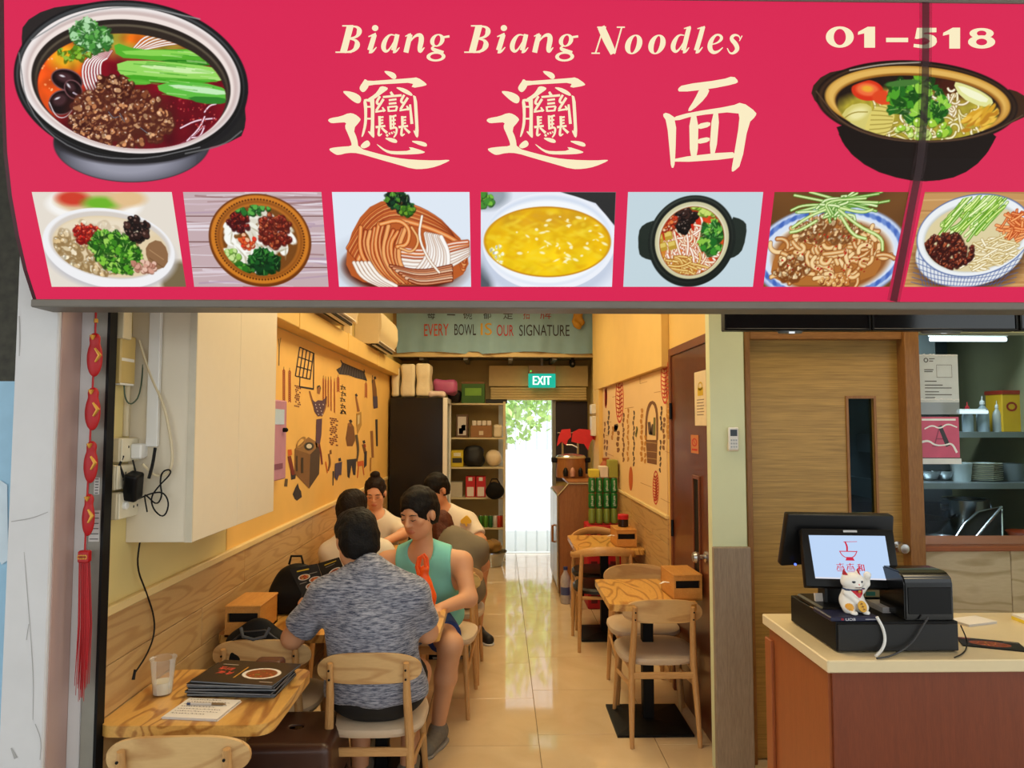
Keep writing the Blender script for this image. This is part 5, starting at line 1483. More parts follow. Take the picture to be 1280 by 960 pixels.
def wall_backpack():
    p = atZ(358, 756, .70); Y = T2[3] - .10
    a = atY(342, 752, Y); c = atY(385, 703, Y)
    cx, hw, zt = (a.x + c.x) / 2 + .02, (c.x - a.x) / 2 + .03, c.z
    t = thing('backpack', 'black backpack standing against the wall beside the wooden box', 'bag', (cx, Y, .701))
    H_ = zt - .70
    f = wob(smin(.05, rbox((0, 0, H_ * .32), (hw, .085, H_ * .32), .06), ell((.0, 0, H_ * .58), (hw * .88, .085, H_ * .42)), rbox((.02, -.07, H_ * .28), (hw * .66, .04, H_ * .22), .03)), .007, 30, 5)
    soft('bag_body', f, (-hw - .05, -.16, -.02), (hw + .05, .14, H_ + .05), .007, m_bag, t)
    b = NB(); tube(b, [(-.03, 0, H_ - .01), (-.02, 0, H_ + .03), (.03, 0, H_ + .03), (.04, 0, H_ - .01)], .006, 8); obj('handle', b, m_bag, t)
    b = NB(); tube(b, [(hw * .3, -.085, H_ * .9), (hw * .75, -.11, H_ * .6), (hw * .5, -.105, H_ * .2)], .012, 8, flat=(1, .5)); obj('strap', b, MT('grey_strap', (40, 40, 42), .6), t)
wall_backpack()
def orange_bag():
    Y = T2[3] - .17
    lo_ = atY(535, 770, Y); x = lo_.x; H_ = atY(524, 694, Y).z - .70
    t = thing('plastic_bag', 'orange plastic carrier bag standing on the long table', 'bag', (x - .01, Y, .702))
    f = wob(smin(.02, ell((.008, 0, .06), (.040, .05, .062)), cone((.004, 0, .07), (-.012, 0, .20), .038, .026)), .004, 70, 4)
    f = smax(.006, f, plane((0, 0, .004), (0, 0, -1)))
    m = MT('orange_film', (240, 92, 26), .35, var=.12, scale=40, bump=.2)
    soft('bag_body', f, (-.12, -.1, -.02), (.12, .1, .25), .006, m, t)
    for yy, dx in ((-.014, 0), (.016, .008)):
        b = NB(); tube(b, [(-.034 + dx, yy, .185), (-.046 + dx, yy, H_ * .80), (-.036 + dx, yy, H_ * .96), (-.020 + dx, yy, H_), (-.006 + dx, yy, H_ * .93), (-.002 + dx, yy, H_ * .78), (-.008 + dx, yy, .185)], [.010, .008, .007, .006, .007, .008, .010], 8, flat=(.5, 1)); obj('handle', b, m, t)
orange_bag()
# ================================================================ left wall: cabinet, wiring, mural, air conditioners, red hanging
cab_y0 = 2.345
CX1 = atY(240, 678, cab_y0).x; cz0 = atY(240, 678, cab_y0).z; cy1 = atX(343.5, 560, CX1).y
cab = thing('wall_cabinet', 'white wall-hung cabinet boxed above the near left table', 'cabinet', (XL, cab_y0, cz0))
m_cabw = MT('white_laminate', (226, 214, 190), .4, var=.03)
box('cabinet_body', (0, 0, 0), (CX1 - XL - .02, cy1 - cab_y0, 2.9 - cz0), m_cabw, cab, bev=.002)
hy = (cy1 - cab_y0)
box('door', (CX1 - XL - .019, .002, 0), (CX1 - XL, hy * .47 - .001, 2.9 - cz0), m_cabw, cab, bev=.0015)
box('door', (CX1 - XL - .019, hy * .47 + .001, 0), (CX1 - XL, hy - .002, 2.9 - cz0), m_cabw, cab, bev=.0015)
box('edge_strip', (CX1 - XL - .024, -.003, 0), (CX1 - XL, .003, 2.9 - cz0), MT('edge_band', (206, 196, 172), .4), cab)
sp = lambda px, py, off=.0: atY(px, py, cab_y0 - off)
# trunking and cables on the cabinet side
ct = thing('cable_trunking', 'white cable trunking running down the cabinet side', 'trunking', (0, 0, 0))
a, c = sp(191, 385), sp(200, 558); box('cover', (a.x, cab_y0 - .022, c.z), (c.x, cab_y0 - .004, 2.85), m_white, ct, bev=.002)
a, c = sp(163, 418), sp(168, 545); b = NB(); tube(b, [(a.x + .01, cab_y0 - .03, a.z), (a.x + .01, cab_y0 - .03, c.z + .0)], .011, 10); obj('conduit', b, m_beige, ct)
a, c = sp(152, 385), sp(160, 415); box('duct', (XL + .002, 2.21, a.z - .12), (XL + .045, 2.26, 2.9), m_beige, ct, bev=.002)
def cord(name, label, pts, r, mat, off=.014):
    P = [sp(x, y, o) for x, y, o in pts]; P = [Vector(q) for q in chaikin([tuple(v) for v in P], 2, closed=False)]
    b = NB(); tube(b, P, r, 6); return obj(name, b, mat, label=label, cat='cable')
cord('white_cable', 'white cable looping down beside the trunking on the cabinet side', [(174, 425, .02), (188, 470, .02), (205, 505, .02), (214, 550, .02), (216, 580, .02), (208, 594, .02), (192, 595, .03), (178, 580, .06)], .0045, m_beige)
cord('black_cable', 'thin black cable with tangled loops below the sockets', [(166, 575, .075), (172, 600, .07), (165, 615, .06), (162, 628, .06), (172, 624, .05), (190, 616, .03), (205, 615, .03), (212, 630, .03), (205, 648, .03), (192, 638, .03), (188, 622, .03), (198, 608, .03), (214, 592, .03), (212, 586, .03), (202, 590, .03), (200, 604, .03), (203, 620, .03), (196, 632, .03), (184, 620, .04), (180, 618, .05), (184, 640, .06)], .0026, m_black)
b = NB()
pp = [atX(183, 640, XL + .05), atX(174, 680, XL + .03), atX(171, 710, XL + .022), atX(182, 738, XL + .025), atX(193, 770, XL + .025), atX(193, 795, XL + .025), atX(183, 820, XL + .03), atX(168, 842, XL + .035)]
tube(b, [Vector(q) for q in chaikin([tuple(v) for v in pp], 2, closed=False)], .0028, 6); pw = obj('charging_cord', b, m_black, label='long black charging cord hanging down the wooden dado', cat='cable')
b = NB(); e_ = pp[-1]; tube(b, [e_ + Vector((0, .004, .012)), e_ - Vector((0, .006, .018))], [.004, .0055], 8); obj('plug', b, m_black, pw)
cord('power_lead', 'short thick black lead rising from the black adaptor into the trunking', [(194, 560, .02), (191, 580, .04), (186, 598, .06)], .005, m_black)
# access point
def wallbox(name, lab, cat, px0, px1, py0, py1, proud, mat, pyr=500, parent=None):
    y0 = atX(px0, pyr, XL).y; y1 = atX(px1, pyr, XL + proud).y
    ym = (y0 + y1) / 2
    z1 = atX((px0 + px1) / 2, py0, XL + proud / 2).z; z0 = atX((px0 + px1) / 2, py1, XL + proud / 2).z
    return thing(name, lab, cat, (XL + .002, ym, (z0 + z1) / 2)), (y1 - y0) / 2, (z1 - z0) / 2
t, hy_, hz_ = wallbox('network_box', 'beige network box with a label strip high on the wall', 'network box', 140, 163, 419, 480, .03, m_beige)
hy_ = max(hy_, .045); box('body', (0, -hy_, -hz_), (.032, hy_, hz_), MT('tan_plastic', (196, 168, 100), .45), t, bev=.004)
box('label_strip', (.0322, -hy_ * .9, -.006), (.0326, hy_ * .8, .004), MT('label_white', (226, 220, 206), .6), t)
box('port_edge', (.002, -hy_ * .9, -hz_ - .004), (.03, hy_ * .9, -hz_ + .004), m_white, t)
b = NB(); tube(b, [Vector(q) for q in chaikin([(.02, 0, -hz_), (.022, .005, -hz_ - .05), (.03, .03, -hz_ - .07), (.04, .07, -hz_ - .03), (.035, .09, .06)], 2, closed=False)], .0025, 6); obj('cable', b, MT('green_grey_cable', (70, 90, 70), .5), t)
# sockets
def socket(lab, px0, px1, py0, py1, proud, knobs):
    t, hy_, hz_ = wallbox('wall_socket', lab, 'socket', px0, px1, py0, py1, proud, m_white); t['group'] = 'sockets under the network box'
    hy_ = max(hy_, .05); box('back_box', (0, -hy_, -hz_), (proud, hy_, hz_), m_beige, t, bev=.004)
    box('face_plate', (proud, -hy_ * .96, -hz_ * .94), (proud + .006, hy_ * .96, hz_ * .94), MT('ivory_plate', (222, 212, 184), .4), t, bev=.002)
    for (yy, zz) in knobs:
        box('pin_slot', (proud + .0055, yy - .003, zz - .004), (proud + .0066, yy + .003, zz + .004), m_black, t)
    return t, hy_, hz_, proud
t, hy_, hz_, pr_ = socket('upper wall socket with two white plugs in it', 140, 176, 547, 577, .028, [(-.02, 0.01)])
box('plug', (pr_ + .006, -.01, -.03), (pr_ + .04, .025, .02), m_white, t, bev=.004); box('plug', (pr_ + .006, .03, -.026), (pr_ + .035, .055, .018), m_white, t, bev=.004)
t, hy_, hz_, pr_ = socket('middle wall socket half hidden by the black adaptor', 140, 164, 580, 611, .025, [(.0, .012), (-.012, -.008), (.012, -.008)])
ad = thing('power_adaptor', 'black power adaptor block hanging on the sockets', 'adaptor', (XL + .06, cab_y0 - .075, atX(178, 606, XL + .06).z))
soft('adaptor_body', rbox((0, 0, 0), (.022, .026, .046), .008, rot(0, .3, .2)), (-.06, -.06, -.08), (.06, .06, .08), .004, m_dark, ad)
b = NB(); tube(b, [(-.02, -.02, .03), (-.03, -.03, .07), (-.025, -.02, .10)], .004, 6); obj('lead', b, m_black, ad)
t, hy_, hz_, pr_ = socket('lowest wall socket with a round dial and three slots', 138, 177, 613, 646, .03, [(.03, .012), (.022, -.01), (.045, -.008)])
b = NB(); lathe(b, [(.013, 0), (.013, .008), (.009, .011)], 16, Matrix.Translation((pr_ + .006, -.035, 0)) @ Matrix.Rotation(math.pi / 2, 4, 'Y')); obj('dial', b, m_white, t)

# pink framed box fixed beyond the cabinet
pk = thing('pink_wall_box', 'pink framed dispenser box on the wall beside the white cabinet', 'wall box', (0, 0, 0))
y0, y1 = atX(344, 550, XL + .06).y - .25, atX(358, 550, XL + .06).y
z1, z0 = atX(350, 500, XL + .06).z, atX(350, 600, XL + .06).z
m_pk = MT('mauve_pink', (186, 132, 158), .5)
box('body', (XL + .004, y0, z0), (XL + .06, y1, z1), m_pk, pk, bev=.006)
box('window', (XL + .0605, y0 + .03, z0 + .30), (XL + .062, y1 - .05, z1 - .05), MT('pale_blue_acrylic', (176, 192, 210), .15), pk)
box('slot', (XL + .0605, y0 + .05, z0 + .06), (XL + .062, y1 - .06, z0 + .09), MT('pink_dark', (130, 72, 100), .5), pk)
b = NB(); lathe(b, [(.012, 0), (.012, .02), (.006, .026)], 12, Matrix.Translation((XL + .06, y1 - .06, z0 + .27)) @ Matrix.Rotation(math.pi / 2, 4, 'Y')); obj('latch', b, m_black, pk)

# ---------------- mural on the left wall: flat paint, traced where it stands
MUR = {}
def mcol(c): 
    n = 'mural_paint_%d_%d_%d' % c
    return MT(n, c, .75, var=.12, scale=25)
def on_lw(off=.0052): return lambda u, v: atX(340 + u / 4.173, 390 + v / 4.173, XL + off)   # zoom window 340..490 x 390..620
def mural(name, shapes, off=.0052, c=None, parent=None, fnx=None):
    """shapes: list of (colour, outline) or (colour, stroke with widths)"""
    by = {}
    for col_, s in shapes: by.setdefault(col_, []).append(s)
    for i, (col_, ss) in enumerate(by.items()):
        b = NB(); fn = (fnx or on_lw)(off + .0004 * i)
        for s in ss:
            if len(s[0]) == 3: add_stroke(b, s, fn)
            else: add_poly(b, s, fn)
        obj(name, b, mcol(col_), parent or wl, smooth=0)
DK, BR, RD, PU, TN, GRY, OR = (46, 40, 48), (120, 78, 40), (158, 40, 28), (84, 58, 80), (150, 98, 54), (92, 76, 56), (206, 96, 30)
S = []
# lattice window
for k in range(5): S.append((DK, [(145 + k * 18, 182 + k * 8, 6), (122 + k * 19, 335 + k * 4.5, 6)]))
for k in range(4): S.append((DK, [(146 - k * 7.5, 184 + k * 50, 6), (219 - k * 6, 216 + k * 45, 6)]))
S += [(DK, [(219, 214, 5), (216, 405, 6)]), (DK, [(144, 390, 9), (216, 402, 10)]), (DK, [(146, 340, 5), (144, 390, 6)])]
mural('mural_window', S)
# brick patches
S = []
for (x0, y0, nr, w) in ((118, 380, 11, 28), (300, 550, 14, 40)):
    for r_ in range(nr):
        for k in range(3):
            if (r_ + k) % 5 == 4: continue
            xx = x0 + k * w / 3 + (5 if r_ % 2 else 0) + 3 * math.sin(r_); yy = y0 + r_ * 10.5 + k * 2
            S.append(((128, 70, 52), [(xx, yy), (xx + w / 3 - 2, yy + 2), (xx + w / 3 - 2, yy + 9), (xx, yy + 7)]))
mural('mural_brick_patch', S)
# hanging chillies
S = []
for (x, y0, y1) in ((62, 300, 468), (92, 305, 468), (268, 345, 470), (280, 350, 474), (294, 352, 488), (308, 350, 515), (326, 360, 515), (490, 370, 440), (345, 340, 410)):
    S.append(((70, 50, 40), [(x, y0 - 14, 2), (x, y0, 2)]))
    y = y0
    while y < y1:
        w_ = .45 if 260 < x < 330 else .9; S.append((RD, [(x, y, 4 * w_), (x - 6 * w_, y + 8, 5 * w_), (x - 7 * w_, y + 13, 1)])); S.append((RD, [(x, y, 4 * w_), (x + 6 * w_, y + 9, 5 * w_), (x + 7 * w_, y + 14, 1)])); y += 11
mural('mural_chilli_string', S)
# tiled roof
S = [(DK, [(335, 300), (360, 285), (366, 262), (480, 310), (497, 360), (470, 352), (440, 345), (400, 330), (350, 325)])]
for k in range(10): S.append(((100, 92, 96), [(366 + k * 11.5, 266 + k * 4.6, 2), (348 + k * 14, 322 + k * 3.6, 2)]))
S += [(DK, [(358, 250, 4), (366, 266, 8)]), (DK, [(480, 300, 4), (482, 316, 8)])]
mural('mural_roof', S)
# painted character column
S = []
for (x, y) in ((370, 392), (372, 425), (368, 455), (370, 490), (372, 520)):
    S += [(DK, [(x - 14, y - 6, 4), (x + 14, y + 2, 4)]), (DK, [(x - 2, y - 14, 4), (x - 8, y + 14, 4)]), (DK, [(x + 2, y - 4, 4), (x + 14, y + 14, 4)]), (DK, [(x - 12, y + 8, 3), (x + 8, y + 10, 3)])]
S.append((DK, [(356, 530, 6), (372, 510, 8), (386, 534, 5)])); mural('mural_character', S)
# noodle puller with raised arms
S = [(DK, [(234, 396), (238, 384), (250, 382), (256, 396), (254, 406), (236, 404)]), (TN, [(236, 396), (250, 388), (254, 410), (248, 430), (236, 424)]), (PU, [(208, 455), (226, 470), (240, 460), (262, 462), (282, 446), (276, 500), (260, 540), (240, 545), (222, 520)]), (PU, [(232, 560), (262, 555), (258, 640), (250, 690), (228, 680)]),
     (TN, [(196, 412, 8), (206, 450, 10), (224, 500, 10)]), (TN, [(284, 440, 8), (280, 500, 9), (258, 545, 8)]), ((120, 40, 36), [(246, 690, 10), (256, 740, 9), (262, 795, 8)]), (DK, [(230, 680, 9), (240, 740, 8)])]
S += [((206, 200, 206), [(226 + 5 * i, 480 + 17 * (i % 4), 4), (229 + 5 * i, 486 + 17 * (i % 4), 4)]) for i in range(9)]
mural('mural_noodle_puller', S)
# stone mill
S = [((150, 112, 66), [(118, 715), (190, 652), (252, 690), (200, 742)]), ((126, 88, 48), [(118, 715), (200, 742), (194, 922), (116, 840)]), ((74, 56, 44), [(200, 742), (252, 690), (246, 845), (194, 922)])]
mural('mural_stone_mill', S)
fnm = on_lw(.0072); b = NB(); add_ring(b, (194, 700), (25, 21), (14, 12), fnm); obj('mural_stone_mill', b, mcol((60, 56, 50)), wl, smooth=0)
b = NB(); add_disc(b, (194, 700), (14, 12), fnm); obj('mural_stone_mill', b, mcol((210, 206, 190)), wl, smooth=0)
b = NB(); add_ring(b, (152, 680), (20, 30), (14, 22), on_lw(.0076), .5); obj('mural_basket', b, mcol((170, 130, 76)), wl, smooth=0)
mural('mural_stone_mill', [((60, 46, 36), [(158, 760, 12), (158, 840, 12)]), ((60, 46, 36), [(130, 750, 7), (130, 830, 7)])], off=.0076)
# seated and standing figures further along, dog, stools
S = [(BR, [(395, 590), (412, 575), (428, 600), (434, 670), (420, 700), (392, 700), (384, 660)]), (DK, [(390, 770), (440, 765), (436, 850), (424, 850), (415, 800), (404, 868), (394, 860)]), (TN, [(398, 580, 14), (412, 596, 12)]),
     (TN, [(438, 440, 8), (452, 520, 14)]), ((180, 140, 70), [(440, 530), (466, 520), (468, 590), (446, 640), (440, 590)]), (GRY, [(440, 640, 14), (452, 720, 12), (442, 780, 8)]), (OR, [(446, 780), (478, 775), (480, 800), (448, 806)]), (OR, [(452, 806, 5), (446, 865, 5)]), (OR, [(474, 800, 5), (480, 850, 5)]),
     (BR, [(476, 690, 16), (488, 740, 14)]), (DK, [(482, 730), (496, 725), (494, 800), (480, 815)]), (BR, [(520, 360), (535, 345), (545, 400), (548, 440), (526, 450)]), ((70, 60, 84), [(526, 440), (550, 440), (552, 500), (530, 505)]), (DK, [(545, 560, 12), (548, 700, 9)]), (TN, [(520, 620, 14), (526, 760, 12)]), ((170, 120, 50), [(516, 760, 8), (514, 830, 6)]), (DK, [(524, 330, 3), (522, 370, 4)]),
     ((70, 60, 92), [(330, 790), (366, 780), (362, 850), (350, 850), (340, 880), (326, 860)]), (BR, [(296, 740, 10), (304, 790, 12), (292, 830, 8)]), (OR, [(280, 780, 5), (290, 840, 4)]), (DK, [(320, 830, 8), (318, 905, 5)]), (RD, [(484, 690, 8), (486, 705, 8)])]
S += [(DK, [(400, 566), (412, 560), (420, 572), (410, 582)]), (DK, [(432, 432), (440, 424), (448, 436), (440, 446)]), ((214, 196, 150), [(446, 540), (458, 536), (456, 580), (446, 590)]), (DK, [(472, 672), (484, 668), (488, 684), (476, 688)]), (BR, [(300, 722), (310, 718), (312, 740), (300, 744)]), (DK, [(346, 764), (358, 760), (362, 776), (348, 780)]), (DK, [(530, 338), (542, 336), (544, 350), (532, 352)])]
mural('mural_figures', S)
S = [(DK, [(108, 950), (122, 915), (135, 892), (142, 920), (152, 935), (156, 965), (130, 985), (118, 975)]), (OR, [(82, 718), (102, 716), (106, 745), (84, 752)]), ((120, 40, 30), [(90, 752, 18), (100, 800, 20), (112, 850, 16)]), (DK, [(96, 820), (128, 830), (122, 870), (100, 876)]), (GRY, [(76, 870, 14), (72, 910, 16)])]
mural('mural_dog_and_child', S)
mural('mural_twig', [((90, 80, 60), [(38, 180, 4), (36, 280, 5)]), ((90, 80, 60), [(38, 185, 2), (46, 135, 3)]), ((90, 80, 60), [(38, 190, 2), (34, 140, 3)])])

# ---------------- air conditioners
m_ac = MT('cream_air_con', (228, 206, 158), .4, var=.03)
def aircon(label, y0, y1, z0, z1, dep=.23):
    t = thing('air_conditioner', label, 'air conditioner', (XL + .001, y0, z0), group='wall air conditioners')
    H_ = z1 - z0
    prof = [(0, 0), (dep * .55, 0), (dep * .8, H_ * .10), (dep * .95, H_ * .28), (dep, H_ * .5), (dep * .98, H_ * .85), (dep * .9, H_), (0, H_)]
    b = NB(); prism(b, prof, 0, y1 - y0, lambda u, v, d: Vector((u, d, v))); obj('body', b, m_ac, t, smooth=25)
    for k in range(3):
        q0 = (dep * (.60 + .10 * k), H_ * (.02 + .05 * k))
        box('louvre', (q0[0], .05, q0[1] - .012), (q0[0] + .03, y1 - y0 - .05, q0[1] - .006), m_white, t, M=None)
    box('outlet', (dep * .5, .04, -.004), (dep * .8, y1 - y0 - .04, .012), m_black, t)
    box('end_cap', (0, -.008, .0), (dep * .9, 0, H_ * .96), m_ac, t, bev=.004)
aircon('cream air conditioner above the mural, fully in view beside the banner', 5.9, 6.85, 2.31, 2.60)
aircon('cream air conditioner half hidden by the red sign', 4.05, 4.98, 2.33, 2.62)
jb = thing('junction_box', 'cream trunking box between the two air conditioners', 'box', (XL, 5.35, 2.42)); box('body', (0, 0, 0), (.10, .18, .24), m_ac, jb, bev=.004); box('duct', (.02, .06, -.12), (.07, .12, 0), m_ac, jb)
b = NB(); tube(b, [(.04, .02, .24), (.05, .04, .30), (.05, .12, .28), (.06, .2, .34)], .012, 8); obj('pipe', b, m_cream_b, jb)

# ---------------- red lucky hanging
Yh = 2.13
hp = lambda px, py, o=0: atY(px, py, Yh - o)
m_redc = MT('red_satin', (176, 8, 18), .45, var=.2); m_gold = MT('gold_thread', (206, 150, 60), .35, metal=.6)
hg = thing('lucky_hanging', 'red string of four fish charms with a long tassel on the shutter rail', 'hanging', (0, 0, 0))
b = NB(); tube(b, [hp(120, 386), hp(119, 420), hp(114, 520), hp(108, 640), hp(106, 690)], .0028, 6); obj('cord', b, m_redc, hg)
b = NB(); lathe(b, [(.006, -.006), (.006, .006)], 12, Matrix.Translation(hp(120, 401))); obj('bead', b, m_gold, hg)
for (tx, ty, bx2, by2, w) in ((119, 416, 118, 473, 19), (117, 484, 115, 540, 19), (115, 551, 112, 606, 17), (112, 617, 109, 672, 15)):
    a, c = hp(tx, ty), hp(bx2, by2); mid = (a + c) / 2; L_ = (a - c).length / 2; wd_ = w / F_PX * Yh / 2
    o = soft('fish_charm', smin(.01, ell(mid - Vector((0, 0, L_ * .12)), (wd_, .012, L_ * .82)), ell(a - Vector((0, 0, L_ * .25)), (wd_ * .7, .010, L_ * .25))), mid - Vector((.05, .04, L_ + .02)), mid + Vector((.05, .04, L_ + .02)), .0035, m_redc, hg)
    b = NB(); tube(b, [mid + Vector((wd_ * .3, -.013, L_ * .3)), mid + Vector((wd_ * .9, -.010, .0)), mid + Vector((wd_ * .4, -.013, -L_ * .3))], [.003, .006, .003], 8); obj('gold_fin', b, m_gold, o)
    for s in (-1, 0, 1):
        b = NB(); tube(b, [a + Vector((0, -.012, -L_ * .32)), a + Vector((s * .006, -.013, -L_ * .12))], [.0025, .0035], 6); obj('gold_leaf', b, m_gold, o)
a, c = hp(106, 688), hp(106, 703); box('tassel_cap', (a.x - .016, Yh - .012, c.z), (a.x + .016, Yh + .012, a.z), m_redc, hg, bev=.004)
b = NB()
for k in range(4): add_ring(b, (a.x - .01 + .0066 * k, (a.z + c.z) / 2), (.005, .007), (.0025, .004), lambda u, v: Vector((u, Yh - .0125, v)), n=10)
obj('gold_knot', b, m_gold, hg, smooth=0)
b = NB()
for k in range(26):
    q = k / 25; x0 = a.x + (-.013 + .026 * q); yy = Yh + random.uniform(-.006, .006)
    e_ = hp(94 + 16 * q, 868 + random.uniform(-20, 10) - (0 if q < .8 else 12)); m_ = hp(99 + 14 * q, 780)
    tube(b, [(x0, yy, c.z), (m_.x, yy, m_.z), (e_.x, yy, e_.z)], [.0016, .0019, .0008], 5)
obj('tassel', b, m_redc, hg, kind='stuff')
st = thing('rail_stickers', 'small printed stickers on the grey shutter rail behind the red hanging', 'sticker', (0, 0, 0))
for (x0, x1, y0, y1) in ((118, 124, 597, 618), (112, 124, 638, 677)):
    a, c = atY(x0, y0, 2.163), atY(x1, y1, 2.163); o = box('sticker', (a.x, 2.1625, c.z), (c.x, 2.1645, a.z), MT('sticker_white', (206, 204, 200), .6), st)
    b = NB()
    for k in range(6):
        zz = c.z + (a.z - c.z) * (k + .5) / 6; add_stroke(b, [(a.x + .003, zz, .003), (c.x - .003, zz, .003)], lambda u, v: Vector((u, 2.1622, v)))
    obj('print', b, MT('print_grey', (84, 84, 84), .6), o, smooth=0)
# ================================================================ service counter, till, kitchen
CZ = .93
c_nl, c_fl = atZ(1035, 826, CZ), atZ(952, 767, CZ)
cx0 = (c_nl.x + c_fl.x) / 2; cy0, cyb = c_nl.y, c_fl.y
ctr = thing('service_counter', 'red-brown veneer service counter with a cream stone top', 'counter', (cx0, cy0, 0))
m_vf = WOOD('red_veneer_shaded', (136, 66, 34), (104, 46, 22), 'Z', 14, 3, .4, 1.0, rings=False); m_vs = WOOD('red_veneer_lit', (168, 92, 46), (140, 72, 34), 'Z', 14, 3, .4, 1.0, rings=False)  # one veneer: lit side and darker front put into the colours
sth = .036
box('worktop', (0, 0, CZ - sth), (1.7, cyb - cy0, CZ), MT('cream_stone', (226, 206, 164), .3, var=.04, scale=40), ctr, bev=.003)
box('front_panel', (.022, .018, 0), (1.7, .036, CZ - sth), m_vf, ctr); box('side_panel', (.014, .03, 0), (.032, cyb - cy0 - .03, CZ - sth), m_vs, ctr)
box('end_panel', (.002, cyb - cy0 - .07, .3), (.014, cyb - cy0 - .015, CZ - sth - .04), m_vs, ctr, bev=.002)
box('back_panel', (.032, cyb - cy0 - .05, 0), (1.7, cyb - cy0 - .03, CZ - sth), m_vs, ctr)
# cash drawer
dn = atZ(1047, 817, CZ); dr_y = dn.y; zt_ = atY(1047, 778, dr_y).z; dxr = atY(1200, 800, dr_y).x; dyb = atZ(989, 744, zt_).y
cd = thing('cash_drawer', 'wide black cash drawer on the counter', 'cash drawer', (dn.x, dr_y, CZ))
dw, dd, dh = dxr - dn.x, dyb - dr_y, zt_ - CZ
box('case', (0, .006, .004), (dw, dd, dh), m_black, cd, bev=.002)
box('drawer_front', (.004, 0, .006), (dw - .004, .008, dh - .006), MT('drawer_black', (10, 10, 10), .5), cd, bev=.002)
for x in (.03, dw - .03): box('foot', (x - .012, .02, 0), (x + .012, .05, .005), m_dark, cd)
# two-sided till
till = thing('till_terminal', 'black two-screen till with a lit pale blue display', 'till', (0, 0, 0))
yb_s, yt_s = dr_y + .10, dr_y + .185
Q = lambda px, py: atY(px, py, yb_s + (yt_s - yb_s) * (736 - py) / 76.0)
def slab(bm, corners, d, ins=0):
    TL, TR, BR_, BL = [Vector(c) for c in corners]; n = (TR - TL).cross(BL - TL).normalized()
    if n.y > 0: n = -n
    a = [bm.verts.new(p) for p in (TL, TR, BR_, BL)]; c = [bm.verts.new(p - n * d) for p in (TL, TR, BR_, BL)]
    bm.faces.new(a); bm.faces.new(c[::-1])
    for i in range(4): bm.faces.new([a[i], c[i], c[(i + 1) % 4], a[(i + 1) % 4]])
    bmesh.ops.bevel(bm, geom=list(bm.edges), offset=.006, segments=2, affect='EDGES', profile=.5)
b = NB(); slab(b, [Q(1001, 660), Q(1117, 662), Q(1127, 736), Q(1008, 733)], .028); obj('screen_case', b, m_dark, till)
n_ = Vector((0, -1, .35)).normalized()
scr = [Q(1010.5, 669), Q(1106, 670), Q(1115, 725.5), Q(1019, 723)]
sfn = lambda u, v: (scr[0] * (1 - u) + scr[1] * u) * (1 - v) + (scr[3] * (1 - u) + scr[2] * u) * v
b = NB(); b.faces.new([b.verts.new(sfn(u, v) + n_ * .0012) for u, v in ((0, 0), (1, 0), (1, 1), (0, 1))]); lcd = obj('display', b, EMIT('lcd_blue', (190, 214, 246), 1.0), till, smooth=0, label='lit pale blue display')
b = NB(); dfn = lambda u, v: sfn(u, v) + n_ * .002
add_stroke(b, [(.62, .14, .012), (.44, .15, .014)], dfn); add_stroke(b, [(.46, .14, .02), (.48, .25, .025), (.47, .36, .022)], dfn)
add_stroke(b, [(.37, .36, .012), (.40, .48, .014), (.48, .54, .018), (.56, .48, .014), (.60, .36, .012)], dfn); add_stroke(b, [(.37, .37, .02), (.60, .37, .02)], dfn); add_poly(b, [(.45, .50), (.53, .50), (.55, .58), (.43, .58)], dfn)
obj('logo', b, EMIT('lcd_red', (206, 40, 70), 1.0), lcd, smooth=0)
b = NB()
def biangs(dx):
    for s in ([(.30, .68), (.40, .66)], [(.35, .64), (.35, .70)], [(.31, .72), (.39, .72)], [(.32, .75), (.38, .75)], [(.32, .70), (.30, .80)], [(.38, .70), (.40, .80)], [(.30, .82), (.41, .82)], [(.33, .78), (.37, .78)]): add_stroke(b, [(s[0][0] + dx, s[0][1], .012), (s[1][0] + dx, s[1][1], .012)], dfn)
biangs(0); biangs(.13)
add_text(b, '和', lambda u, v: dfn(u, v), .57, .82, .09, -.17, bold=.003)
obj('shop_characters', b, EMIT('lcd_red', (206, 40, 70), 1.0), lcd, smooth=0)
b = NB(); add_stroke(b, [(.46, -.10, .05), (.64, -.10, .05)], dfn); obj('maker_mark', b, MT('pale_mark', (190, 190, 190), .5), till, smooth=0)
b = NB(); add_stroke(b, [(0, .985, .03), (1, .985, .03)], dfn); obj('task_bar', b, EMIT('lcd_bar', (226, 224, 230), 1.0), lcd, smooth=0)
Q2 = lambda px, py: atY(px, py, dr_y + .26 + .05 * (736 - py) / 90.0 * -1)
b = NB(); slab(b, [Q2(985, 643), Q2(1118, 645), Q2(1116, 700), Q2(976, 708)], .035); obj('rear_screen_case', b, m_dark, till)
p_ = Q2(991, 704); b = NB(); lathe(b, [(.004, 0), (.004, .004)], 10, Matrix.Translation(p_ - Vector((0, .018, 0))) @ Matrix.Rotation(math.pi / 2, 4, 'X')); obj('status_light', b, EMIT('status_blue', (90, 120, 250), 2.0), till)
na, nb2 = atY(1030, 735, dr_y + .16), atY(1056, 735, dr_y + .16)
box('neck', (na.x, dr_y + .15, zt_), (nb2.x, dr_y + .21, na.z + .06), m_dark, till, bev=.006)
box('stand_base', (na.x - .04, dr_y + .09, zt_ + .001), (nb2.x + .05, dr_y + .28, zt_ + .02), m_dark, till, bev=.006)
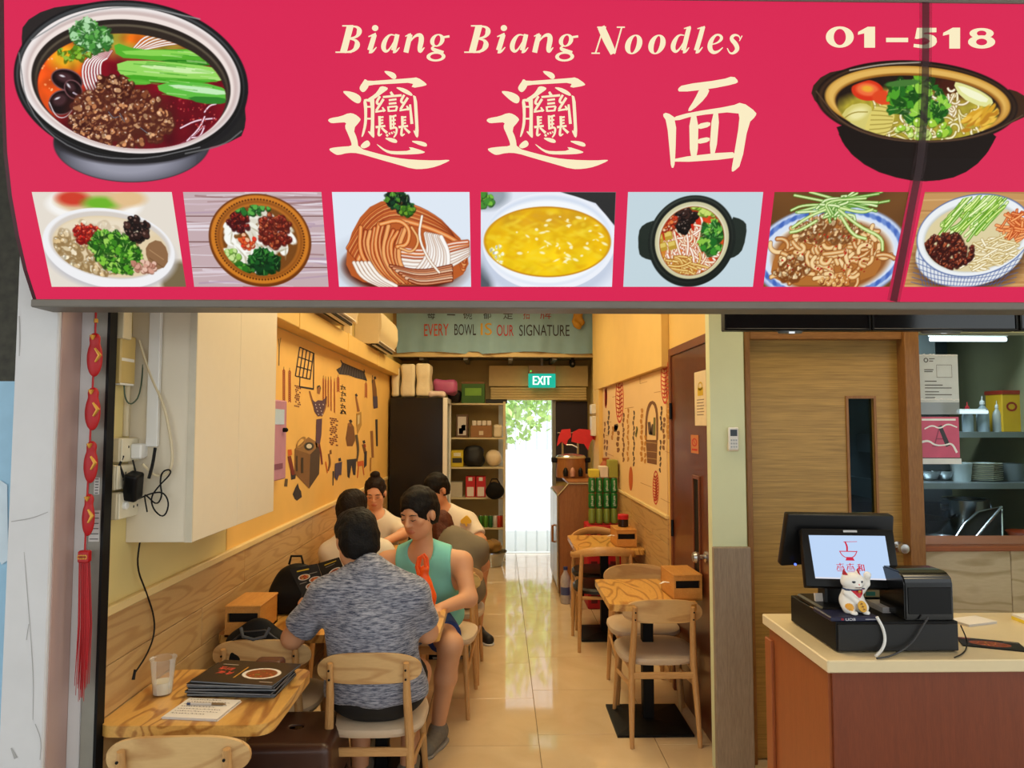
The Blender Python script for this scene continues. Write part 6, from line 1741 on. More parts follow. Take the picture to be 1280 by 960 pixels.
# receipt printer
a, c = atY(1128, 716, dr_y + .02), atY(1191, 778, dr_y + .02)
prn = thing('receipt_printer', 'glossy black receipt printer on the drawer beside the till', 'printer', (a.x, dr_y + .012, zt_ + .0005))
pw_, ph_ = c.x - a.x, a.z - zt_
b = NB(); prof = [(0, 0), (.145, 0), (.145, ph_ * .85), (.12, ph_), (.03, ph_), (.006, ph_ * .9), (0, ph_ * .75)]
prism(b, prof, 0, pw_, lambda u, v, d: Vector((d, u, v))); bmesh.ops.bevel(b, geom=list(b.edges), offset=.004, segments=2, affect='EDGES'); obj('case', b, MT('gloss_black', (10, 10, 11), .18), prn, smooth=40)
box('paper_slot', (.01, .05, ph_ - .001), (pw_ - .01, .06, ph_ + .002), MT('slot_green', (60, 84, 76), .4), prn)
box('front_cover', (.01, -.003, .02), (pw_ - .008, .001, ph_ * .7), m_dark, prn, bev=.001)
# card pad under the cat
pd0, pd1 = atY(1037, 770, dr_y + .012), atY(1098, 770, dr_y + .012)
pad_ = thing('card_reader_pad', 'dark blue payment pad with a white mark under the lucky cat', 'payment pad', (pd0.x, dr_y + .004, zt_ + .0005))
pw2 = pd1.x - pd0.x
box('pad_body', (0, 0, 0), (pw2, .12, .014), MT('navy_plastic', (20, 24, 56), .4), pad_, bev=.003)
b = NB(); add_text(b, 'UOB', lambda u, v: Vector((u, -.0006, v)), pw2 * .30, .003, pw2 * .20, .008); obj('white_mark', b, MT('mark_white', (220, 220, 226), .5), pad_, smooth=0)
b = NB()
for dx in (0, .004): add_stroke(b, [(pw2 * .22 + dx, .004, .002), (pw2 * .22 + dx, .011, .002)], lambda u, v: Vector((u, -.0006, v)))
obj('red_mark', b, MT('mark_red', (206, 40, 50), .5), pad_, smooth=0)
b = NB(); add_text(b, 'UOB', lambda u, v: Vector((u, -.0006, v)), pw2 * .70, .005, .001, .004); add_stroke(b, [(pw2 * .70, .007, .003), (pw2 * .97, .007, .003)], lambda u, v: Vector((u, -.0006, v))); obj('small_print', b, MT('mark_grey', (150, 150, 160), .5), pad_, smooth=0)
# beckoning cat
cb = atY(1066, 768, dr_y + .06); S_ = (atY(1066, 711, dr_y + .06).z - zt_ - .015) / .150
cat = thing('lucky_cat', 'white beckoning cat figurine with red bib in front of the till', 'figurine', (cb.x, dr_y + .06, zt_ + .0148), .12)
m_cat = VCOL('cat_ceramic', .18)
fC = smin(.012, ell((0, .004, .040), (.044, .036, .042)), ell((0, .0, .075), (.033, .030, .030)), ell((-.026, -.016, .020), (.020, .024, .022)), ell((.026, -.016, .020), (.020, .024, .022)))
fC = smin(.006, fC, ell((0, -.004, .108), (.042, .034, .031)), cone((-.026, .0, .128), (-.031, .0, .149), .011, .002), cone((.020, .0, .130), (.025, .0, .151), .011, .002), ell((0, -.033, .098), (.016, .010, .009)))
fC = smin(.005, fC, cone((.036, .0, .072), (.052, -.006, .098), .012, .011), cone((.052, -.006, .098), (.052, -.010, .124), .011, .010), ell((.051, -.013, .130), (.013, .012, .012)), cone((-.030, -.012, .070), (-.006, -.036, .045), .011, .010))
fC = smin(.004, fC, ell((-.022, -.040, .007), (.012, .014, .008)), ell((.024, -.040, .007), (.012, .014, .008)))
fC = smax(.003, fC, plane((0, 0, 0), (0, 0, -1)))
def cat_col(V):
    V = V / S_
    C = np.ones((len(V), 3)) * np.array(lin((238, 234, 226)))
    def pa(m, c): C[m] = lin(c)
    x, y, z = V[:, 0], V[:, 1], V[:, 2]
    pa((z > .131) & (y < 0.002) & (((np.abs(x + .0295) < .006)) | (np.abs(x - .0235) < .006)), (176, 24, 40))
    pa((z > .079) & (z < .084) & (np.hypot(x, y) < .042), (30, 50, 90))
    pa((z > .056) & (z <= .079) & (y < -.012) & (np.abs(x - .008) < (z - .052) * 1.05), (200, 24, 40))
    for ex in (-.016, .015): pa((np.hypot(x - ex, (z - .112) * 1.3) < .0055) & (y < -.02), (24, 26, 40))
    pa((np.hypot(x, z - .103) < .0028) & (y < -.03), (226, 130, 120)); pa((np.abs(z - .094 - 12 * (np.abs(x) - .006) ** 2) < .0012) & (np.abs(x) < .013) & (y < -.03), (90, 40, 40))
    pa((np.hypot(x + .032, z - .026) < .012) & (y < -.008) & (x < -.02), (226, 160, 50))
    return C
f_sc = lambda P: fC(P / S_) * S_
soft('figure', f_sc, np.array((-.06, -.06, -.01)) * S_, np.array((.075, .05, .16)) * S_, .0022, m_cat, cat, col=cat_col)
b = NB(); Mc = Matrix.Translation(Vector((.006, -.046, .030)) * S_) @ Matrix.Rotation(-.45, 4, 'Y') @ Matrix.Rotation(math.pi / 2, 4, 'X')
lathe(b, [(.015 * S_, -.002), (.016 * S_, 0), (.015 * S_, .002)], 20, Mc @ Matrix.Scale(1.35, 4, (0, 1, 0))); coin = obj('gold_coin', b, MT('coin_gold', (222, 168, 60), .3, metal=.3), cat, label='gold oval coin')
b = NB()
for k in range(3): add_stroke(b, [(-.005, .010 - k * .009, .0018), (.005, .008 - k * .009, .0018)], lambda u, v: Mc @ Vector((u * S_, v * S_ * 1.2, .0026))); add_stroke(b, [(0, .013 - k * .009, .0016), (.001, .006 - k * .009, .0016)], lambda u, v: Mc @ Vector((u * S_, v * S_ * 1.2, .0026)))
obj('coin_characters', b, MT('coin_ink', (120, 50, 20), .5), coin, smooth=0)
b = NB(); lathe(b, [(0, -.005), (.004, -.003), (.005, 0), (.004, .003), (0, .005)], 10, Matrix.Translation(Vector((.004, -.036, .079)) * S_)); obj('bell', b, m_gold, cat)
# cables at the drawer front
def ccord(name, label, pts, r, mat):
    P = [Vector(q) for q in chaikin([tuple(v) for v in pts], 2, closed=False)]; b = NB(); tube(b, P, r, 8); return obj(name, b, mat, label=label, cat='cable')
yf = dr_y - .008
ccord('white_cable', 'white cable curving down the front of the cash drawer', [atY(1096, 771, dr_y - .006), atY(1104, 785, yf), atY(1107, 800, yf), atY(1103, 812, yf - .005), atZ(1095, 820, CZ + .005)], .0045, m_white)
ccord('black_cable', 'black cable trailing from the printer down the drawer front', [atY(1160, 772, dr_y - .006), atY(1152, 785, yf), atY(1143, 800, yf), atY(1130, 812, yf - .005), atZ(1112, 821, CZ + .005), atZ(1096, 823, CZ + .005)], .003, MT('cable_dark_grey', (46, 46, 48), .4))
ccord('thin_cable', 'thin black cable loop at the right end of the cash drawer', [atY(1201, 782, dr_y + .01), atZ(1209, 800, CZ + .02), atZ(1208, 812, CZ + .005), atZ(1202, 818, CZ + .004), atZ(1193, 822, CZ + .004)], .002, m_black)
# papers on the till and counter
for (nm, lb, x0, x1, y0, y1, Yp, n) in (('slip_stack', 'stack of paper slips between the cat and the printer', 1092, 1127, 752, 771, 0, 5),):
    a = atZ(x0, y1, zt_); c = atZ(x1, y0, zt_)
    t = thing(nm, lb, 'papers', ((a.x + c.x) / 2, (a.y + c.y) / 2, zt_ + .0005))
    for k in range(n): box('slip', (-.045, -.05 + .003 * (k % 2), k * .0035), (.04 + .002 * k, .05, k * .0035 + .003), MT('slip_grey', (176, 172, 172), .7), t)
t = thing('keypad', 'small keypad with a green readout between the till and printer', 'keypad', atZ(1098, 752, zt_) + Vector((0, .05, 0)))
box('case', (-.03, -.02, 0), (.03, .05, .03), m_dark, t, bev=.004); box('readout', (-.026, -.0212, .012), (.006, -.0195, .026), MT('readout_green', (60, 130, 110), .3), t); box('surround', (-.03, -.0206, .008), (.026, -.019, .03), MT('readout_tan', (170, 150, 100), .5), t)
a = atZ(1032, 762, zt_); t = thing('card_leaflets', 'loose cards leaning left of the lucky cat', 'cards', a)
box('card', (-.03, 0, 0), (.03, .04, .002), MT('card_tan', (170, 140, 100), .6), t, M=Matrix.Rotation(.2, 4, 'Z')); box('card', (-.02, .02, .002), (.04, .03, .05), MT('card_white', (206, 196, 186), .6), t, M=Matrix.Rotation(-.2, 4, 'X'))
q = atZ(1214, 778, CZ); t = thing('loose_papers', 'white papers lying on the counter right of the printer', 'papers', (q.x, q.y, CZ), .3)
for k in range(4): box('sheet', (-.06, -.04, k * .0022 + .0005), (.07, .045 - .002 * k, k * .0022 + .0016), MT('white_paper', (232, 224, 214), .7, var=.04), t)
q = atZ(1236, 807, CZ); t = thing('menu_card', 'black menu with a printed noodle dish lying on the counter', 'menu', (q.x + .01, q.y + .005, CZ), -.38)
box('card_body', (-.085, -.045, .0005), (.085, .045, .004), m_menu, t)
P = Paint(0, 0, 120, 64, 1.4, bg=(24, 20, 18), seed=9); food_dish(P, 58, 34, 40, 20, [(206, 70, 30), (230, 120, 50), (150, 30, 20), (200, 170, 60)], (150, 70, 40)); P.line([(90, 8), (116, 8)], 2, (200, 190, 180)); P.line([(6, 6), (26, 6)], 3, (206, 60, 40))
P.build('printed_face', lambda u, v: np.stack([-.085 + .17 * u / 120, .045 - .09 * v / 64, np.full_like(u, .0044)], 1), m_mp, t)
q = atZ(1276, 777, CZ); t = thing('sticky_notes', 'yellow and white note block at the right frame edge of the counter', 'notes', (q.x + .02, q.y, CZ)); box('yellow_block', (-.03, -.03, .0005), (.03, .03, .012), MT('note_yellow', (240, 214, 70), .7), t); box('white_block', (-.03, -.03, .012), (.03, .03, .02), MT('note_white', (236, 232, 222), .7), t)

# remote control on the pier
a, c = atY(909, 534, PY - .001), atY(922, 563, PY - .001)
t = thing('remote_control', 'white air-conditioner remote in a holder on the green pier', 'remote', (a.x, PY, c.z))
rw, rh = c.x - a.x, a.z - c.z
box('holder', (-.002, -.012, -.004), (rw + .002, -.001, rh * .35), m_beige, t, bev=.003); box('body', (0, -.022, .002), (rw, -.006, rh), m_white, t, bev=.005)
box('screen', (rw * .16, -.0226, rh * .62), (rw * .84, -.0218, rh * .9), MT('lcd_dark', (44, 56, 66), .3), t)
for i in range(3):
    for j in range(3): box('button', (rw * (.18 + .24 * i), -.0232, rh * (.12 + .14 * j)), (rw * (.18 + .24 * i) + rw * .16, -.0218, rh * (.12 + .14 * j) + rh * .08), MT('button_grey', (170, 176, 176), .5), t)
# notice papers on the brown door
def door_notice(name, label, px0, px1, py0, py1, mat):
    X = XR - .0095; a = atX(px1, py0, X); c = atX(px0, py1, X)
    t = thing(name, label, 'notice', (X, (a.y + c.y) / 2, (a.z + c.z) / 2)); hy = (c.y - a.y) / 2; hz = (a.z - c.z) / 2
    box('sheet', (-.001, -hy, -hz), (.0008, hy, hz), mat, t); return t, hy, hz
dl = lambda u, v: Vector((-.0016, -u, v))
t, hy, hz = door_notice('paper_notice', 'long cream notice taped to the brown door with a yellow lock sign', 869, 883, 462, 532, MT('cream_paper', (226, 206, 168), .7))
b = NB(); add_ring(b, (0, hz * .45), (hy * .38, hz * .16), (hy * .25, hz * .11), dl); add_poly(b, [(-hy * .45, hz * .1), (hy * .45, hz * .1), (hy * .45, hz * .4), (-hy * .45, hz * .4)], dl); obj('lock_sign', b, MT('sign_yellow', (206, 170, 30), .6), t, smooth=0)
b = NB()
for k in range(6): add_stroke(b, [(-hy * .6, -hz * (.05 + .11 * k), hz * .03), (hy * (.6 - .1 * (k % 2)), -hz * (.05 + .11 * k), hz * .03)], dl)
obj('print_lines', b, MT('print_brown', (130, 110, 90), .6), t, smooth=0)
t, hy, hz = door_notice('warning_sticker', 'small red no-smoking style sticker on the brown door', 864, 873, 544, 566, MT('sticker_orange', (196, 120, 70), .6))
b = NB(); add_ring(b, (0, hz * .2), (hy * .7, hz * .45), (hy * .5, hz * .32), dl); add_stroke(b, [(-hy * .5, hz * .5, hz * .1), (hy * .5, -hz * .1, hz * .1)], dl); add_stroke(b, [(-hy * .7, -hz * .6, hz * .2), (hy * .7, -hz * .6, hz * .2)], dl); obj('red_ring', b, MT('sign_red', (190, 30, 30), .6), t, smooth=0)

# menu screens under the sign
TVY = 2.90
for k, (x0, x1, lb) in enumerate(((906, 1089, 'dark menu screen at the left, above the kitchen door'), (1091, 1273, 'dark menu screen in the middle, above the kitchen window'), (1276, 1458, 'dark menu screen cut off by the right frame edge'))):
    a, c = atY(x0, 413, TVY), atY(x1, 413, TVY)
    t = thing('menu_screen', lb, 'screen', (a.x, TVY, a.z), 0, 'row of menu screens')
    w_, h_ = c.x - a.x, .36
    box('case', (0, .006, 0), (w_, .05, h_), m_dark, t, bev=.004); box('bezel', (0, 0, 0), (w_, .008, .010), m_dark, t, bev=.002); box('bezel', (0, 0, .010), (.008, .008, h_), m_dark, t); box('bezel', (w_ - .008, 0, .010), (w_, .008, h_), m_dark, t); box('bezel', (.008, 0, h_ - .01), (w_ - .008, .008, h_), m_dark, t)
    box('panel', (.008, .004, .010), (w_ - .008, .007, h_ - .01), MT('dark_lcd', (16, 22, 24), .12), t)
    box('ceiling_bracket', (w_ / 2 - .03, .05, h_ * .5), (w_ / 2 + .03, .08, CEIL - a.z), m_metal_g, t)
    bw = (.05, .08)[k % 2]
    if k < 2:
        b = NB(); q = atY((990, 1180)[k], 414, TVY); lathe(b, [(0, -.014), (bw, -.010), (bw * 1.15, 0)], 24, Matrix.Translation((q.x - a.x, .02, 0)) @ Matrix.Scale(.35, 4, (0, 1, 0))); obj('sensor_bar', b, MT('sensor_grey', (92, 96, 96), .3), t)
        box('sensor_light', (q.x - a.x - .012, .0, -.012), (q.x - a.x + .012, .004, -.004), EMIT('sensor_white', (236, 240, 244), 1.0), t)

# papers on the kitchen glass
gy = KY + .0285
a, c = atY(1147, 443, gy), atY(1199, 503, gy)
t = thing('licence_sheet', 'white printed notice taped to the kitchen glass', 'notice', (a.x, gy, c.z)); w_, h_ = c.x - a.x, a.z - c.z
c2 = atY(1199, 518, gy)
box('sheet', (0, -.0006, 0), (w_, .0004, h_), MT('sheet_white', (206, 216, 220), .6), t); box('plastic_sleeve', (0, -.001, c2.z - c.z), (w_, .0, 0.0), GLASS('sleeve_film', (220, 230, 235), .3), t)
wl_ = lambda u, v: Vector((u * w_, -.0012, v * h_)); b = NB()
add_ring(b, (.2, .88), (.06, .05), (.035, .03), wl_, n=14)
for (x0, x1, v) in ((.28, .42, .91), (.28, .38, .86), (.15, .38, .68), (.15, .36, .64), (.15, .45, .44), (.15, .6, .36), (.15, .82, .30), (.15, .5, .22), (.15, .82, .16), (.15, .4, .10)): add_stroke(b, [(x0, v, .018), (x1, v, .018)], wl_)
for (p0, p1) in (((.46, .52), (.46, .78)), ((.46, .78), (.84, .78)), ((.84, .78), (.84, .52)), ((.84, .52), (.46, .52))): add_stroke(b, [p0 + (.008,), p1 + (.008,)], wl_)
obj('print', b, MT('print_grey', (84, 84, 84), .6), t, smooth=0)
b = NB()
for v in (.985, .06):
    x = 0
    while x < 1: add_stroke(b, [(x, v, .02), (min(1, x + .1), v + random.uniform(-.02, .02), .03)], lambda u, v: Vector((u * w_, -.0016, v * h_))); x += .08
obj('tape', b, MT('clear_tape', (240, 246, 246), .2), t, smooth=0)
a, c = atY(1150, 521, gy), atY(1200, 572, gy)
t = thing('grade_sign', 'pink grading sign with a large letter A on the kitchen glass', 'notice', (a.x, gy, c.z)); w_, h_ = c.x - a.x, a.z - c.z
box('sheet', (0, -.0006, 0), (w_, .0004, h_), MT('grade_pink', (206, 92, 128), .45), t)
wl2 = lambda u, v: Vector((u * w_, -.0014, v * h_))
b = NB(); add_stroke(b, [(.50, .78, .10), (.70, .28, .12)], wl2); obj('letter', b, MT('grade_dark', (60, 62, 74), .5), t, smooth=0)
b = NB(); add_stroke(b, [(.50, .78, .03), (.34, .28, .03)], wl2); add_stroke(b, [(.40, .46, .025), (.60, .46, .025)], wl2); add_stroke(b, [(.28, .28, .02), (.44, .28, .02)], wl2); obj('letter', b, MT('grade_mid', (150, 70, 100), .5), t, smooth=0)
b = NB(); add_stroke(b, [(.04, .93, .05), (.92, .93, .05)], wl2)
for s in ([(.1, .7, .03), (.3, .80, .04), (.5, .70, .03), (.7, .84, .04), (.95, .74, .03)], [(.0, .38, .06), (.2, .42, .05), (.36, .30, .04), (.6, .30, .03), (.8, .36, .05), (.92, .12, .06)]): add_stroke(b, s, lambda u, v: Vector((u * w_, -.0018, v * h_)))
obj('tape', b, MT('clear_tape', (240, 246, 246), .2), t, smooth=0)
ga, gb = atY(1146, 575, gy), atY(1200, 575, gy)
box('reflection_bar', (ga.x, gy - .008, atY(1170, 580, gy).z), (gb.x + .002, gy + .002, atY(1170, 573, gy).z), MT('reflection_white', (226, 232, 234), .3), label='white bar imitating a steel reflection below the pink grading sign', cat='reflection')  # steel shelf reflection put in as a plain white bar

# inside the kitchen
KS = 4.25
m_st2 = MT('kitchen_steel', (150, 158, 162), .32, metal=.7, var=.1)
def kshelf(label, py, y0=KS, dep=.4, x0=1145, x1=1420):
    a = atY(x0, py, y0); c = atY(x1, py, y0)
    t = thing('steel_shelf', label, 'shelf', (a.x, y0, a.z), 0, 'kitchen shelves'); box('board', (0, 0, -.02), (c.x - a.x, dep, 0), m_st2, t, bev=.003); box('lip', (0, -.004, -.035), (c.x - a.x, .0, 0), m_st2, t)
    for x in (.02, (c.x - a.x) - .05): box('bracket', (x, dep - .03, -.15), (x + .03, 4.999 - y0, -.02), m_st2, t)
    return a.z
z1 = kshelf('upper steel kitchen shelf with bottles', 540); z2 = kshelf('lower steel kitchen shelf with the plate stack', 604, KS - .1)
hob = thing('kitchen_worktop', 'steel kitchen worktop behind the serving window', 'worktop', (1.75, 4.0, 0)); box('top', (0, 0, .86), (1.5, .98, .90), m_st2, hob, bev=.004); box('front', (.02, .03, 0), (1.48, .06, .86), m_st2, hob); box('splash_back', (0, .97, .9), (1.5, .98, z2 - .2), MT('splash_steel', (70, 80, 96), .35, metal=.6, var=.15, scale=6), hob)
def bottle(px, label, h=.2, r=.032, col_=(196, 210, 216), cap=(206, 206, 206)):
    a = atY(px, 539, KS + .1); t = thing('squeeze_bottle', label, 'bottle', (a.x, KS + .1, z1), 0, 'bottles on the kitchen shelf')
    b = NB(); lathe(b, [(r, 0), (r, h * .5), (r * .85, h * .62), (r * .35, h * .72), (r * .35, h * .76)], 16); obj('body', b, GLASS('bottle_%d' % col_[0], col_, .45, .2), t)
    b = NB(); lathe(b, [(r * .42, h * .76), (r * .40, h * .84), (r * .12, h * .88), (r * .08, h)], 12); obj('cap', b, MT('cap_%d' % cap[0], cap, .4), t)
    b = NB(); lathe(b, [(0, .004), (r * .9, .004), (r * .9, h * .3), (0, h * .3)], 16); obj('contents', b, MT('blue_liquid', (40, 90, 150), .3), t)
bottle(1210, 'squeeze bottle with red cap on the upper kitchen shelf', .19, cap=(170, 30, 40)); bottle(1229, 'tall clear bottle right of the red-capped one on the kitchen shelf', .23, .036); bottle(1247, 'pale bottle beside the yellow carton on the kitchen shelf', .2, .026, (214, 218, 214))
a, c = atY(1254, 537, KS + .06), atY(1300, 490, KS + .06)
t = thing('yellow_carton', 'yellow and red printed carton at the right on the kitchen shelf', 'carton', (a.x, KS + .06, z1)); box('carton_body', (0, 0, 0), (c.x - a.x, .15, c.z - a.z), MT('carton_yellow', (206, 160, 30), .5, var=.2, scale=12), t, bev=.003); box('carton_lid', (-.003, -.003, c.z - a.z), (c.x - a.x + .003, .153, c.z - a.z + .025), MT('carton_red', (150, 44, 26), .5), t)
b = NB(); add_ring(b, (.06, .16), (.035, .03), (.022, .018), lambda u, v: Vector((u, -.0012, v))); obj('emblem', b, MT('carton_red', (150, 44, 26), .5), t, smooth=0)
t = thing('white_tub', 'white food tubs under the upper kitchen shelf edge', 'tub', (atY(1208, 585, KS).x, KS + .05, z2))
for k in range(2):
    b = NB(); lathe(b, [(.05, 0), (.06, .10), (.063, .105), (.063, .115), (0, .12)], 20, Matrix.Translation((k * .14, 0, 0))); obj('tub', b, MT('tub_white', (176, 186, 188), .5), t)
a = atY(1240, 603, KS - .02)
for k in range(9):
    b = NB(); lathe(b, [(.05, .0), (.06, .002), (.105, .011), (.107, .013), (.06, .006), (0, .005)], 28, cap=False); o = obj('plate', b, MT('plate_cream', (222, 218, 196), .3), label='cream plate, number %s from the bottom of the kitchen stack' % ('one two three four five six seven eight nine'.split()[k]), cat='plate', group='stacked cream plates'); o.location = (a.x + .003 * math.sin(k * 2), KS + .06, z2 + .001 + k * .0125)
a = atY(1268, 603, KS - .02); b = NB(); lathe(b, [(.06, 0), (.07, .11), (.066, .11), (.057, .004), (0, .004)], 24, cap=False); o = obj('grey_canister', b, MT('grey_plastic', (96, 104, 106), .4), label='grey canister right of the stacked cream plates', cat='canister'); o.location = (a.x + .05, KS + .06, z2 + .001)
def kpan(name, label, cat, px, py, Y, prof, mat, hnd=None, z=.901):
    p = atY(px, py, Y); t = thing(name, label, cat, (p.x, Y, z)); b = NB(); lathe(b, prof, 28, cap=False); obj('body', b, mat, t, smooth=50)
    if hnd:
        for h_ in hnd: b = NB(); tube(b, h_, .006, 8); obj('handle', b, mat, t)
    return t
m_pot = MT('pot_steel', (176, 180, 184), .22, metal=.9)
kpan('stock_pot', 'tall steel stock pot on the kitchen worktop', 'pot', 1208, 660, 4.45, [(0, .004), (.13, .004), (.13, .23), (.136, .235), (.134, .24), (.126, .235), (.126, .01), (0, .01)], m_pot, [[(-.13, 0, .19), (-.165, 0, .2), (-.165, .0, .17), (-.13, 0, .16)], [(.13, 0, .19), (.165, 0, .2), (.165, .0, .17), (.13, 0, .16)]])
kpan('wok', 'dark wok at the left end of the kitchen worktop', 'wok', 1146, 660, 4.4, [(0, .01), (.06, .014), (.13, .05), (.18, .12), (.185, .125), (.176, .122), (.125, .056), (0, .02)], MT('wok_black', (30, 32, 38), .35, metal=.6), [[(.17, -.05, .11), (.2, -.08, .15), (.22, -.06, .14), (.18, -.02, .115)]])
kpan('steel_bowl', 'small steel bowl behind the blue cloth', 'bowl', 1178, 668, 4.08, [(0, .003), (.05, .003), (.085, .05), (.088, .055), (.082, .052), (.048, .008), (0, .008)], m_pot)
kpan('orange_bowl', 'orange bowl at the right frame edge in the kitchen', 'bowl', 1282, 668, 4.12, [(0, .003), (.05, .003), (.10, .07), (.103, .075), (.097, .072), (.05, .01), (0, .01)], MT('orange_red', (196, 80, 40), .4))
for k, px in enumerate((1160, 1180)):
    p = atY(px, 590, 4.36); b = NB(); lathe(b, [(0, .003), (.04, .003), (.07, .04), (.075, .06), (.07, .058), (.04, .008), (0, .008)], 24, cap=False); o = obj('steel_bowl', b, m_pot, label=('left' if k == 0 else 'right') + ' steel bowl below the pink grading sign on the kitchen shelf', cat='bowl', smooth=50); o.location = (p.x, 4.36, z2 + .001)
t = thing('noodle_basket', 'slanted steel wire scoop leaning on the kitchen worktop', 'scoop', (0, 0, 0)); b = NB(); pts = [atY(1193, 674, 4.1), atY(1205, 655, 4.14), atY(1222, 640, 4.16), atY(1252, 633, 4.18), atY(1253, 672, 4.1)]; tube(b, pts, .007, 8); obj('rim', b, m_pot, t); b = NB(); tube(b, [atY(1218, 674, 4.09), atY(1236, 652, 4.11), atY(1252, 634, 4.15)], .008, 8); obj('rib', b, m_pot, t)
b = NB(); vs_ = [b.verts.new(p + Vector((0, .01, 0))) for p in pts]; b.faces.new(vs_); q_ = bmesh.ops.extrude_face_region(b, geom=list(b.faces)); [setattr(v, 'co', v.co + Vector((0, .006, 0))) for v in q_['geom'] if isinstance(v, bmesh.types.BMVert)]; obj('mesh_panel', b, MT('mesh_dark', (44, 40, 38), .5, metal=.5), t)
p0 = atY(1151, 676, KY + .14); soft('blue_cloth', wob(ell((p0.x + .06, KY + .16, hz + .030), (.085, .06, .022)), .006, 70, 6), (p0.x - .06, KY + .06, hz), (p0.x + .18, KY + .27, hz + .09), .005, MT('blue_cloth', (24, 60, 140), .8, sheen=.3), label='folded blue cloth on the kitchen sill', cat='cloth')
# tube lamp in the kitchen
a, c = atY(1163, 424, 4.2), atY(1257, 424, 4.2)
t = thing('tube_lamp', 'lit white tube lamp on the kitchen ceiling', 'lamp', ((a.x + c.x) / 2, 4.2, a.z)); b = NB(); tube(b, [(-(c.x - a.x) / 2, 0, 0), ((c.x - a.x) / 2, 0, 0)], .014, 10); obj('tube', b, EMIT('tube_white', (240, 250, 255), 4.0), t); box('batten', (-(c.x - a.x) / 2, -.02, .016), ((c.x - a.x) / 2, .02, 2.62 - a.z), m_white, t)
a, c = atY(1200, 515, 4.3), atY(1234, 515, 4.3); t = thing('reflection_strip', 'short glowing bar imitating a steel reflection over the upper kitchen shelf', 'lamp', (0, 0, 0)); b = NB(); tube(b, [a, c], .012, 10); obj('tube', b, EMIT('reflection_glow', (236, 246, 250), 1.6), t); box('batten', (a.x, 4.31, a.z - .01), (c.x, 4.33, a.z + .02), m_white, t)  # bright steel shelf reflection, put in as a glowing bar
box('hood', (1.62, 4.5, 1.95), (2.9, 4.98, 2.55), MT('hood_grey', (104, 110, 110), .4, metal=.4), bev=.01, label='grey extractor hood on the kitchen back wall', cat='hood')
# ================================================================ back of the shop
# banner
BY = BYB - .03
def ban(u, v, off=0.0):
    p = atY(u, v, BY); p.y += .018 * math.sin(u * .11) + .012 * math.sin(u * .31 + v * .05) * (v - 380) / 60 - off
    return p
bn = thing('cloth_banner', 'blue-grey cloth banner reading every bowl is our signature', 'banner', (0, 0, 0))
b = NB(); G_ = []
for i in range(61):
    u = 496 + 245.5 * i / 60; vb = 441 - 1.5 * math.sin(u * .05) - (3 if 586 < u < 600 else 0)
    G_.append([b.verts.new(ban(u, 372 + (vb - 372) * j / 8)) for j in range(9)])
for i in range(60):
    for j in range(8): b.faces.new([G_[i][j], G_[i + 1][j], G_[i + 1][j + 1], G_[i][j + 1]])
q_ = bmesh.ops.extrude_face_region(b, geom=list(b.faces)); [setattr(v, 'co', v.co + Vector((0, .004, 0))) for v in q_['geom'] if isinstance(v, bmesh.types.BMVert)]
obj('cloth', b, MT('blue_grey_canvas', (138, 174, 190), .85, var=.08, scale=10), bn)
def bt(body, x0, x1, y0, y1, col_):
    b = NB(); add_text(b, body, lambda u, v: ban(u, v, .004), x0, y1, x1 - x0, -(y1 - y0)); obj('banner_lettering', b, MT('ban_%d_%d_%d' % col_, col_, .8), bn, smooth=0)
bt('EVERY', 530, 561, 405, 420, (190, 70, 36)); bt('BOWL', 568, 595, 405, 419, (44, 40, 44)); bt('IS', 601, 615, 404, 419, (196, 150, 40)); bt('OUR', 621, 642, 406, 420, (176, 40, 40)); bt('SIGNATURE', 649, 712, 406, 420, (50, 48, 54))
for ch, x0, x1, c in (('每', 534, 544, (60, 60, 66)), ('一', 559, 569, (60, 60, 66)), ('碗', 579, 590, (60, 60, 66)), ('都', 604, 614, (60, 60, 66)), ('是', 629, 641, (60, 60, 66)), ('招', 654, 662, (150, 60, 60)), ('牌', 675, 689, (150, 60, 60))):
    if ch == '一': bt(ch, x0, x1, 393, 394.5, c)
    else: bt(ch, x0, x1, 386, 399, c)
t = thing('gold_ornament', 'golden knotted ornament hanging before the banner', 'ornament', (0, 0, 0)); p0 = atY(723, 399, BY - .05)
soft('knot', wob(ell(p0, (.065, .03, .12)), .012, 60, 2), p0 - Vector((.12, .08, .18)), p0 + Vector((.12, .08, .18)), .008, MT('gold_yarn', (190, 140, 40), .6, bump=.2), t)
b = NB(); tube(b, [p0 + Vector((0, 0, .1)), p0 + Vector((0, .02, .35))], .006, 6); obj('cord', b, MT('brown_cord', (110, 50, 30), .7), t)
# exit sign
EY = 8.40
a, c = atY(660.5, 467, EY), atY(694.5, 484.5, EY)
t = thing('exit_sign', 'lit green exit sign hanging above the rear door', 'sign', (a.x, EY, c.z)); w_, h_ = c.x - a.x, a.z - c.z
box('light_panel', (0, 0, 0), (w_, .03, h_), EMIT('exit_green', (28, 178, 150), 1.1), t, bev=.003)
b = NB(); add_text(b, 'EXIT', lambda u, v: Vector((u, -.002, v)), w_ * .17, h_ * .20, w_ * .66, h_ * .62, bold=.004); obj('lettering', b, EMIT('exit_white', (240, 255, 250), 1.4), t, smooth=0)
box('housing', (0, -.005, h_), (w_, .06, h_ + .10), MT('housing_tan', (160, 140, 110), .5), t, bev=.003); box('hanger', (w_ * .45, .02, h_ + .10), (w_ * .55, .05, lz - .005 - c.z), m_metal_g, t)
b = NB(); lathe(b, [(.008, 0), (.008, .006)], 10, Matrix.Translation((.03, -.005, h_ + .03)) @ Matrix.Rotation(math.pi / 2, 4, 'X')); obj('test_light', b, EMIT('test_green', (60, 230, 80), 2), t)
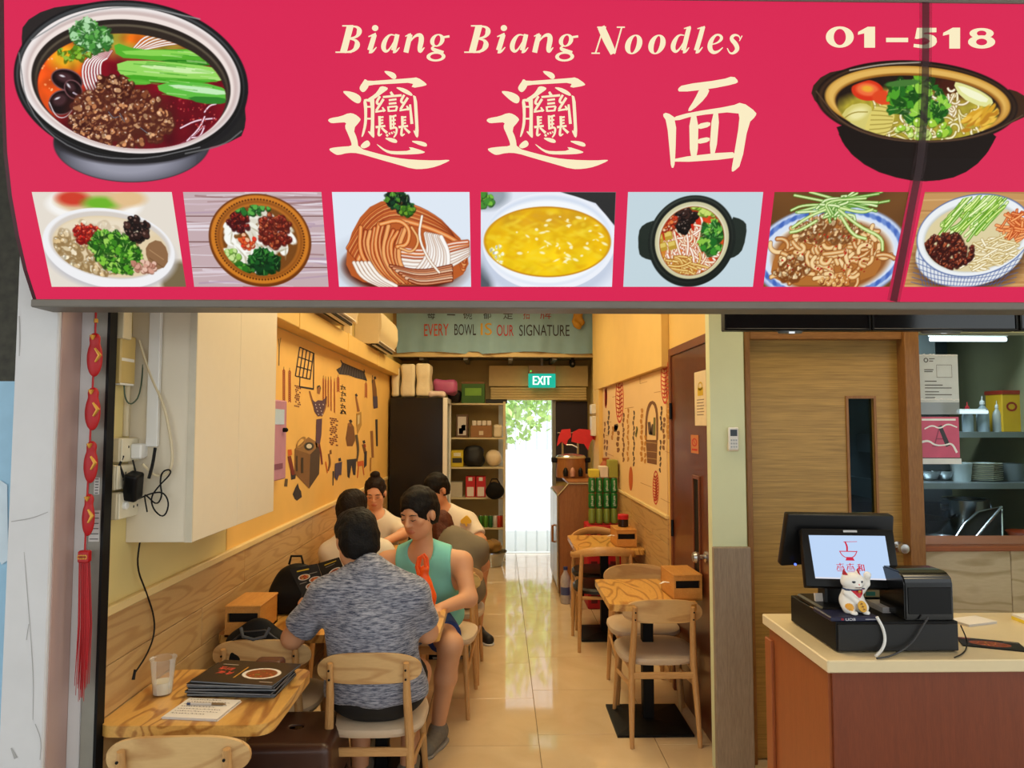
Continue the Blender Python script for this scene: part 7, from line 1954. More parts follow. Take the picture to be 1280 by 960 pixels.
p0 = atY(715.5, 455, 8.3); t = thing('security_camera', 'small dark dome camera under the loft', 'camera', p0); b = NB(); lathe(b, [(.035, .05), (.04, .02), (.035, -.02), (.02, -.04), (0, -.045)], 20); obj('dome', b, m_dark, t); b = NB(); lathe(b, [(.014, 0), (.012, .006)], 12, Matrix.Translation((0, -.038, 0)) @ Matrix.Rotation(math.pi / 2, 4, 'X')); obj('lens', b, MT('lens_glass', (120, 110, 110), .1), t); box('mount', (-.02, -.02, .045), (.02, .02, lz - .006 - p0.z), m_dark, t)

# fridge
FY0, FY1 = 7.66, 8.28
fxr = atY(553, 600, FY0).x; fzt = atY(520, 497, FY0).z
fr = thing('drinks_fridge', 'tall black drinks fridge seen from its side', 'fridge', (XL + .03, FY0, 0))
fw = fxr - XL - .03
box('cabinet', (0, 0, .06), (fw, FY1 - FY0, fzt), MT('fridge_black', (18, 17, 20), .22), fr, bev=.006)
box('door_frame', (fw + .001, -.003, .10), (fw + .05, .05, fzt), m_white, fr, bev=.004); box('door_frame', (fw + .001, FY1 - FY0 - .05, .10), (fw + .05, FY1 - FY0, fzt), m_white, fr, bev=.004); box('door_frame', (fw + .001, .05, fzt - .06), (fw + .05, FY1 - FY0 - .05, fzt), m_white, fr, bev=.004)
box('glass', (fw + .02, .05, .12), (fw + .03, FY1 - FY0 - .05, fzt - .06), GLASS('fridge_glass', (220, 235, 240), .2), fr)
for (x, y) in ((.04, .04), (fw - .04, .04), (.04, FY1 - FY0 - .04), (fw - .04, FY1 - FY0 - .04)): b = NB(); lathe(b, [(.02, 0), (.02, .062)], 10, Matrix.Translation((x, y, 0))); obj('foot', b, m_dark, fr)
# on the fridge
def blk(name, label, cat, x0, x1, y0, y1, Y, mat, dep=.2, z0=None, rad=.03, wobb=.006, group=None):
    a, c = atY(x0, y1, Y), atY(x1, y0, Y); zb = a.z if z0 is None else z0
    cc = Vector(((a.x + c.x) / 2, Y + dep / 2, (zb + c.z) / 2)); hs = ((c.x - a.x) / 2, dep / 2, (c.z - zb) / 2)
    f = rbox(cc, hs, min(rad, min(hs) * .9)); f = wob(f, wobb, 25, int(x0)) if wobb else f
    return soft(name, f, cc - Vector(hs) - Vector((.04,) * 3), cc + Vector(hs) + Vector((.04,) * 3), .011, mat, label=label, cat=cat, group=group)
m_sty = MT('styrofoam_white', (226, 212, 180), .6, var=.06, scale=30, bump=.2)
for k, (x0, x1, y0) in enumerate(((488, 500, 458), (500, 519, 455), (519, 538, 454))):
    blk('takeaway_pack', ('leftmost', 'middle', 'rightmost')[k] + ' white bundle of takeaway boxes on the fridge', 'pack', x0 + .6, x1 - .6, y0, 497, 7.72, m_sty, .3, fzt + .012, .03, .006, 'bundles on the fridge')
blk('tissue_pack', 'magenta wrapped tissue pack on the fridge edge', 'pack', 541, 571, 474, 492, 7.95, MT('magenta_film', (176, 84, 130), .35, var=.2, scale=14), .25, None, .05, .012)
blk('tissue_pack', 'white wrapped tissue pack below the magenta one', 'pack', 536, 556, 489, 499, 7.72, MT('white_film', (222, 200, 190), .4, var=.1), .2, fzt + .012, .05, .008)
# shelf unit
SY, SD = 8.30, .34
sx0_, sx1_ = atY(558, 600, SY).x, atY(632, 600, SY).x
su = thing('storage_shelf', 'cream metal storage rack beside the rear exit', 'shelf', (0, 0, 0)); m_shf = MT('cream_rack', (206, 190, 150), .5)
sz = [atY(600, y, SY).z for y in (504, 547, 584, 622, 660)] + [.12]
for i, z in enumerate(sz): box('shelf_board', (sx0_, SY, z - .02), (sx1_, SY + SD, z), m_shf, su, bev=.002)
for x in (sx0_, sx1_ - .03):
    for y in (SY - .002, SY + SD - .028): box('upright', (x, y, 0), (x + .03, y + .03, sz[0] + .02), m_shf, su)
def sb(name, label, cat, x0, x1, y0, row, col_, dep=.2, rad=.012, wobb=0.0, rough=.6, dy=.03, group=None):
    a, c = atY(x0, y0, SY + dy), atY(x1, y0, SY + dy); zb = sz[row] + .001
    if wobb or rad > .02:
        cc = Vector(((a.x + c.x) / 2, SY + dy + dep / 2, (zb + a.z) / 2)); hs = ((c.x - a.x) / 2, dep / 2, (a.z - zb) / 2)
        f = rbox(cc, hs, min(rad, min(hs) * .95)); f = wob(f, wobb, 30, int(x0)); pl_ = plane((0, 0, zb), (0, 0, -1)); f = smax(.005, f, pl_)
        return soft(name, f, cc - Vector(hs) - Vector((.04,) * 3), cc + Vector(hs) + Vector((.04,) * 3), .010, MT(name + '_%d_%d' % (x0, col_[0]), col_, rough, bump=.1), label=label, cat=cat, group=group)
    t = thing(name, label, cat, ((a.x + c.x) / 2, SY + dy, zb), group=group); w_, h_ = (c.x - a.x) / 2, a.z - zb
    box('body', (-w_, 0, 0), (w_, dep, h_), MT(name + '_%d_%d' % (x0, col_[0]), col_, rough), t, bev=.004); t['_h'] = h_; t['_w'] = w_
    return t
def face(t, u0, u1, v0, v1, col_, nm='print_panel'):
    w_, h_ = t['_w'], t['_h']; box(nm, (-w_ + 2 * w_ * u0, -.003, h_ * v0), (-w_ + 2 * w_ * u1, .001, h_ * v1), MT('pf_%d_%d_%d' % col_, col_, .6), t)
t = sb('green_carton', 'green printed carton on top of the storage rack', 'carton', 577, 606, 477, 0, (52, 96, 26)); face(t, .15, .85, .35, .7, (112, 160, 50)); face(t, 0, 1, .9, 1.0, (110, 70, 30))
sb('black_sack', 'black bag slumped left of the green carton on the rack', 'bag', 560, 576, 488, 0, (22, 18, 20), .2, .05, .012)
sb('black_tray', 'flat black tray right of the green carton on the rack', 'tray', 607, 634, 499, 0, (20, 18, 18), .25, .01)
t = sb('picture_box', 'narrow boxed toy with red and blue print on the rack', 'box', 570, 585, 518, 1, (96, 70, 50)); face(t, .15, .85, .1, .9, (206, 196, 190)); face(t, .25, .6, .15, .4, (196, 40, 40)); face(t, .45, .8, .3, .55, (50, 70, 130))
t = sb('brown_carton', 'open brown carton of white packs on the rack', 'carton', 588, 615, 532, 1, (150, 104, 60)); t2 = t; face(t, .4, .6, .2, .55, (210, 190, 160))
for k in range(4): box('white_pack', (-t['_w'] + .02 + k * .06, .03, t['_h']), (-t['_w'] + .07 + k * .06, .15, t['_h'] + .06), MT('pack_white', (226, 214, 200), .6), t, bev=.006)
sb('white_parcel', 'white parcels at the right end of the upper rack shelf', 'parcel', 617, 628, 531, 1, (222, 208, 180), .18, .03, .006)
t = sb('yellow_box', 'yellow and black box on the second rack shelf', 'box', 564, 579, 563, 2, (206, 180, 30)); face(t, .1, .9, .25, .55, (40, 36, 30)); face(t, .2, .8, .65, .85, (226, 220, 190))
sb('black_backpack', 'black backpack on the second rack shelf', 'bag', 580, 605, 556, 2, (18, 17, 20), .22, .08, .012)
sb('white_pouch', 'round white cloth pouch on the second rack shelf', 'bag', 608, 627, 563, 2, (226, 204, 170), .2, .09, .006)
t = sb('grey_carton', 'plain grey-white carton on the third rack shelf', 'carton', 560, 578, 603, 3, (190, 180, 160)); 
for k, (x0, x1) in enumerate(((582, 594), (595, 607))):
    t = sb('red_box', ('left' if k == 0 else 'right') + ' red and white box of the pair on the third rack shelf', 'box', x0, x1, 596, 3, (190, 28, 34), group='red boxes on the rack'); face(t, .15, .85, .05, .5, (226, 210, 200)); face(t, .3, .7, .8, .97, (222, 214, 206))
hb = thing('black_handbag', 'black handbag hanging off the rack by the exit', 'bag', (0, 0, 0)); p0 = atY(618, 614, SY - .05); soft('bag_body', wob(ell(p0, (.115, .06, .11)), .012, 25, 8), p0 - Vector((.18, .12, .18)), p0 + Vector((.18, .12, .18)), .011, m_bag, hb)
b = NB(); tube(b, [p0 + Vector((-.06, 0, .08)), p0 + Vector((-.03, .06, .14)), p0 + Vector((.03, .06, .14)), p0 + Vector((.07, 0, .08))], .008, 6); obj('handle', b, m_bag, hb)
def can(name, label, loc, col_, r=.033, h=.122, group=None, mark=None, top=True):
    t = thing(name, label, 'can', loc, 0, group); b = NB(); lathe(b, [(r * .8, 0), (r, .008), (r, h - .012), (r * .82, h - .002), (r * .78, h - .002), (r * .75, h - .006), (0, h - .006)], 16); obj('body', b, MT('can_%d_%d_%d' % col_, col_, .3, metal=.3, var=.15, scale=40), t)
    b = NB(); lathe(b, [(r * .82, h - .003), (r * .83, h), (r * .78, h), (r * .77, h - .004), (0, h - .0045)], 16); obj('lid', b, m_steel, t)
    return t
for k, (px, c) in enumerate(((601, (60, 120, 40)), (607, (90, 150, 50)), (613, (50, 110, 60)), (619, (214, 206, 196)), (624, (190, 60, 40)), (629, (150, 60, 40)))):
    a = atY(px, 655, SY + .06); can('drink_can', ('first', 'second', 'third', 'fourth', 'fifth', 'sixth')[k] + ' can from the left on the lowest full rack shelf', (a.x, SY + .06, sz[4] + .001), c, .028, .14, 'cans on the rack')
# steel basin and durian-like gourd on the floor by the rack
p0 = atZ(614, 700, .01); p0.y = 8.06; t = thing('steel_basin', 'steel basin on the floor in front of the rack', 'basin', (p0.x, p0.y - .05, 0)); b = NB(); lathe(b, [(0, .004), (.13, .004), (.17, .15), (.185, .155), (.183, .165), (.163, .155), (.125, .012), (0, .012)], 28, cap=False); obj('bowl', b, m_pot, t, smooth=50)
c0 = Vector((p0.x, p0.y - .05, .22)); soft('brown_gourd', wob(ell(c0, (.125, .12, .075)), .012, 60, 9), c0 - Vector((.18, .18, .14)), c0 + Vector((.18, .18, .14)), .010, MT('gourd_brown', (150, 112, 50), .7, var=.3, scale=30, bump=.3), label='brown wrapped bundle resting in the steel basin', cat='bundle')

# right rear: wooden sink cabinet, barrel, cloths
WY0 = atZ(700, 748, 0).y; wxl = atZ(698, 748, 0).x; wzt = atY(700, 606, WY0).z; WY1 = 7.50
m_wc = WOOD('warm_cabinet_wood', (176, 118, 64), (128, 78, 38), 'Z', 10, 3, .45, 1.5, rings=False)
sc_ = thing('sink_cabinet', 'wooden drinks cabinet with grey edging along the right wall', 'cabinet', (wxl, WY0, 0)); ww = XR - .06 - wxl
b = NB(); ly = WY1 - WY0; prof = [(0, 0), (ly, 0), (ly, wzt + .02), (.10, wzt + .02), (0, wzt - .10)]
prism(b, [(0, .05), (ww, .05), (ww, wzt + .005), (.10, wzt + .005), (0.0, wzt - .10)], .0, .018, lambda u, v, d: Vector((u, d, v))); obj('end_panel', b, m_wc, sc_, smooth=0)
box('body', (.012, .018, .05), (ww, ly, wzt - .10), m_wc, sc_); box('plinth', (.04, .03, 0), (ww, ly, .05), m_black, sc_)
b = NB(); prism(b, [(0.10, wzt + .005), (ww, wzt + .005), (ww, wzt + .03), (.09, wzt + .03)], -.006, ly, lambda u, v, d: Vector((u, d, v))); obj('worktop', b, m_wc, sc_, smooth=0)
b = NB(); pts2 = [(0.0, -.004, .05), (0.0, -.004, wzt - .10), (.10, -.004, wzt + .01), (ww, -.004, wzt + .01)]; tube(b, pts2, .011, 4); obj('edging', b, m_steel, sc_, smooth=0)
box('side_door', (-.004, .03, .08), (.012, ly * .48, wzt - .11), MT('side_grey', (150, 146, 140), .3, metal=.4), sc_, bev=.003); box('side_door', (-.004, ly * .5, .08), (.012, ly - .02, wzt - .11), MT('side_grey', (150, 146, 140), .3, metal=.4), sc_, bev=.003)
b = NB(); tube(b, [(-.004, ly * .3, wzt * .45), (-.03, ly * .3, wzt * .45), (-.03, ly * .3, wzt * .6), (-.004, ly * .3, wzt * .6)], .012, 8); obj('handle', b, m_wc, sc_)
BYc = WY0 + .45
a, c = atY(696, 606, BYc), atY(733, 569, BYc); rr = (c.x - a.x) / 2; zc_ = wzt + .031
t = thing('soup_barrel', 'wood-clad warming pot with steel lid on the rear cabinet', 'pot', ((a.x + c.x) / 2, BYc + rr * .5, zc_)); hb_ = c.z - zc_
b = NB(); lathe(b, [(rr * .98, 0), (rr, .01), (rr * .96, hb_ * .88)], 28); obj('barrel', b, m_wc, t)
b = NB(); lathe(b, [(rr * .99, hb_ * .88), (rr * 1.0, hb_ * .92), (rr * .9, hb_ * .99), (rr * .4, hb_ * 1.05), (0, hb_ * 1.07)], 28); obj('lid', b, m_steel, t); b = NB(); lathe(b, [(rr * 1.02, hb_ * .86), (rr * 1.03, hb_ * .9), (rr * .97, hb_ * .92)], 28); obj('rim_band', b, MT('rim_cream', (206, 180, 130), .4), t)
for s in (-1, 1): b = NB(); bx(b, (s * rr * 1.12 - .03, -.04, hb_ * .66), (s * rr * 1.12 + .03, .04, hb_ * .9), .01); obj('side_handle', b, m_black, t)
for x in (-.07, 0, .08): b = NB(); lathe(b, [(.022, .02), (.026, .07), (.014, .10), (0, .11)], 12, Matrix.Translation((x, -rr - .02, 0))); tube(b, [(x, -rr + .02, .06), (x, -rr - .05, .07)], .01, 6); obj('tap', b, m_dark if x else MT('pink_tap', (190, 140, 120), .4), t)
# tap and red cloths over a rail
RY = BYc + .55
rk = thing('cloth_rail', 'steel rail and tap fittings behind the warming pot', 'rail', (0, 0, 0)); a, c = atY(697, 541, RY), atY(746, 541, RY); b = NB(); tube(b, [a, c], .008, 8); obj('bar', b, m_steel, rk)
for px in (703, 722): p0, p1 = atY(px, 541, RY), atY(px, 585, RY); b = NB(); tube(b, [p0, Vector((p0.x, RY, wzt + .03))], .012, 8); obj('post', b, m_steel, rk)
b = NB(); p0 = atY(708, 556, RY - .03); tube(b, [p0, p0 + Vector((.06, -.02, .0)), p0 + Vector((.12, -.04, -.03))], .008, 8); obj('tap_lever', b, m_steel, rk)
m_rc = MT('red_cloth', (214, 44, 54), .85, var=.12, scale=20, sheen=.4)
for k, (pts, lb) in enumerate(((((698, 546), (702, 537), (713, 536), (714, 546), (710, 550), (708, 557), (702, 552), (696, 558)), 'small red cloth draped at the left of the rail'), (((716, 540), (724, 536), (746, 538), (747, 552), (741, 549), (738, 553), (735, 563), (730, 555), (722, 554), (714, 552)), 'larger red cloth draped at the right of the rail'))):
    b = NB(); ps = list(pts)
    prism(b, ps, 0, .05, lambda u, v, d: atY(u, v, RY - .03 + d + .012 * math.sin(u * .9))); obj('red_cloth', b, m_rc, label=lb, cat='cloth', group='red cloths on the rail', smooth=60)
# can case on a red crate stand
SYc = T4[3] + .38
a, c = atY(736, 655, SYc), atY(773, 655, SYc); zc2 = a.z
stand = thing('red_crate_stand', 'red stacked drink crates below the green cans', 'crate', ((a.x + c.x) / 2, SYc, 0)); hw = (c.x - a.x) / 2 + .015
m_cr = MT('red_crate', (186, 26, 40), .45, var=.1)
nk = 3; ch_ = (zc2 - .004) / nk
for k in range(nk):
    box('crate', (-hw, -.02, k * ch_), (hw + .02, .26, (k + 1) * ch_ - .006), m_cr, stand, bev=.008)
    for j in range(3): box('crate_slot', (-hw + .03 + j * .085, -.0225, k * ch_ + .05), (-hw + .085 + j * .085, -.019, k * ch_ + ch_ * .7), MT('crate_dark', (90, 10, 20), .5), stand)
cw = (c.x - a.x) / 4; r_c = cw / 2 * .97; hc = (atY(750, 597, SYc).z - zc2) / 3 - .002
m_mark = MT('can_mark', (236, 240, 230), .5)
for row in range(3):
    for k in range(4):
        cc_ = (28, 112, 52) if row else (120, 140, 60)
        t = can('drink_can', ('bottom', 'middle', 'top')[row] + ' row green drink can, ' + ('first', 'second', 'third', 'fourth')[k] + ' from the left', (a.x + cw * (k + .5), SYc + r_c, zc2 + .0005 + row * (hc + .001)), cc_, r_c, hc, 'green cans on the red crates')
        if row:
            b = NB(); R_ = r_c + .0008
            add_text(b, 'Sprite', lambda u, v: Vector((R_ * math.sin((v) / R_), -R_ * math.cos(v / R_), u)), hc * .16, -r_c * .42, hc * .68, r_c * .84)
            obj('lettering', b, m_mark, t, smooth=0)
# things on the ledge above the cans
top_z = zc2 + 3 * (hc + .001) + .0005
for k, (x0, x1, y0, c, nm, lb) in enumerate(((737, 749, 587, (206, 190, 60), 'yellow_packet', 'yellow packet lying on the green cans'), (750, 760, 583, (220, 206, 190), 'white_packet', 'white packet lying on the green cans'), (761, 772, 575, (150, 150, 60), 'olive_box', 'olive box on the green cans by the wall'))):
    p0, p1 = atY(x0, 597, SYc + .03), atY(x1, y0, SYc + .03); box(nm, (p0.x, SYc + .01, top_z + .0005), (p1.x, SYc + .16, max(p1.z, top_z + .03)), MT(nm, c, .6), bev=.006, label=lb, cat='packet')
t = thing('clay_jug', 'small brown clay jug behind the green cans', 'jug', (atY(757, 570, WY0 + .2).x, WY0 + .2, 0)); zj = wzt + .051
b = NB(); lathe(b, [(.05, zj - .02), (.065, zj + .03), (.06, zj + .12), (.03, zj + .16), (.035, zj + .19)], 18); obj('jug_body', b, MT('clay', (170, 90, 50), .6), t)
# water bottles under the far table
for k, (px, py) in enumerate(((707, 754), (719, 760))):
    p0 = atZ(px, py, 0); t = thing('water_bottle', ('front' if k == 0 else 'rear') + ' wrapped water bottle on the floor by the drinks cabinet', 'bottle', (p0.x, p0.y, 0), 0, 'bottles on the floor')
    b = NB(); lathe(b, [(.04, 0), (.046, .01), (.046, .2), (.04, .24), (.018, .28), (.018, .3)], 18); obj('body', b, MT('bottle_film', (176, 170, 176), .25, var=.3, scale=30), t); b = NB(); lathe(b, [(.02, .3), (.02, .325), (0, .327)], 12); obj('cap', b, MT('blue_cap', (40, 60, 120), .4), t); b = NB(); lathe(b, [(.0465, .08), (.0465, .15)], 18, cap=False); obj('wrap', b, MT('wrap_blue', (70, 80, 130), .4), t)
# switches by the loft post
t = thing('switch_boxes', 'white switch boxes on the far end of the right wall', 'switch', (XR - .0505, 7.42, 0))
for (y0, y1) in ((505, 517), (520, 545)):
    zt0, zb0 = atX(745, y0, XR - .06).z, atX(745, y1, XR - .06).z; box('switch_box', (-.05, -.07, zb0), (0, .07, zt0), m_white, t, bev=.005)

# ---------------- right wall picture panel
pn = box('picture_panel', (XR - .010, 4.42, 1.042), (XR - .0005, 7.16, 1.98), MT('cream_print', (232, 196, 140), .7, var=.05, scale=4), wr, label='cream printed picture panel')
def on_rw(off=.0): return lambda u, v: atX(660 + u / 3.557, 370 + v / 3.557, XR - .0105 - off)
mu2 = lambda name, S, off=.0004: mural(name, S, off, None, wr, on_rw)
RED = (196, 56, 34)
for (cx_, cy_, rx_, ry_) in ((407, 458, 18, 108), (609, 375, 19, 106), (346, 450, 6, 50), (568, 852, 14, 76)):
    b = NB(); fn = on_rw(.0006); add_ring(b, (cx_, cy_), (rx_, ry_), (rx_ * .82, ry_ * .9), fn)
    for k in range(9):
        v = -0.8 + 1.6 * k / 8; hw_ = rx_ * .75 * math.sqrt(max(0, 1 - v * v))
        add_stroke(b, [(cx_ - hw_, cy_ + v * ry_ * .85, 5), (cx_ - hw_ * .2, cy_ + v * ry_ * .85 + 9, 6), (cx_ + hw_, cy_ + v * ry_ * .85 - 6, 5)], fn)
    add_stroke(b, [(cx_ - rx_ * .3, cy_ - ry_ * .7, 3), (cx_ + rx_ * .1, cy_, 3), (cx_ - rx_ * .2, cy_ + ry_ * .7, 3)], fn); add_stroke(b, [(cx_ + rx_ * .35, cy_ - ry_ * .6, 3), (cx_ + rx_ * .3, cy_ + ry_ * .6, 3)], fn)
    obj('print_red_seal', b, mcol(RED), wr, smooth=0)
b = NB(); add_disc(b, (457, 812), (9, 54), on_rw(.0006), 24); obj('print_red_seal', b, mcol((190, 90, 30)), wr, smooth=0)
S = []
for (x0, y0, x1, y1) in ((345, 380, 385, 366), (430, 365, 462, 356), (498, 390, 530, 380), (540, 330, 590, 316), (375, 450, 392, 446), (430, 500, 470, 494), (560, 430, 590, 424), (345, 560, 370, 560), (400, 860, 440, 880), (500, 830, 550, 850), (590, 900, 630, 920), (610, 690, 632, 698), (350, 700, 380, 712), (498, 390, 498, 360), (345, 620, 360, 622)): S.append(((186, 140, 90), [(x0, y0, 2.4), (x1, y1, 2.4)]))
mu2('print_brick_lines', S)
S = []; BRN, OCH, DRK, GRN = (130, 84, 46), (190, 130, 50), (84, 62, 48), (110, 104, 50)
for (x, y0, y1, c, w) in ((340, 560, 690, BRN, 7), (358, 510, 620, DRK, 8), (376, 580, 640, OCH, 10), (424, 520, 740, BRN, 9), (444, 500, 740, OCH, 8), (470, 510, 760, DRK, 7), (482, 580, 620, GRN, 8), (505, 500, 740, OCH, 12), (520, 620, 750, OCH, 10), (592, 490, 600, DRK, 9), (604, 540, 690, BRN, 12), (588, 640, 790, DRK, 8), (622, 480, 640, OCH, 12), (350, 640, 720, BRN, 9), (390, 570, 590, DRK, 20), (400, 600, 700, BRN, 14)):
    n = max(3, int((y1 - y0) / 22))
    for k in range(n):
        yy = y0 + (y1 - y0) * k / n; S.append((c, [(x + 3 * math.sin(k * 2.1), yy, w * .7), (x + 3 * math.sin(k * 2.1 + 1), yy + 9, w), (x + 2 * math.sin(k + 2), yy + 20, w * .5)]))
mu2('print_hanging_produce', S)
S = [((116, 74, 40), [(524, 640), (575, 640), (572, 750), (530, 742)]), ((180, 140, 86), [(526, 650, 3), (573, 655, 3)]), ((180, 140, 86), [(527, 690, 3), (573, 695, 3)]), ((180, 140, 86), [(528, 720, 3), (572, 726, 3)]), ((116, 74, 40), [(524, 640, 8), (526, 520, 9), (550, 462, 16), (574, 500, 9), (574, 640, 8)]), (DRK, [(538, 560, 12), (545, 630, 16), (556, 570, 10)]), (GRN, [(562, 540, 8), (560, 620, 10)])]
mu2('print_basket', S, .0008)
# ================================================================ people
V3 = lambda p: np.array(p, float)
def head_sdf(jaw=1.0):
    f = smin(.03, ell((0, -.014, .035), (.075, .095, .080)), ell((0, .022, -.035), (.060 * jaw, .066, .074)), ell((0, .048, -.088), (.030 * jaw, .030, .025)), ell((.034 * jaw, .012, -.066), (.026, .040, .034)), ell((-.034 * jaw, .012, -.066), (.026, .040, .034)))
    f = smin(.014, f, ell((.040, .058, -.018), (.022, .018, .018)), ell((-.040, .058, -.018), (.022, .018, .018)), cone((-.034, .076, .024), (.034, .076, .024), .011, .011))
    f = smax(.010, f, neg(ell((.030, .098, .004), (.016, .012, .009)))); f = smax(.010, f, neg(ell((-.030, .098, .004), (.016, .012, .009))))
    f = smin(.006, f, ell((.030, .078, .003), (.014, .012, .010)), ell((-.030, .078, .003), (.014, .012, .010)), cone((0, .086, .012), (0, .104, -.024), .007, .011), ell((.011, .094, -.029), (.009, .010, .007)), ell((-.011, .094, -.029), (.009, .010, .007)))
    f = smin(.004, f, ell((0, .087, -.057), (.021, .009, .0055)), ell((0, .086, -.067), (.018, .009, .0065)), ell((.077, -.008, -.010), (.009, .020, .030)), ell((-.077, -.008, -.010), (.009, .020, .030)))
    return f
def hand_sdf(w, d, n, curl=.5, side=1):
    """palm plus five unequal bent fingers; d along the hand, n out of the back of the hand"""
    w, d, n = V3(w), V3(d) / np.linalg.norm(V3(d)), V3(n); n = n - d * (n @ d); n /= np.linalg.norm(n); s = np.cross(d, n) * side
    R = np.stack([s, d, n], 1); fs = [ell(w + d * .042, (.038, .050, .015), R)]
    for k, (o, L_) in enumerate(((-.027, .062), (-.009, .074), (.009, .070), (.026, .054))):
        a = w + d * .082 + s * o; b_ = a + (d * math.cos(curl) - n * math.sin(curl)) * L_ * .5; c = b_ + (d * math.cos(curl * 2) - n * math.sin(curl * 2)) * L_ * .5
        fs += [cone(a, b_, .0092, .0085), cone(b_, c, .0085, .0072)]
    a = w + d * .022 - s * .030; b_ = a + (d * .7 - s * .6 - n * .35) * .036; c = b_ + (d * .9 - s * .1 - n * .4) * .030
    fs += [cone(a, b_, .012, .010), cone(b_, c, .010, .008)]
    return smin(.006, *fs)

def person(label, J, skin, h=.0075):
    """J: joints in place; builds body, hair, clothing"""
    t = thing('person', label, 'person', (J['pelvis'][0], J['pelvis'][1], 0))
    off = V3(t.location); j = {k: (V3(v) - off if isinstance(v, (tuple, list, Vector, np.ndarray)) and len(v) == 3 else v) for k, v in J.items()}
    hs = J.get('hs', 1.0); hR = rot(*J['hrot']); tR = rot(*J['trot']); hc = j['head']
    H_ = local(head_sdf(J.get('jaw', 1.0)), hc, hR, hs)
    sh = .5 * (j['shL'] + j['shR']); wd = np.linalg.norm(j['shL'] - j['shR']) / 2
    chest = sh * .72 + j['pelvis'] * .28; belly = sh * .35 + j['pelvis'] * .65
    torso = smin(.07, ell(chest, (wd * .98, .115, .165), tR), ell(belly, (wd * .80 * J.get('girth', 1.0), .115, .16), tR), ell(j['pelvis'], (.165 * J.get('girth', 1.0), .125, .115)), cone(j['neck'], j['shL'], .050, .058), cone(j['neck'], j['shR'], .050, .058))
    parts = [torso, cone(j['neck'] - V3((0, 0, .02)), hc - hR[:, 2] * .07 * hs - hR[:, 1] * .015, .056, .050)]
    arm = []
    for s in 'LR':
        arm += [cone(j['sh' + s], j['el' + s], .054, .042), cone(j['el' + s], j['wr' + s], .042, .028)]
    for s in 'LR':
        hip = j['pelvis'] + (j['kn' + s] - j['pelvis']) * .15; hip[2] = j['pelvis'][2] - .02
        q = j['an' + s] - V3((0, 0, .05)); fd = V3(J.get('foot' + s, J.get('foot', (0, 1, 0))))
        arm += [cone(hip, j['kn' + s], .088, .060), cone(j['kn' + s], (j['kn' + s] * .6 + j['an' + s] * .4), .058, .054), cone(j['kn' + s] * .6 + j['an' + s] * .4, j['an' + s], .054, .036), cone(q, q + fd * .15, .034, .028)]
    body = smin(.03, *parts, *arm)
    for s, sd in (('L', 1), ('R', -1)):
        d = j['wr' + s] - j['el' + s]; d = V3(J.get('hd' + s, d / np.linalg.norm(d)))
        body = smin(.015, body, hand_sdf(j['wr' + s], d, J.get('hn' + s, (0, 0, 1)), J.get('curl', .5), sd))
    body = smin(.018, body, H_)
    pts = np.array([j[k] for k in ('pelvis', 'neck', 'head', 'shL', 'shR', 'elL', 'elR', 'wrL', 'wrR', 'knL', 'knR', 'anL', 'anR')])
    lo = pts.min(0) - .24; hi = pts.max(0) + .24; lo[2] = max(lo[2], -.02)
    def col(V):
        C = np.ones((len(V), 3)) * V3(lin(skin)); L_ = ((V - hc) @ hR) / hs
        near = np.linalg.norm(L_, axis=1) < .17
        lips = near & (np.hypot(L_[:, 0] / .024, (L_[:, 2] + .062) / .011) < 1) & (L_[:, 1] > .06); C[lips] = C[lips] * V3((.85, .55, .52))
        ck = near & (np.hypot((np.abs(L_[:, 0]) - .038) / .025, (L_[:, 2] + .03) / .025) < 1) & (L_[:, 1] > .03); C[ck] = C[ck] * V3((1.0, .97, .96))
        if J.get('stubble'):
            st_ = near & (L_[:, 2] < -.045) & (L_[:, 1] > .0) & ~lips; C[st_] = C[st_] * .82
        return C
    bo = soft('body', body, lo, hi, h, VCOL('skin', .5), t, col=col)
    # face: closed-down eyes and brows
    g = lambda x, y, z: tuple(hc + hR @ (V3((x, y, z)) * hs))
    for s in (-1, 1):
        b = NB(); tube(b, [g(s * .016, .0905, .002), g(s * .030, .0925, -.002), g(s * .044, .084, .002)], [.0012 * hs, .0026 * hs, .0012 * hs], 6); obj('eye_line', b, MT('lash', (24, 16, 14), .5), bo)
        b = NB(); tube(b, [g(s * .013, .089, .021), g(s * .030, .090, .026), g(s * .047, .079, .021)], [.002 * hs, .0036 * hs, .0012 * hs], 6); obj('eyebrow', b, MT('hair_black', (18, 14, 13), .55), bo)
    # hair
    hb = infl(smin(.03, ell((0, -.014, .035), (.075, .095, .080)), ell((0, -.04, -.02), (.066, .06, .075))), J.get('hthick', .013))
    if J.get('long'): hb = smin(.03, hb, ell((0, -.07, -.07), (.062, .045, .12)))
    fc = J.get('fringe', (.105, -.045)); cut = ell((0, fc[0], fc[1]), (.070, .062, .088))
    hf = smax(.008, hb, neg(cut)); hf = smax(.008, hf, neg(ell((0, .10, -.12), (.13, .13, .11))))
    if not J.get('long'): hf = smax(.010, hf, plane((0, -.02, J.get('nape', -.058)), (0, .25, -1)))
    hf = smax(.006, hf, neg(ell((.078, .004, -.016), (.02, .026, .034)))); hf = smax(.006, hf, neg(ell((-.078, .004, -.016), (.02, .026, .034))))
    if J.get('bun'): hf = smin(.012, hf, ell((0, -.045, .128), (.036, .036, .028)))
    hf = wob(wob(hf, .0030, 70, 4), .0016, 190, 5)
    hw = local(hf, hc, hR, hs)
    soft('hair', hw, hc - .21, hc + .21, .005, MT('hair_%d' % J['hair'][0], J['hair'], .62, var=.45, scale=120, bump=.5, spec=.2), t)
    # shirt
    shirt = infl(torso, J.get('loose', .014)); shp = []
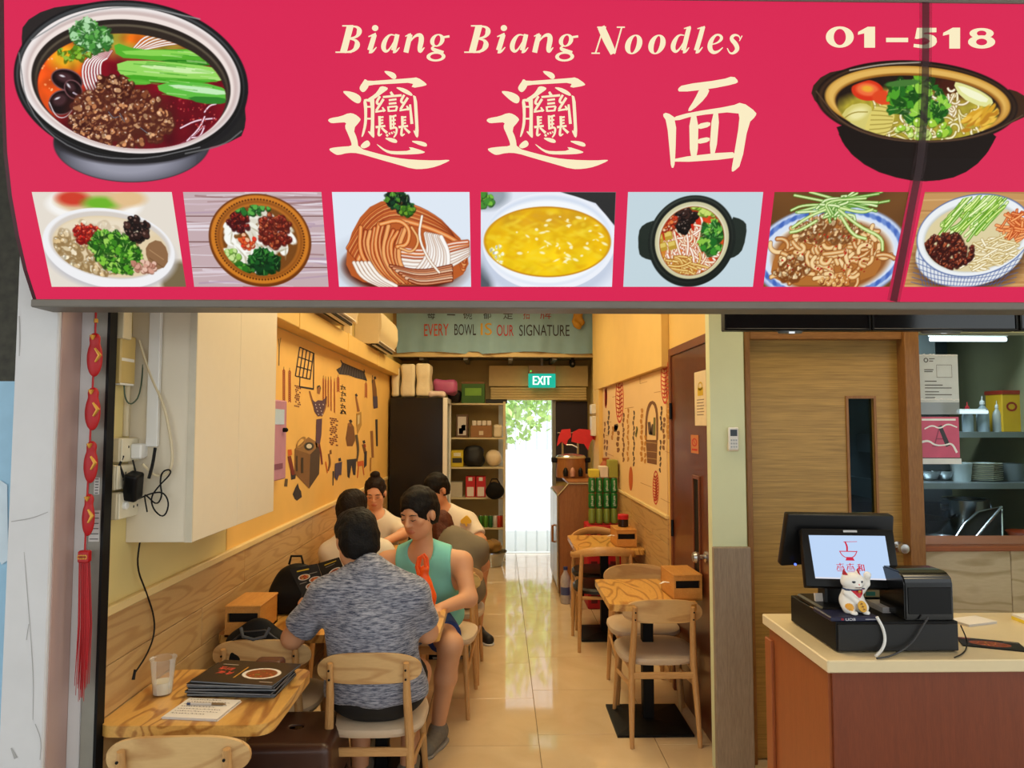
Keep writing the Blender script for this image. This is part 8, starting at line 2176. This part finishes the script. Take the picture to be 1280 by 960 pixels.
    if J.get('sleeve'):
        for s in 'LR':
            d = j['el' + s] - j['sh' + s]; e = j['sh' + s] + d * J['sleeve']
            shp.append(smax(.006, cone(j['sh' + s], j['el' + s], .072, .064), plane(e, d)))
        shirt = smin(.03, shirt, *shp)
    else:
        for s in 'LR':
            o = j['sh' + s] - sh; o = o / np.linalg.norm(o); shirt = smax(.01, shirt, neg(ell(j['sh' + s] + o * .022, (.085, .15, .20))))
    nk = j['neck'] + (hc - j['neck']) * .25 + tR[:, 1] * J.get('neckfwd', .02)
    shirt = smax(.006, shirt, neg(ell(nk, (.072, .085, .075 if J.get('sleeve') else .11))))
    shirt = smax(.008, shirt, plane((0, 0, j['pelvis'][2] + J.get('hem', -.075)), (0, 0, -1)))
    shirt = wob(shirt, J.get('wrinkle', .003), 34, 7)
    so = soft('shirt', shirt, np.array([j[k] for k in ('pelvis', 'neck', 'shL', 'shR', 'elL', 'elR')]).min(0) - .2, np.array([j[k] for k in ('pelvis', 'neck', 'shL', 'shR', 'elL', 'elR')]).max(0) + .2, h, J['shirt'], t)
    # shorts
    sp_ = [infl(ell(j['pelvis'], (.165 * J.get('girth', 1.0), .125, .115)), .014)]
    for s in 'LR':
        hip = j['pelvis'] + (j['kn' + s] - j['pelvis']) * .15; hip[2] = j['pelvis'][2] - .02; d = j['kn' + s] - hip; e = hip + d * J.get('leg', .82)
        sp_.append(smax(.006, cone(hip, j['kn' + s], .104, .082), plane(e, d)))
    so2 = smax(.006, smin(.03, *sp_), plane((0, 0, j['pelvis'][2] + .06), (0, 0, 1)))
    pk_ = np.array([j['pelvis'], j['knL'], j['knR']]); soft('shorts', wob(so2, .003, 30, 3), pk_.min(0) - .2, pk_.max(0) + .2, h * 1.15, J['shorts'], t)
    # shoes
    for s in 'LR':
        q = j['an' + s]; fd = V3(J.get('foot' + s, J.get('foot', (0, 1, 0)))); z0 = V3((q[0], q[1], 0))
        f = smin(.03, cone(z0 + V3((0, 0, .048)), z0 + fd * .16 + V3((0, 0, .036)), .046, .038), ell(z0 + V3((0, 0, .065)), (.046, .046, .045))); f = smax(.004, f, plane((0, 0, .014), (0, 0, -1)))
        o = soft('shoe', f, z0 - V3((.26, .26, .02)), z0 + V3((.26, .26, .16)), .007, J['shoe'], t)
        sole = smax(.002, smax(.002, smin(.03, cone(z0 + V3((0, 0, .03)), z0 + fd * .165 + V3((0, 0, .03)), .050, .044), cone(z0, z0 + fd * .05, .05, .05)), plane((0, 0, .016), (0, 0, 1))), plane((0, 0, .001), (0, 0, -1)))
        soft('sole', sole, z0 - V3((.26, .26, .02)), z0 + V3((.26, .26, .06)), .006, J.get('sole', MT('sole_grey', (150, 146, 140), .6)), o)
    return t, bo, so, j, hc, hR, hs, off

def melange():
    m, nt, p = new_mat('blue_grey_melange'); N, L = nt.nodes, nt.links
    tc = N.new('ShaderNodeTexCoord'); mp = N.new('ShaderNodeMapping'); mp.inputs['Scale'].default_value = (28, 28, 210); L.new(tc.outputs['Object'], mp.inputs['Vector'])
    n = N.new('ShaderNodeTexNoise'); n.inputs['Scale'].default_value = 1.0; n.inputs['Detail'].default_value = 4; n.inputs['Roughness'].default_value = .7; L.new(mp.outputs[0], n.inputs['Vector'])
    cr = N.new('ShaderNodeValToRGB'); cr.color_ramp.elements[0].position = .38; cr.color_ramp.elements[0].color = lin4((52, 60, 82)); cr.color_ramp.elements[1].position = .62; cr.color_ramp.elements[1].color = lin4((164, 166, 178))
    L.new(n.outputs['Fac'], cr.inputs[0]); L.new(cr.outputs[0], p.inputs['Base Color']); p.inputs['Roughness'].default_value = .85; p.inputs['Sheen Weight'].default_value = .2
    return m
SK = (214, 160, 122); BLK = (16, 13, 12)
m_shb = MT('black_shorts', (16, 16, 18), .75); m_whs = MT('white_tee', (226, 216, 200), .85, var=.04)
m_shoe_g = MT('grey_shoe', (118, 112, 100), .8, var=.3, scale=60, bump=.3); m_shoe_b = MT('black_shoe', (20, 19, 20), .6)

# 1 grey T-shirt, back to the street
py_ = GY - .075
person('man in a blue-grey melange T-shirt sitting with his back to the street', dict(
    pelvis=(GX + .005, py_, .54), neck=atY(460, 716, 2.90), head=atY(445, 674, 2.97), shL=atY(409, 744, 2.885), shR=atY(514, 744, 2.885),
    elL=atY(366, 797, 2.93), wrL=atY(382, 765, 3.13), elR=atY(534, 790, 2.98), wrR=(-.42, 3.20, .735), knL=(GX - .13, 3.27, .47), knR=(GX + .13, 3.27, .47), anL=(GX - .11, 3.18, .09), anR=(GX + .10, 3.20, .09),
    hrot=(.55, -.30, 0), trot=(0, -.18, 0), hdL=(.1, .6, .8), hnL=(-.3, -.8, .6), curl=.7, hair=BLK, fringe=(.115, -.05), nape=-.075, shirt=melange(), sleeve=.78, shorts=m_shb, shoe=m_shoe_g, hs=1.02, loose=.016, neckfwd=.03, girth=1.2, hem=-.03), (206, 150, 112), .0075)
# 2 teal tank top
ty = 3.78
person('man in a teal tank top facing the street, looking down at the table', dict(
    pelvis=(-.40, TCY - .06, .54), neck=atY(529, 690, ty), head=atY(523, 641, 3.70), shL=atY(577, 703, ty), shR=atY(484, 703, ty),
    elL=atY(586, 748, 3.68), wrL=atY(548, 762, 3.50), elR=atY(474, 752, 3.70), wrR=(-.60, 3.46, .74), knL=atY(563, 806, 3.50), knR=(-.62, 3.50, .48), anL=atZ(548, 905, .09), anR=(-.60, 3.55, .09),
    hrot=(math.pi - .50, -.28, 0), trot=(math.pi - .1, -.12, 0), foot=(-.15, -1, 0), footL=(-.25, -.97, 0), hair=BLK, fringe=(.114, -.020), nape=-.065, hthick=.012, girth=1.1, shirt=MT('teal_jersey', (124, 206, 196), .8, var=.08, scale=12), shorts=MT('blue_shorts', (30, 56, 120), .7), shoe=m_shoe_g, hs=1.10, leg=.72, neckfwd=.05), SK, .0075)
# 3 white shirt, back
wy = 4.52
person('man in a white shirt with his back to the street beside the wall', dict(
    pelvis=(-.96, wy - .06, .54), neck=atY(438, 672, wy + .02), head=atY(441, 637, wy + .10), shL=atY(413, 690, wy), shR=atY(478, 690, wy), elL=atY(413, 722, wy + .12), wrL=(-1.08, 4.92, .735), elR=(-.73, wy + .14, .73), wrR=(-.82, 4.95, .735),
    knL=(-1.10, 4.92, .47), knR=(-.84, 4.92, .47), anL=(-1.08, 4.86, .09), anR=(-.86, 4.86, .09), hrot=(-.35, -.25, 0), trot=(0, -.12, 0), hair=(26, 18, 15), fringe=(.11, -.05), shirt=m_whs, sleeve=.85, shorts=m_shb, shoe=m_shoe_b, hs=1.06), (196, 140, 104), .010)
# 4 olive-grey shirt, leaning
oy = 4.60
wt, wbo, wso, wj, whc, whR, whs_, woff = person('woman with brown hair in an olive-grey shirt leaning over the table', dict(
    pelvis=(-.27, oy - .02, .54), neck=atY(566, 672, oy + .06), head=atY(549, 662, oy + .17), shL=atY(546, 692, oy + .06), shR=atY(596, 686, oy + .04), elL=(-.47, oy + .22, .74), wrL=(-.50, 4.98, .74), elR=atY(604, 706, oy + .18), wrR=atY(578, 712, 4.92),
    knL=(-.46, 4.98, .47), knR=(-.22, 4.98, .47), anL=(-.44, 4.9, .09), anR=(-.26, 4.9, .09), hrot=(.5, -.5, .15), trot=(.15, -.25, .1), hair=(84, 42, 26), long=True, shirt=MT('olive_grey_jersey', (122, 112, 92), .85, var=.08), sleeve=.55, shorts=MT('floral_shorts', (96, 74, 50), .8, var=.9, scale=26), shoe=m_shoe_b, hs=1.0, leg=.7), (214, 156, 118), .010)
# 5 glasses, white T-shirt with a yellow leaf
gy_ = 5.58
gt, gbo, gso, gj, ghc, ghR, ghs, goff = person('man with glasses in a white T-shirt with a yellow leaf print', dict(
    pelvis=(-.34, gy_ + .08, .54), neck=atY(556, 640, gy_), head=atY(545, 612, gy_ - .06), shL=atY(586, 652, gy_), shR=atY(530, 650, gy_), elL=atY(601, 676, gy_ - .12), wrL=(-.42, 5.28, .735), elR=(-.62, gy_ - .15, .73), wrR=(-.60, 5.26, .735),
    knL=atY(600, 712, 5.24), knR=(-.50, 5.28, .48), anL=atZ(597, 784, .09), anR=(-.50, 5.30, .09), hrot=(math.pi - .75, -.38, 0), trot=(math.pi - .25, -.1, 0), foot=(.1, -1, 0), footL=(.55, -.83, 0), hair=BLK, fringe=(.108, -.028), nape=-.055, hthick=.010, shirt=m_whs, sleeve=.75, shorts=MT('charcoal_shorts', (44, 44, 46), .8), shoe=m_shoe_b, sole=m_white, hs=1.06, leg=.9), (206, 146, 108), .010)
lp = lambda u, v: Vector((V3(atY(583 + u, 650 + v, gy_ - .136)) - goff)); b = NB(); prism(b, chaikin([(0, -6), (4, -2), (7, 2), (4, 5), (1, 4), (1, 8), (-1, 8), (-2, 4), (-6, 5), (-8, 1), (-4, -2)], 1), 0, .03, lambda u, v, d: lp(u, v) + Vector((0, d, 0))); obj('leaf_print', b, MT('leaf_yellow', (222, 180, 60), .8), gso, smooth=0)
b = NB(); g = lambda x, y, z: tuple(ghc + ghR @ (V3((x, y, z)) * ghs))
for s in (-1, 1):
    ring = [g(s * .032 + .022 * math.cos(a), .102 - .004 * abs(math.cos(a)), .001 + .017 * math.sin(a)) for a in [k * math.pi / 8 for k in range(17)]]; tube(b, ring, .0016, 6); tube(b, [g(s * .054, .098, .004), g(s * .080, .0, .006)], .0016, 6)
tube(b, [g(-.010, .104, .004), g(.010, .104, .004)], .0016, 6); obj('glasses', b, m_black, gt)
# 6 woman with a bun
by_ = 5.56
person('woman with a hair bun in a white top facing the street', dict(
    pelvis=(-.98, by_ + .08, .54), neck=atY(470, 646, by_), head=atY(469, 616, by_ - .05), shL=atY(496, 659, by_), shR=atY(446, 659, by_), elL=(-.76, by_ - .1, .76), wrL=(-.86, 5.28, .735), elR=(-1.14, by_ - .12, .76), wrR=(-1.04, 5.27, .735),
    knL=(-.86, 5.26, .48), knR=(-1.08, 5.26, .48), anL=(-.86, 5.3, .09), anR=(-1.08, 5.3, .09), hrot=(math.pi + .05, -.34, 0), trot=(math.pi, -.08, 0), foot=(0, -1, 0), hair=(30, 18, 14), bun=True, jaw=.92, fringe=(.100, -.005), hthick=.008, shirt=m_whs, sleeve=.9, shorts=m_shb, shoe=m_shoe_b, hs=1.03), (224, 168, 134), .010)
# chairs of the rear party
chair(-.98, wy - .0, 0.0, 'pale wooden chair under the man in the white shirt')
chair(-.31, oy + .02, 0.0, 'pale wooden chair under the woman in the olive-grey shirt')
chair(-.34, gy_ + .12, math.pi, 'pale wooden chair under the man with glasses')
chair(-.98, by_ + .14, math.pi, 'pale wooden chair under the woman with the bun')
# open menu held by the first man
mn = thing('open_menu', 'open black menu with dish photos held by the man in grey', 'menu', (0, 0, 0))
YA, YC = 3.17, 3.22
pgs = [[atY(362, 712, YC), atY(397, 705, YC), atY(408, 738, YA), atY(381, 750, YA)], [atY(397.5, 705, YC), atY(424, 697, YC - .02), atY(432, 716, YA), atY(408.5, 738, YA)]]
for i, pg in enumerate(pgs):
    b = NB(); a_ = [b.verts.new(p) for p in pg]; c_ = [b.verts.new(p + Vector((0, .004, -.002))) for p in pg]
    b.faces.new(a_); b.faces.new(c_[::-1]); [b.faces.new([a_[k], c_[k], c_[(k + 1) % 4], a_[(k + 1) % 4]]) for k in range(4)]; o = obj('page', b, m_menu, mn, smooth=0)
    P = Paint(0, 0, 70, 96, 1.3, bg=(26, 22, 20), seed=31 + i); dc = [(206, 90, 40), (226, 140, 60), (150, 50, 20), (200, 170, 90)]
    if i == 0:
        for (x, y) in ((26, 34), (50, 50), (34, 66), (44, 86)): food_dish(P, x, y, 16, 9, dc)
        P.line([(16, 12), (44, 12)], 4, (206, 170, 40)); P.line([(42, 28), (62, 28)], 2, (150, 140, 130)); P.line([(8, 50), (26, 50)], 2, (150, 140, 130))
    else: food_dish(P, 40, 60, 22, 16, dc); P.line([(20, 14), (56, 14)], 4, (206, 170, 40)); P.line([(20, 24), (50, 24)], 2, (150, 140, 130))
    q4 = [V3(p) for p in pg]
    def fnp(u, v, q4=q4):
        s_, t_ = (u / 70)[:, None], (v / 96)[:, None]; return (q4[0] * (1 - s_) + q4[1] * s_) * (1 - t_) + (q4[3] * (1 - s_) + q4[2] * s_) * t_ + V3((0, -.0045, .003))
    P.build('page_print', fnp, m_mp, o)
# things on the rear table
t = thing('sauce_bottle', 'sauce bottle with a red cap on the rear table by the wall', 'bottle', (-1.10, 4.90, .7005)); b = NB(); lathe(b, [(.025, 0), (.028, .01), (.028, .13), (.014, .17), (.014, .19)], 16); obj('body', b, MT('bottle_cream', (220, 200, 170), .4), t); b = NB(); lathe(b, [(.016, .19), (.015, .215), (.006, .235), (0, .236)], 12); obj('cap', b, MT('red_lid', (190, 24, 36), .4), t)
